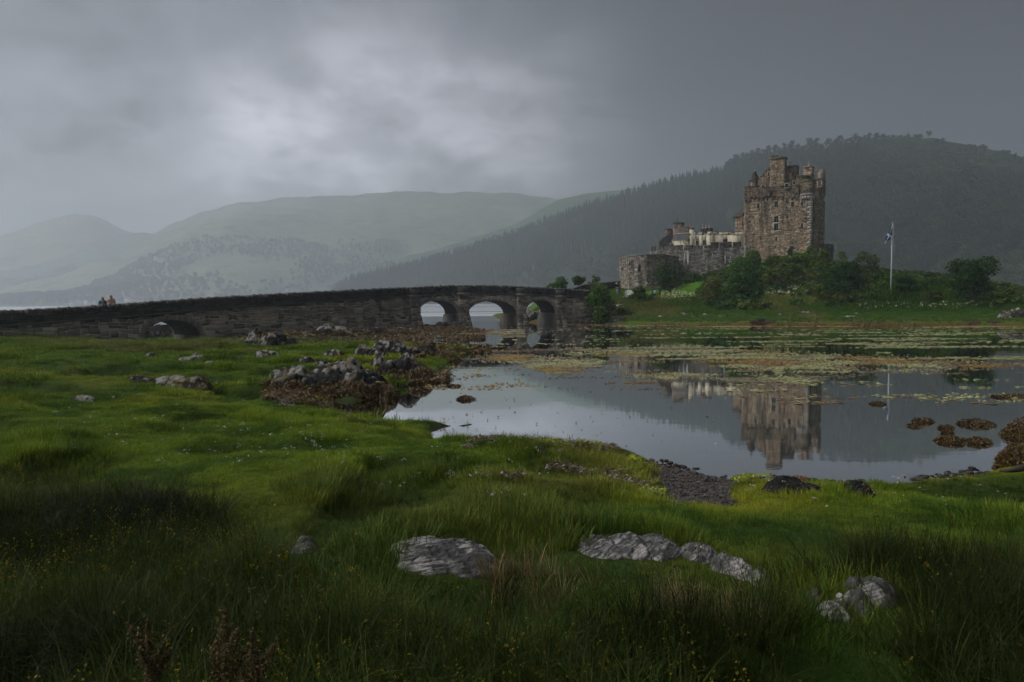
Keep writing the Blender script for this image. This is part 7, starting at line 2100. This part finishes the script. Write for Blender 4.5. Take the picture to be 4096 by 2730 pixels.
# --- white houses on the far shore
def house(px, py, D, w, h, dpt, rz, label, windows=3, gable_front=False):
    P = at(px, py, D); g = max(0.2, P[2])
    T = thing('house', (P[0], D, g), label, 'house', 'white houses on the far shore')
    ca, sa = math.cos(rz), math.sin(rz)
    X = lambda a, b_, z: np.array([P[0] + a * ca - b_ * sa, D + a * sa + b_ * ca, g + z])
    b_ = Buf(); w2, d2 = w / 2, dpt / 2
    b_.add([X(-w2, -d2, -3), X(w2, -d2, -3), X(w2, d2, -3), X(-w2, d2, -3), X(-w2, -d2, h), X(w2, -d2, h), X(w2, d2, h), X(-w2, d2, h)], BOXF)
    rh = h * .75
    b_.add([X(-w2, -d2, h), X(-w2, d2, h), X(-w2, 0, h + rh)], [(0, 1, 2)]); b_.add([X(w2, -d2, h), X(w2, d2, h), X(w2, 0, h + rh)], [(0, 1, 2)])
    mk('wall', b_, M_WHITEWASH, T)
    b_ = Buf(); o_ = .3
    for s_ in (-1, 1):
        A, B, C_, Dq = X(-w2 - o_, s_ * (d2 + o_), h - .3), X(w2 + o_, s_ * (d2 + o_), h - .3), X(w2 + o_, 0, h + rh + .15), X(-w2 - o_, 0, h + rh + .15)
        up = np.array([0, 0, .2]); b_.add([A, B, C_, Dq, A + up, B + up, C_ + up, Dq + up], BOXF, (.09, .09, .095))
    rf = mk('roof', b_, M_SLATE, T)
    for s_ in (-1, 1):
        b_ = Buf(); c_ = X(s_ * (w2 - .5), 0, h + rh + .5); wbox(b_, c_, (.9, .9, 1.6), rz); mk('chimney', b_, M_WHITEWASH, rf)
    for i in range(windows):
        b_ = Buf(); c_ = X(-w2 + w * (i + .5) / windows, -d2 - .02, h * .55); wbox(b_, c_, (1.0, .12, 1.3), rz); mk('window', b_, M_GLASS, T)
house(296, 1219, 1180, 11, 3.6, 7, .1, 'leftmost low white cottage on the far shore left of the people')
house(322, 1217, 1185, 13, 5.0, 8, .05, 'wide white house on the far shore left of the people')
house(352, 1216, 1182, 9, 4.2, 8, 1.45, 'white gable ended house on the far shore nearest the people', 2)
house(385, 1219, 1195, 8, 3.4, 7, .2, 'small pale cottage between the gabled house and the people on the far shore', 2)
house(520, 1206, 1210, 16, 4.5, 8, .0, 'long white house on the far shore right of the people')
house(556, 1208, 1215, 12, 3.5, 7, .1, 'low white cottage at the end of the far shore right of the people', 2)
house(1149, 1167, 1090, 6, 5.0, 6, .3, 'tiny lone white house above the middle of the bridge', 2)

# --- approach to the castle
M_GRAVEL = mat_simple('pale_gravel', (.36, .35, .34), .95, .1, 3, .15)
pl = [bp(BLEN - .1, 0, BTH / 2), at(2440, 1180, 93), at(2475, 1175, 102), at(2500, 1172, 112), at(2490, 1166, 120)]
cpath = catmull(np.array([p_[:2] for p_ in pl]), 14)
b = Buf(); V = []
zdeck = float(br(BLEN)[2]) - PARH - .2
for i, q in enumerate(cpath):
    tg = cpath[min(i + 1, len(cpath) - 1)] - cpath[max(i - 1, 0)]; tg /= np.linalg.norm(tg); nr_ = np.array([-tg[1], tg[0]])
    f = min(1.0, i / (len(cpath) * .35)); zg = float(isle_z(np.array([q[0]]), np.array([q[1]]))[0]) + .14
    zz = max(zg, zdeck * (1 - f) + zg * f)
    for k_, dz in ((-1.7, 0), (-.6, .03), (.6, .03), (1.7, 0)):
        p_ = q + nr_ * k_; V.append((p_[0], p_[1], zz + dz))
    VB = [] if i == 0 else VB
    for k_, dz in ((-2.3, -3.0), (-1.72, -.02), (1.72, -.02), (2.3, -3.0)):
        p_ = q + nr_ * k_; VB.append((p_[0], p_[1], zz + dz))
b.add(V, grid_faces(len(cpath), 4)); tag(mk('path', b, M_GRAVEL), kind='structure')
b = Buf(); b.add(VB, grid_faces(len(cpath), 4), (0.05, 0.09, 0.02)); tag(mk('path_embankment', b, M_TURF), kind='structure')
aw = thing('approach_wall', at(2400, 1160, 112), 'rising dark stone wall beside the path between bridge and bastion', 'wall')
AW = [(2283, 1163, 96), (2330, 1147, 101), (2400, 1138, 107), (2480, 1131, 116)]
b = Buf(); awst = []
for (xa, ya, da), (xb, yb, db) in zip(AW[:-1], AW[1:]):
    A, B = at(xa, ya, da), at(xb, yb, db); T_ = (B - A); L_ = float(np.hypot(T_[0], T_[1])); T_ = T_ / L_
    N_ = np.array([-T_[1], T_[0], 0]); N_ = N_ if N_[1] > 0 else -N_
    zl = 1.9
    P = [A + N_ * .05 - (0, 0, zl), B + N_ * .05 - (0, 0, zl), B + N_ * .5 - (0, 0, zl), A + N_ * .5 - (0, 0, zl), A + N_ * .05, B + N_ * .05, B + N_ * .5, A + N_ * .5]
    b.add(P, BOXF, (.07, .065, .06))
    facing(lambda a, z, d, A=A, T_=T_, N_=N_: A + T_ * a + N_ * d + np.array([0, 0, z]), 0, L_, -1.5, .1, [], PAL_DARK + PAL_WALL[:1], rng, ch=(.14, .26), sw=(.2, .5), depth=.1, prot=.05, stones=awst)
mk('wall_core', b, M_BRIDGE_DARK, aw)
stones_to(aw, awst, M_BRIDGE_DARK, 120)
for i in range(60):
    f = i / 59 * (len(AW) - 1); k_ = min(int(f), len(AW) - 2); f -= k_
    P = at(*AW[k_]) * (1 - f) + at(*AW[k_ + 1]) * f
    M4 = Matrix.Translation(Vector(P + np.array([0, .2, .12]))) @ Euler((rng.uniform(-.2, .2), rng.uniform(-.2, .2), rng.uniform(0, 3))).to_matrix().to_4x4() @ Matrix.Diagonal((.22, .24, rng.uniform(.12, .2), 1))
    inst('coping_stone', COP[rng.integers(10)], M4, aw)
gp = at(2473, 1190, 102)
gpost = thing('gate_pillar', (gp[0], 102, gp[2]), 'square dark stone pillar at the foot of the bastion beside the path', 'pillar')
b = Buf(); wbox(b, (gp[0], 102, gp[2] + .35), (.52, .52, 2.0), .3, (.09, .085, .08)); mk('shaft', b, M_WALLST, gpost)
b = Buf(); wbox(b, (gp[0], 102, gp[2] + 1.42), (.66, .66, .16), .3, (.11, .105, .1)); mk('cap', b, M_WALLST, gpost)
sg = at(2487, 1200, 98)
b = Buf(); b.add([at(2458, 1208, 97), at(2520, 1208, 97), at(2514, 1199, 101), at(2478, 1190, 103)], [(0, 1, 2, 3)], (.3, .29, .27))
sl2 = mk('stone_slab', b, M_GRAVEL, None, at0=sg); md = sl2.modifiers.new('t', 'SOLIDIFY'); md.thickness = .15
tag(sl2, 'pale flat stone slab in the grass below the gate pillar', 'slab')
def lamp(px, py, D, label, post=0.0):
    P = at(px, py, D)
    T = thing('lamp', P - np.array([0, 0, .3 + post]), label, 'lamp')
    b_ = Buf(); tube(b_, [P + np.array([0, 0, q]) for q in (-.16, -.12, 0, .12, .17)], [.06, .14, .18, .13, .03], 12); mk('globe', b_, M_WHITE, T)
    b_ = Buf(); tube(b_, [P + np.array([0, 0, .17]), P + np.array([0, 0, .24])], [.10, .03], 10); mk('cap', b_, M_IRON, T)
    b_ = Buf(); tube(b_, [P + np.array([0, .02, -.14]), P + np.array([0, .08, -.3 - post])], .035, 6); mk('bracket', b_, M_IRON, T)
lamp(2466, 1135, 113, 'white globe lamp over the approach wall beside the bastion', .8)
lamp(2587, 1134, 117.6, 'white globe lamp low on the bastion wall next to the white streak', .3)
# --- floodlight under a turf covered hood on the lawn
fp = at(2620, 1178, 105); gz_ = float(isle_z(np.array([fp[0]]), np.array([105.0]))[0])
fl_ = thing('floodlight', (fp[0], 105, gz_), 'pale round floodlight under a dark stone hood on the lawn', 'lamp')
b = Buf(); c0_ = np.array([fp[0], 105, gz_ + .55])
tube(b, [c0_ + np.array([.02, -.10, 0]), c0_ + np.array([.03, -.16, 0])], [.27, .30], 16); mk('lens', b, mat_simple('lamp_lens', (.6, .7, .68), .3, .5), fl_)
b = Buf(); tube(b, [c0_ + np.array([0, .30, 0]), c0_ + np.array([.02, -.10, 0])], [.18, .30], 14); mk('housing', b, M_IRON, fl_)
b = Buf(); wbox(b, (fp[0], 105.1, gz_ + .12), (.2, .2, .5)); mk('stand', b, M_IRON, fl_)
b = Buf(); wbox(b, (fp[0] + .25, 105.2, gz_ + 1.0), (1.5, .9, .16), .1, (.06, .06, .05)); wbox(b, (fp[0] - .35, 105.3, gz_ + .5), (.14, .7, .9), 0, (.06, .06, .05)); wbox(b, (fp[0] + .85, 105.3, gz_ + .5), (.14, .7, .9), 0, (.06, .06, .05)); mk('hood', b, M_WALLST, fl_)
# --- driftwood on the right bank
dp = [ground_hit(px, py, near_z) + np.array([0, 0, .10]) for px, py in ((4000, 1912), (4040, 1909), (4080, 1902), (4140, 1890))]
b = Buf(); tube(b, dp, [.02, .035, .05, .05], 9, (.05, .04, .03)); dr = mk('driftwood', b, M_BARK, None, at0=dp[1]); tag(dr, 'dark driftwood branch on the grass at the right edge', 'driftwood')
# --- rusty dock seed heads close to the camera
t = NT('dock_seed'); M_DOCK = t.leafy(t.attr('Col'), .2)
def dock(px, ytop, D, label, seed, n_br, wid):
    r_ = np.random.default_rng(seed)
    top = at(px, ytop, D); bz = float(near_z(np.array([top[0]]), np.array([D]))[0])
    T = thing('dock_plant', (top[0], D, bz), label, 'plant', 'dock seed heads')
    b_ = Buf(); H = top[2] - bz
    base_ = np.array([top[0] + r_.normal() * .02, D, bz])
    ax = [base_, base_ + (top - base_) * .5 + r_.normal(size=3) * .012, top]
    tube(b_, ax, [.006, .005, .002], 6, (.06, .045, .022))
    brs = [(base_ + (top - base_) * .45, top)]
    for i in range(n_br):
        f = .45 + .45 * i / n_br; st_ = base_ + (top - base_) * f; a = r_.uniform(0, 6.28); L_ = H * .30 * (1.2 - f) * r_.uniform(.7, 1.2)
        en = st_ + np.array([math.cos(a) * wid * .6, math.sin(a) * wid * .5, L_]); brs.append((st_, en)); tube(b_, [st_, (st_ + en) / 2 + np.array([0, 0, -.01]), en], [.003, .0025, .0015], 5, (.06, .045, .022), cap=False)
    mk('stem', b_, M_DOCK, T)
    sb = Buf()
    for st_, en in brs:
        m_ = int(900 * np.linalg.norm(en - st_) / .25)
        f = r_.random(m_); P = st_ + (en - st_) * f[:, None] + r_.normal(size=(m_, 3)) * (.017 * (1.15 - f))[:, None]
        s_ = r_.uniform(.003, .006, (m_, 1)); e0 = r_.normal(size=(m_, 3)); e0 /= np.linalg.norm(e0, axis=1)[:, None]; e1 = np.cross(e0, r_.normal(size=(m_, 3))); e1 /= np.linalg.norm(e1, axis=1)[:, None]
        V = np.stack([P - e0 * s_, P - e1 * s_ * .8, P + e0 * s_, P + e1 * s_ * .8], 1).reshape(-1, 3)
        sb.add(V, np.arange(m_ * 4).reshape(-1, 4), np.repeat(np.array([(.12, .092, .042)]) * r_.uniform(.5, 1.5, (m_, 1)), 4, 0))
    mk('seed_head', sb, M_DOCK, T)['kind'] = 'stuff'
dock(590, 2475, 2.35, 'left rusty dock seed head at the bottom edge', 1, 10, .13)
dock(900, 2440, 2.35, 'tallest rusty dock seed head at the bottom edge', 2, 11, .13)
dock(1005, 2520, 2.25, 'right rusty dock seed head at the bottom edge', 3, 10, .12)
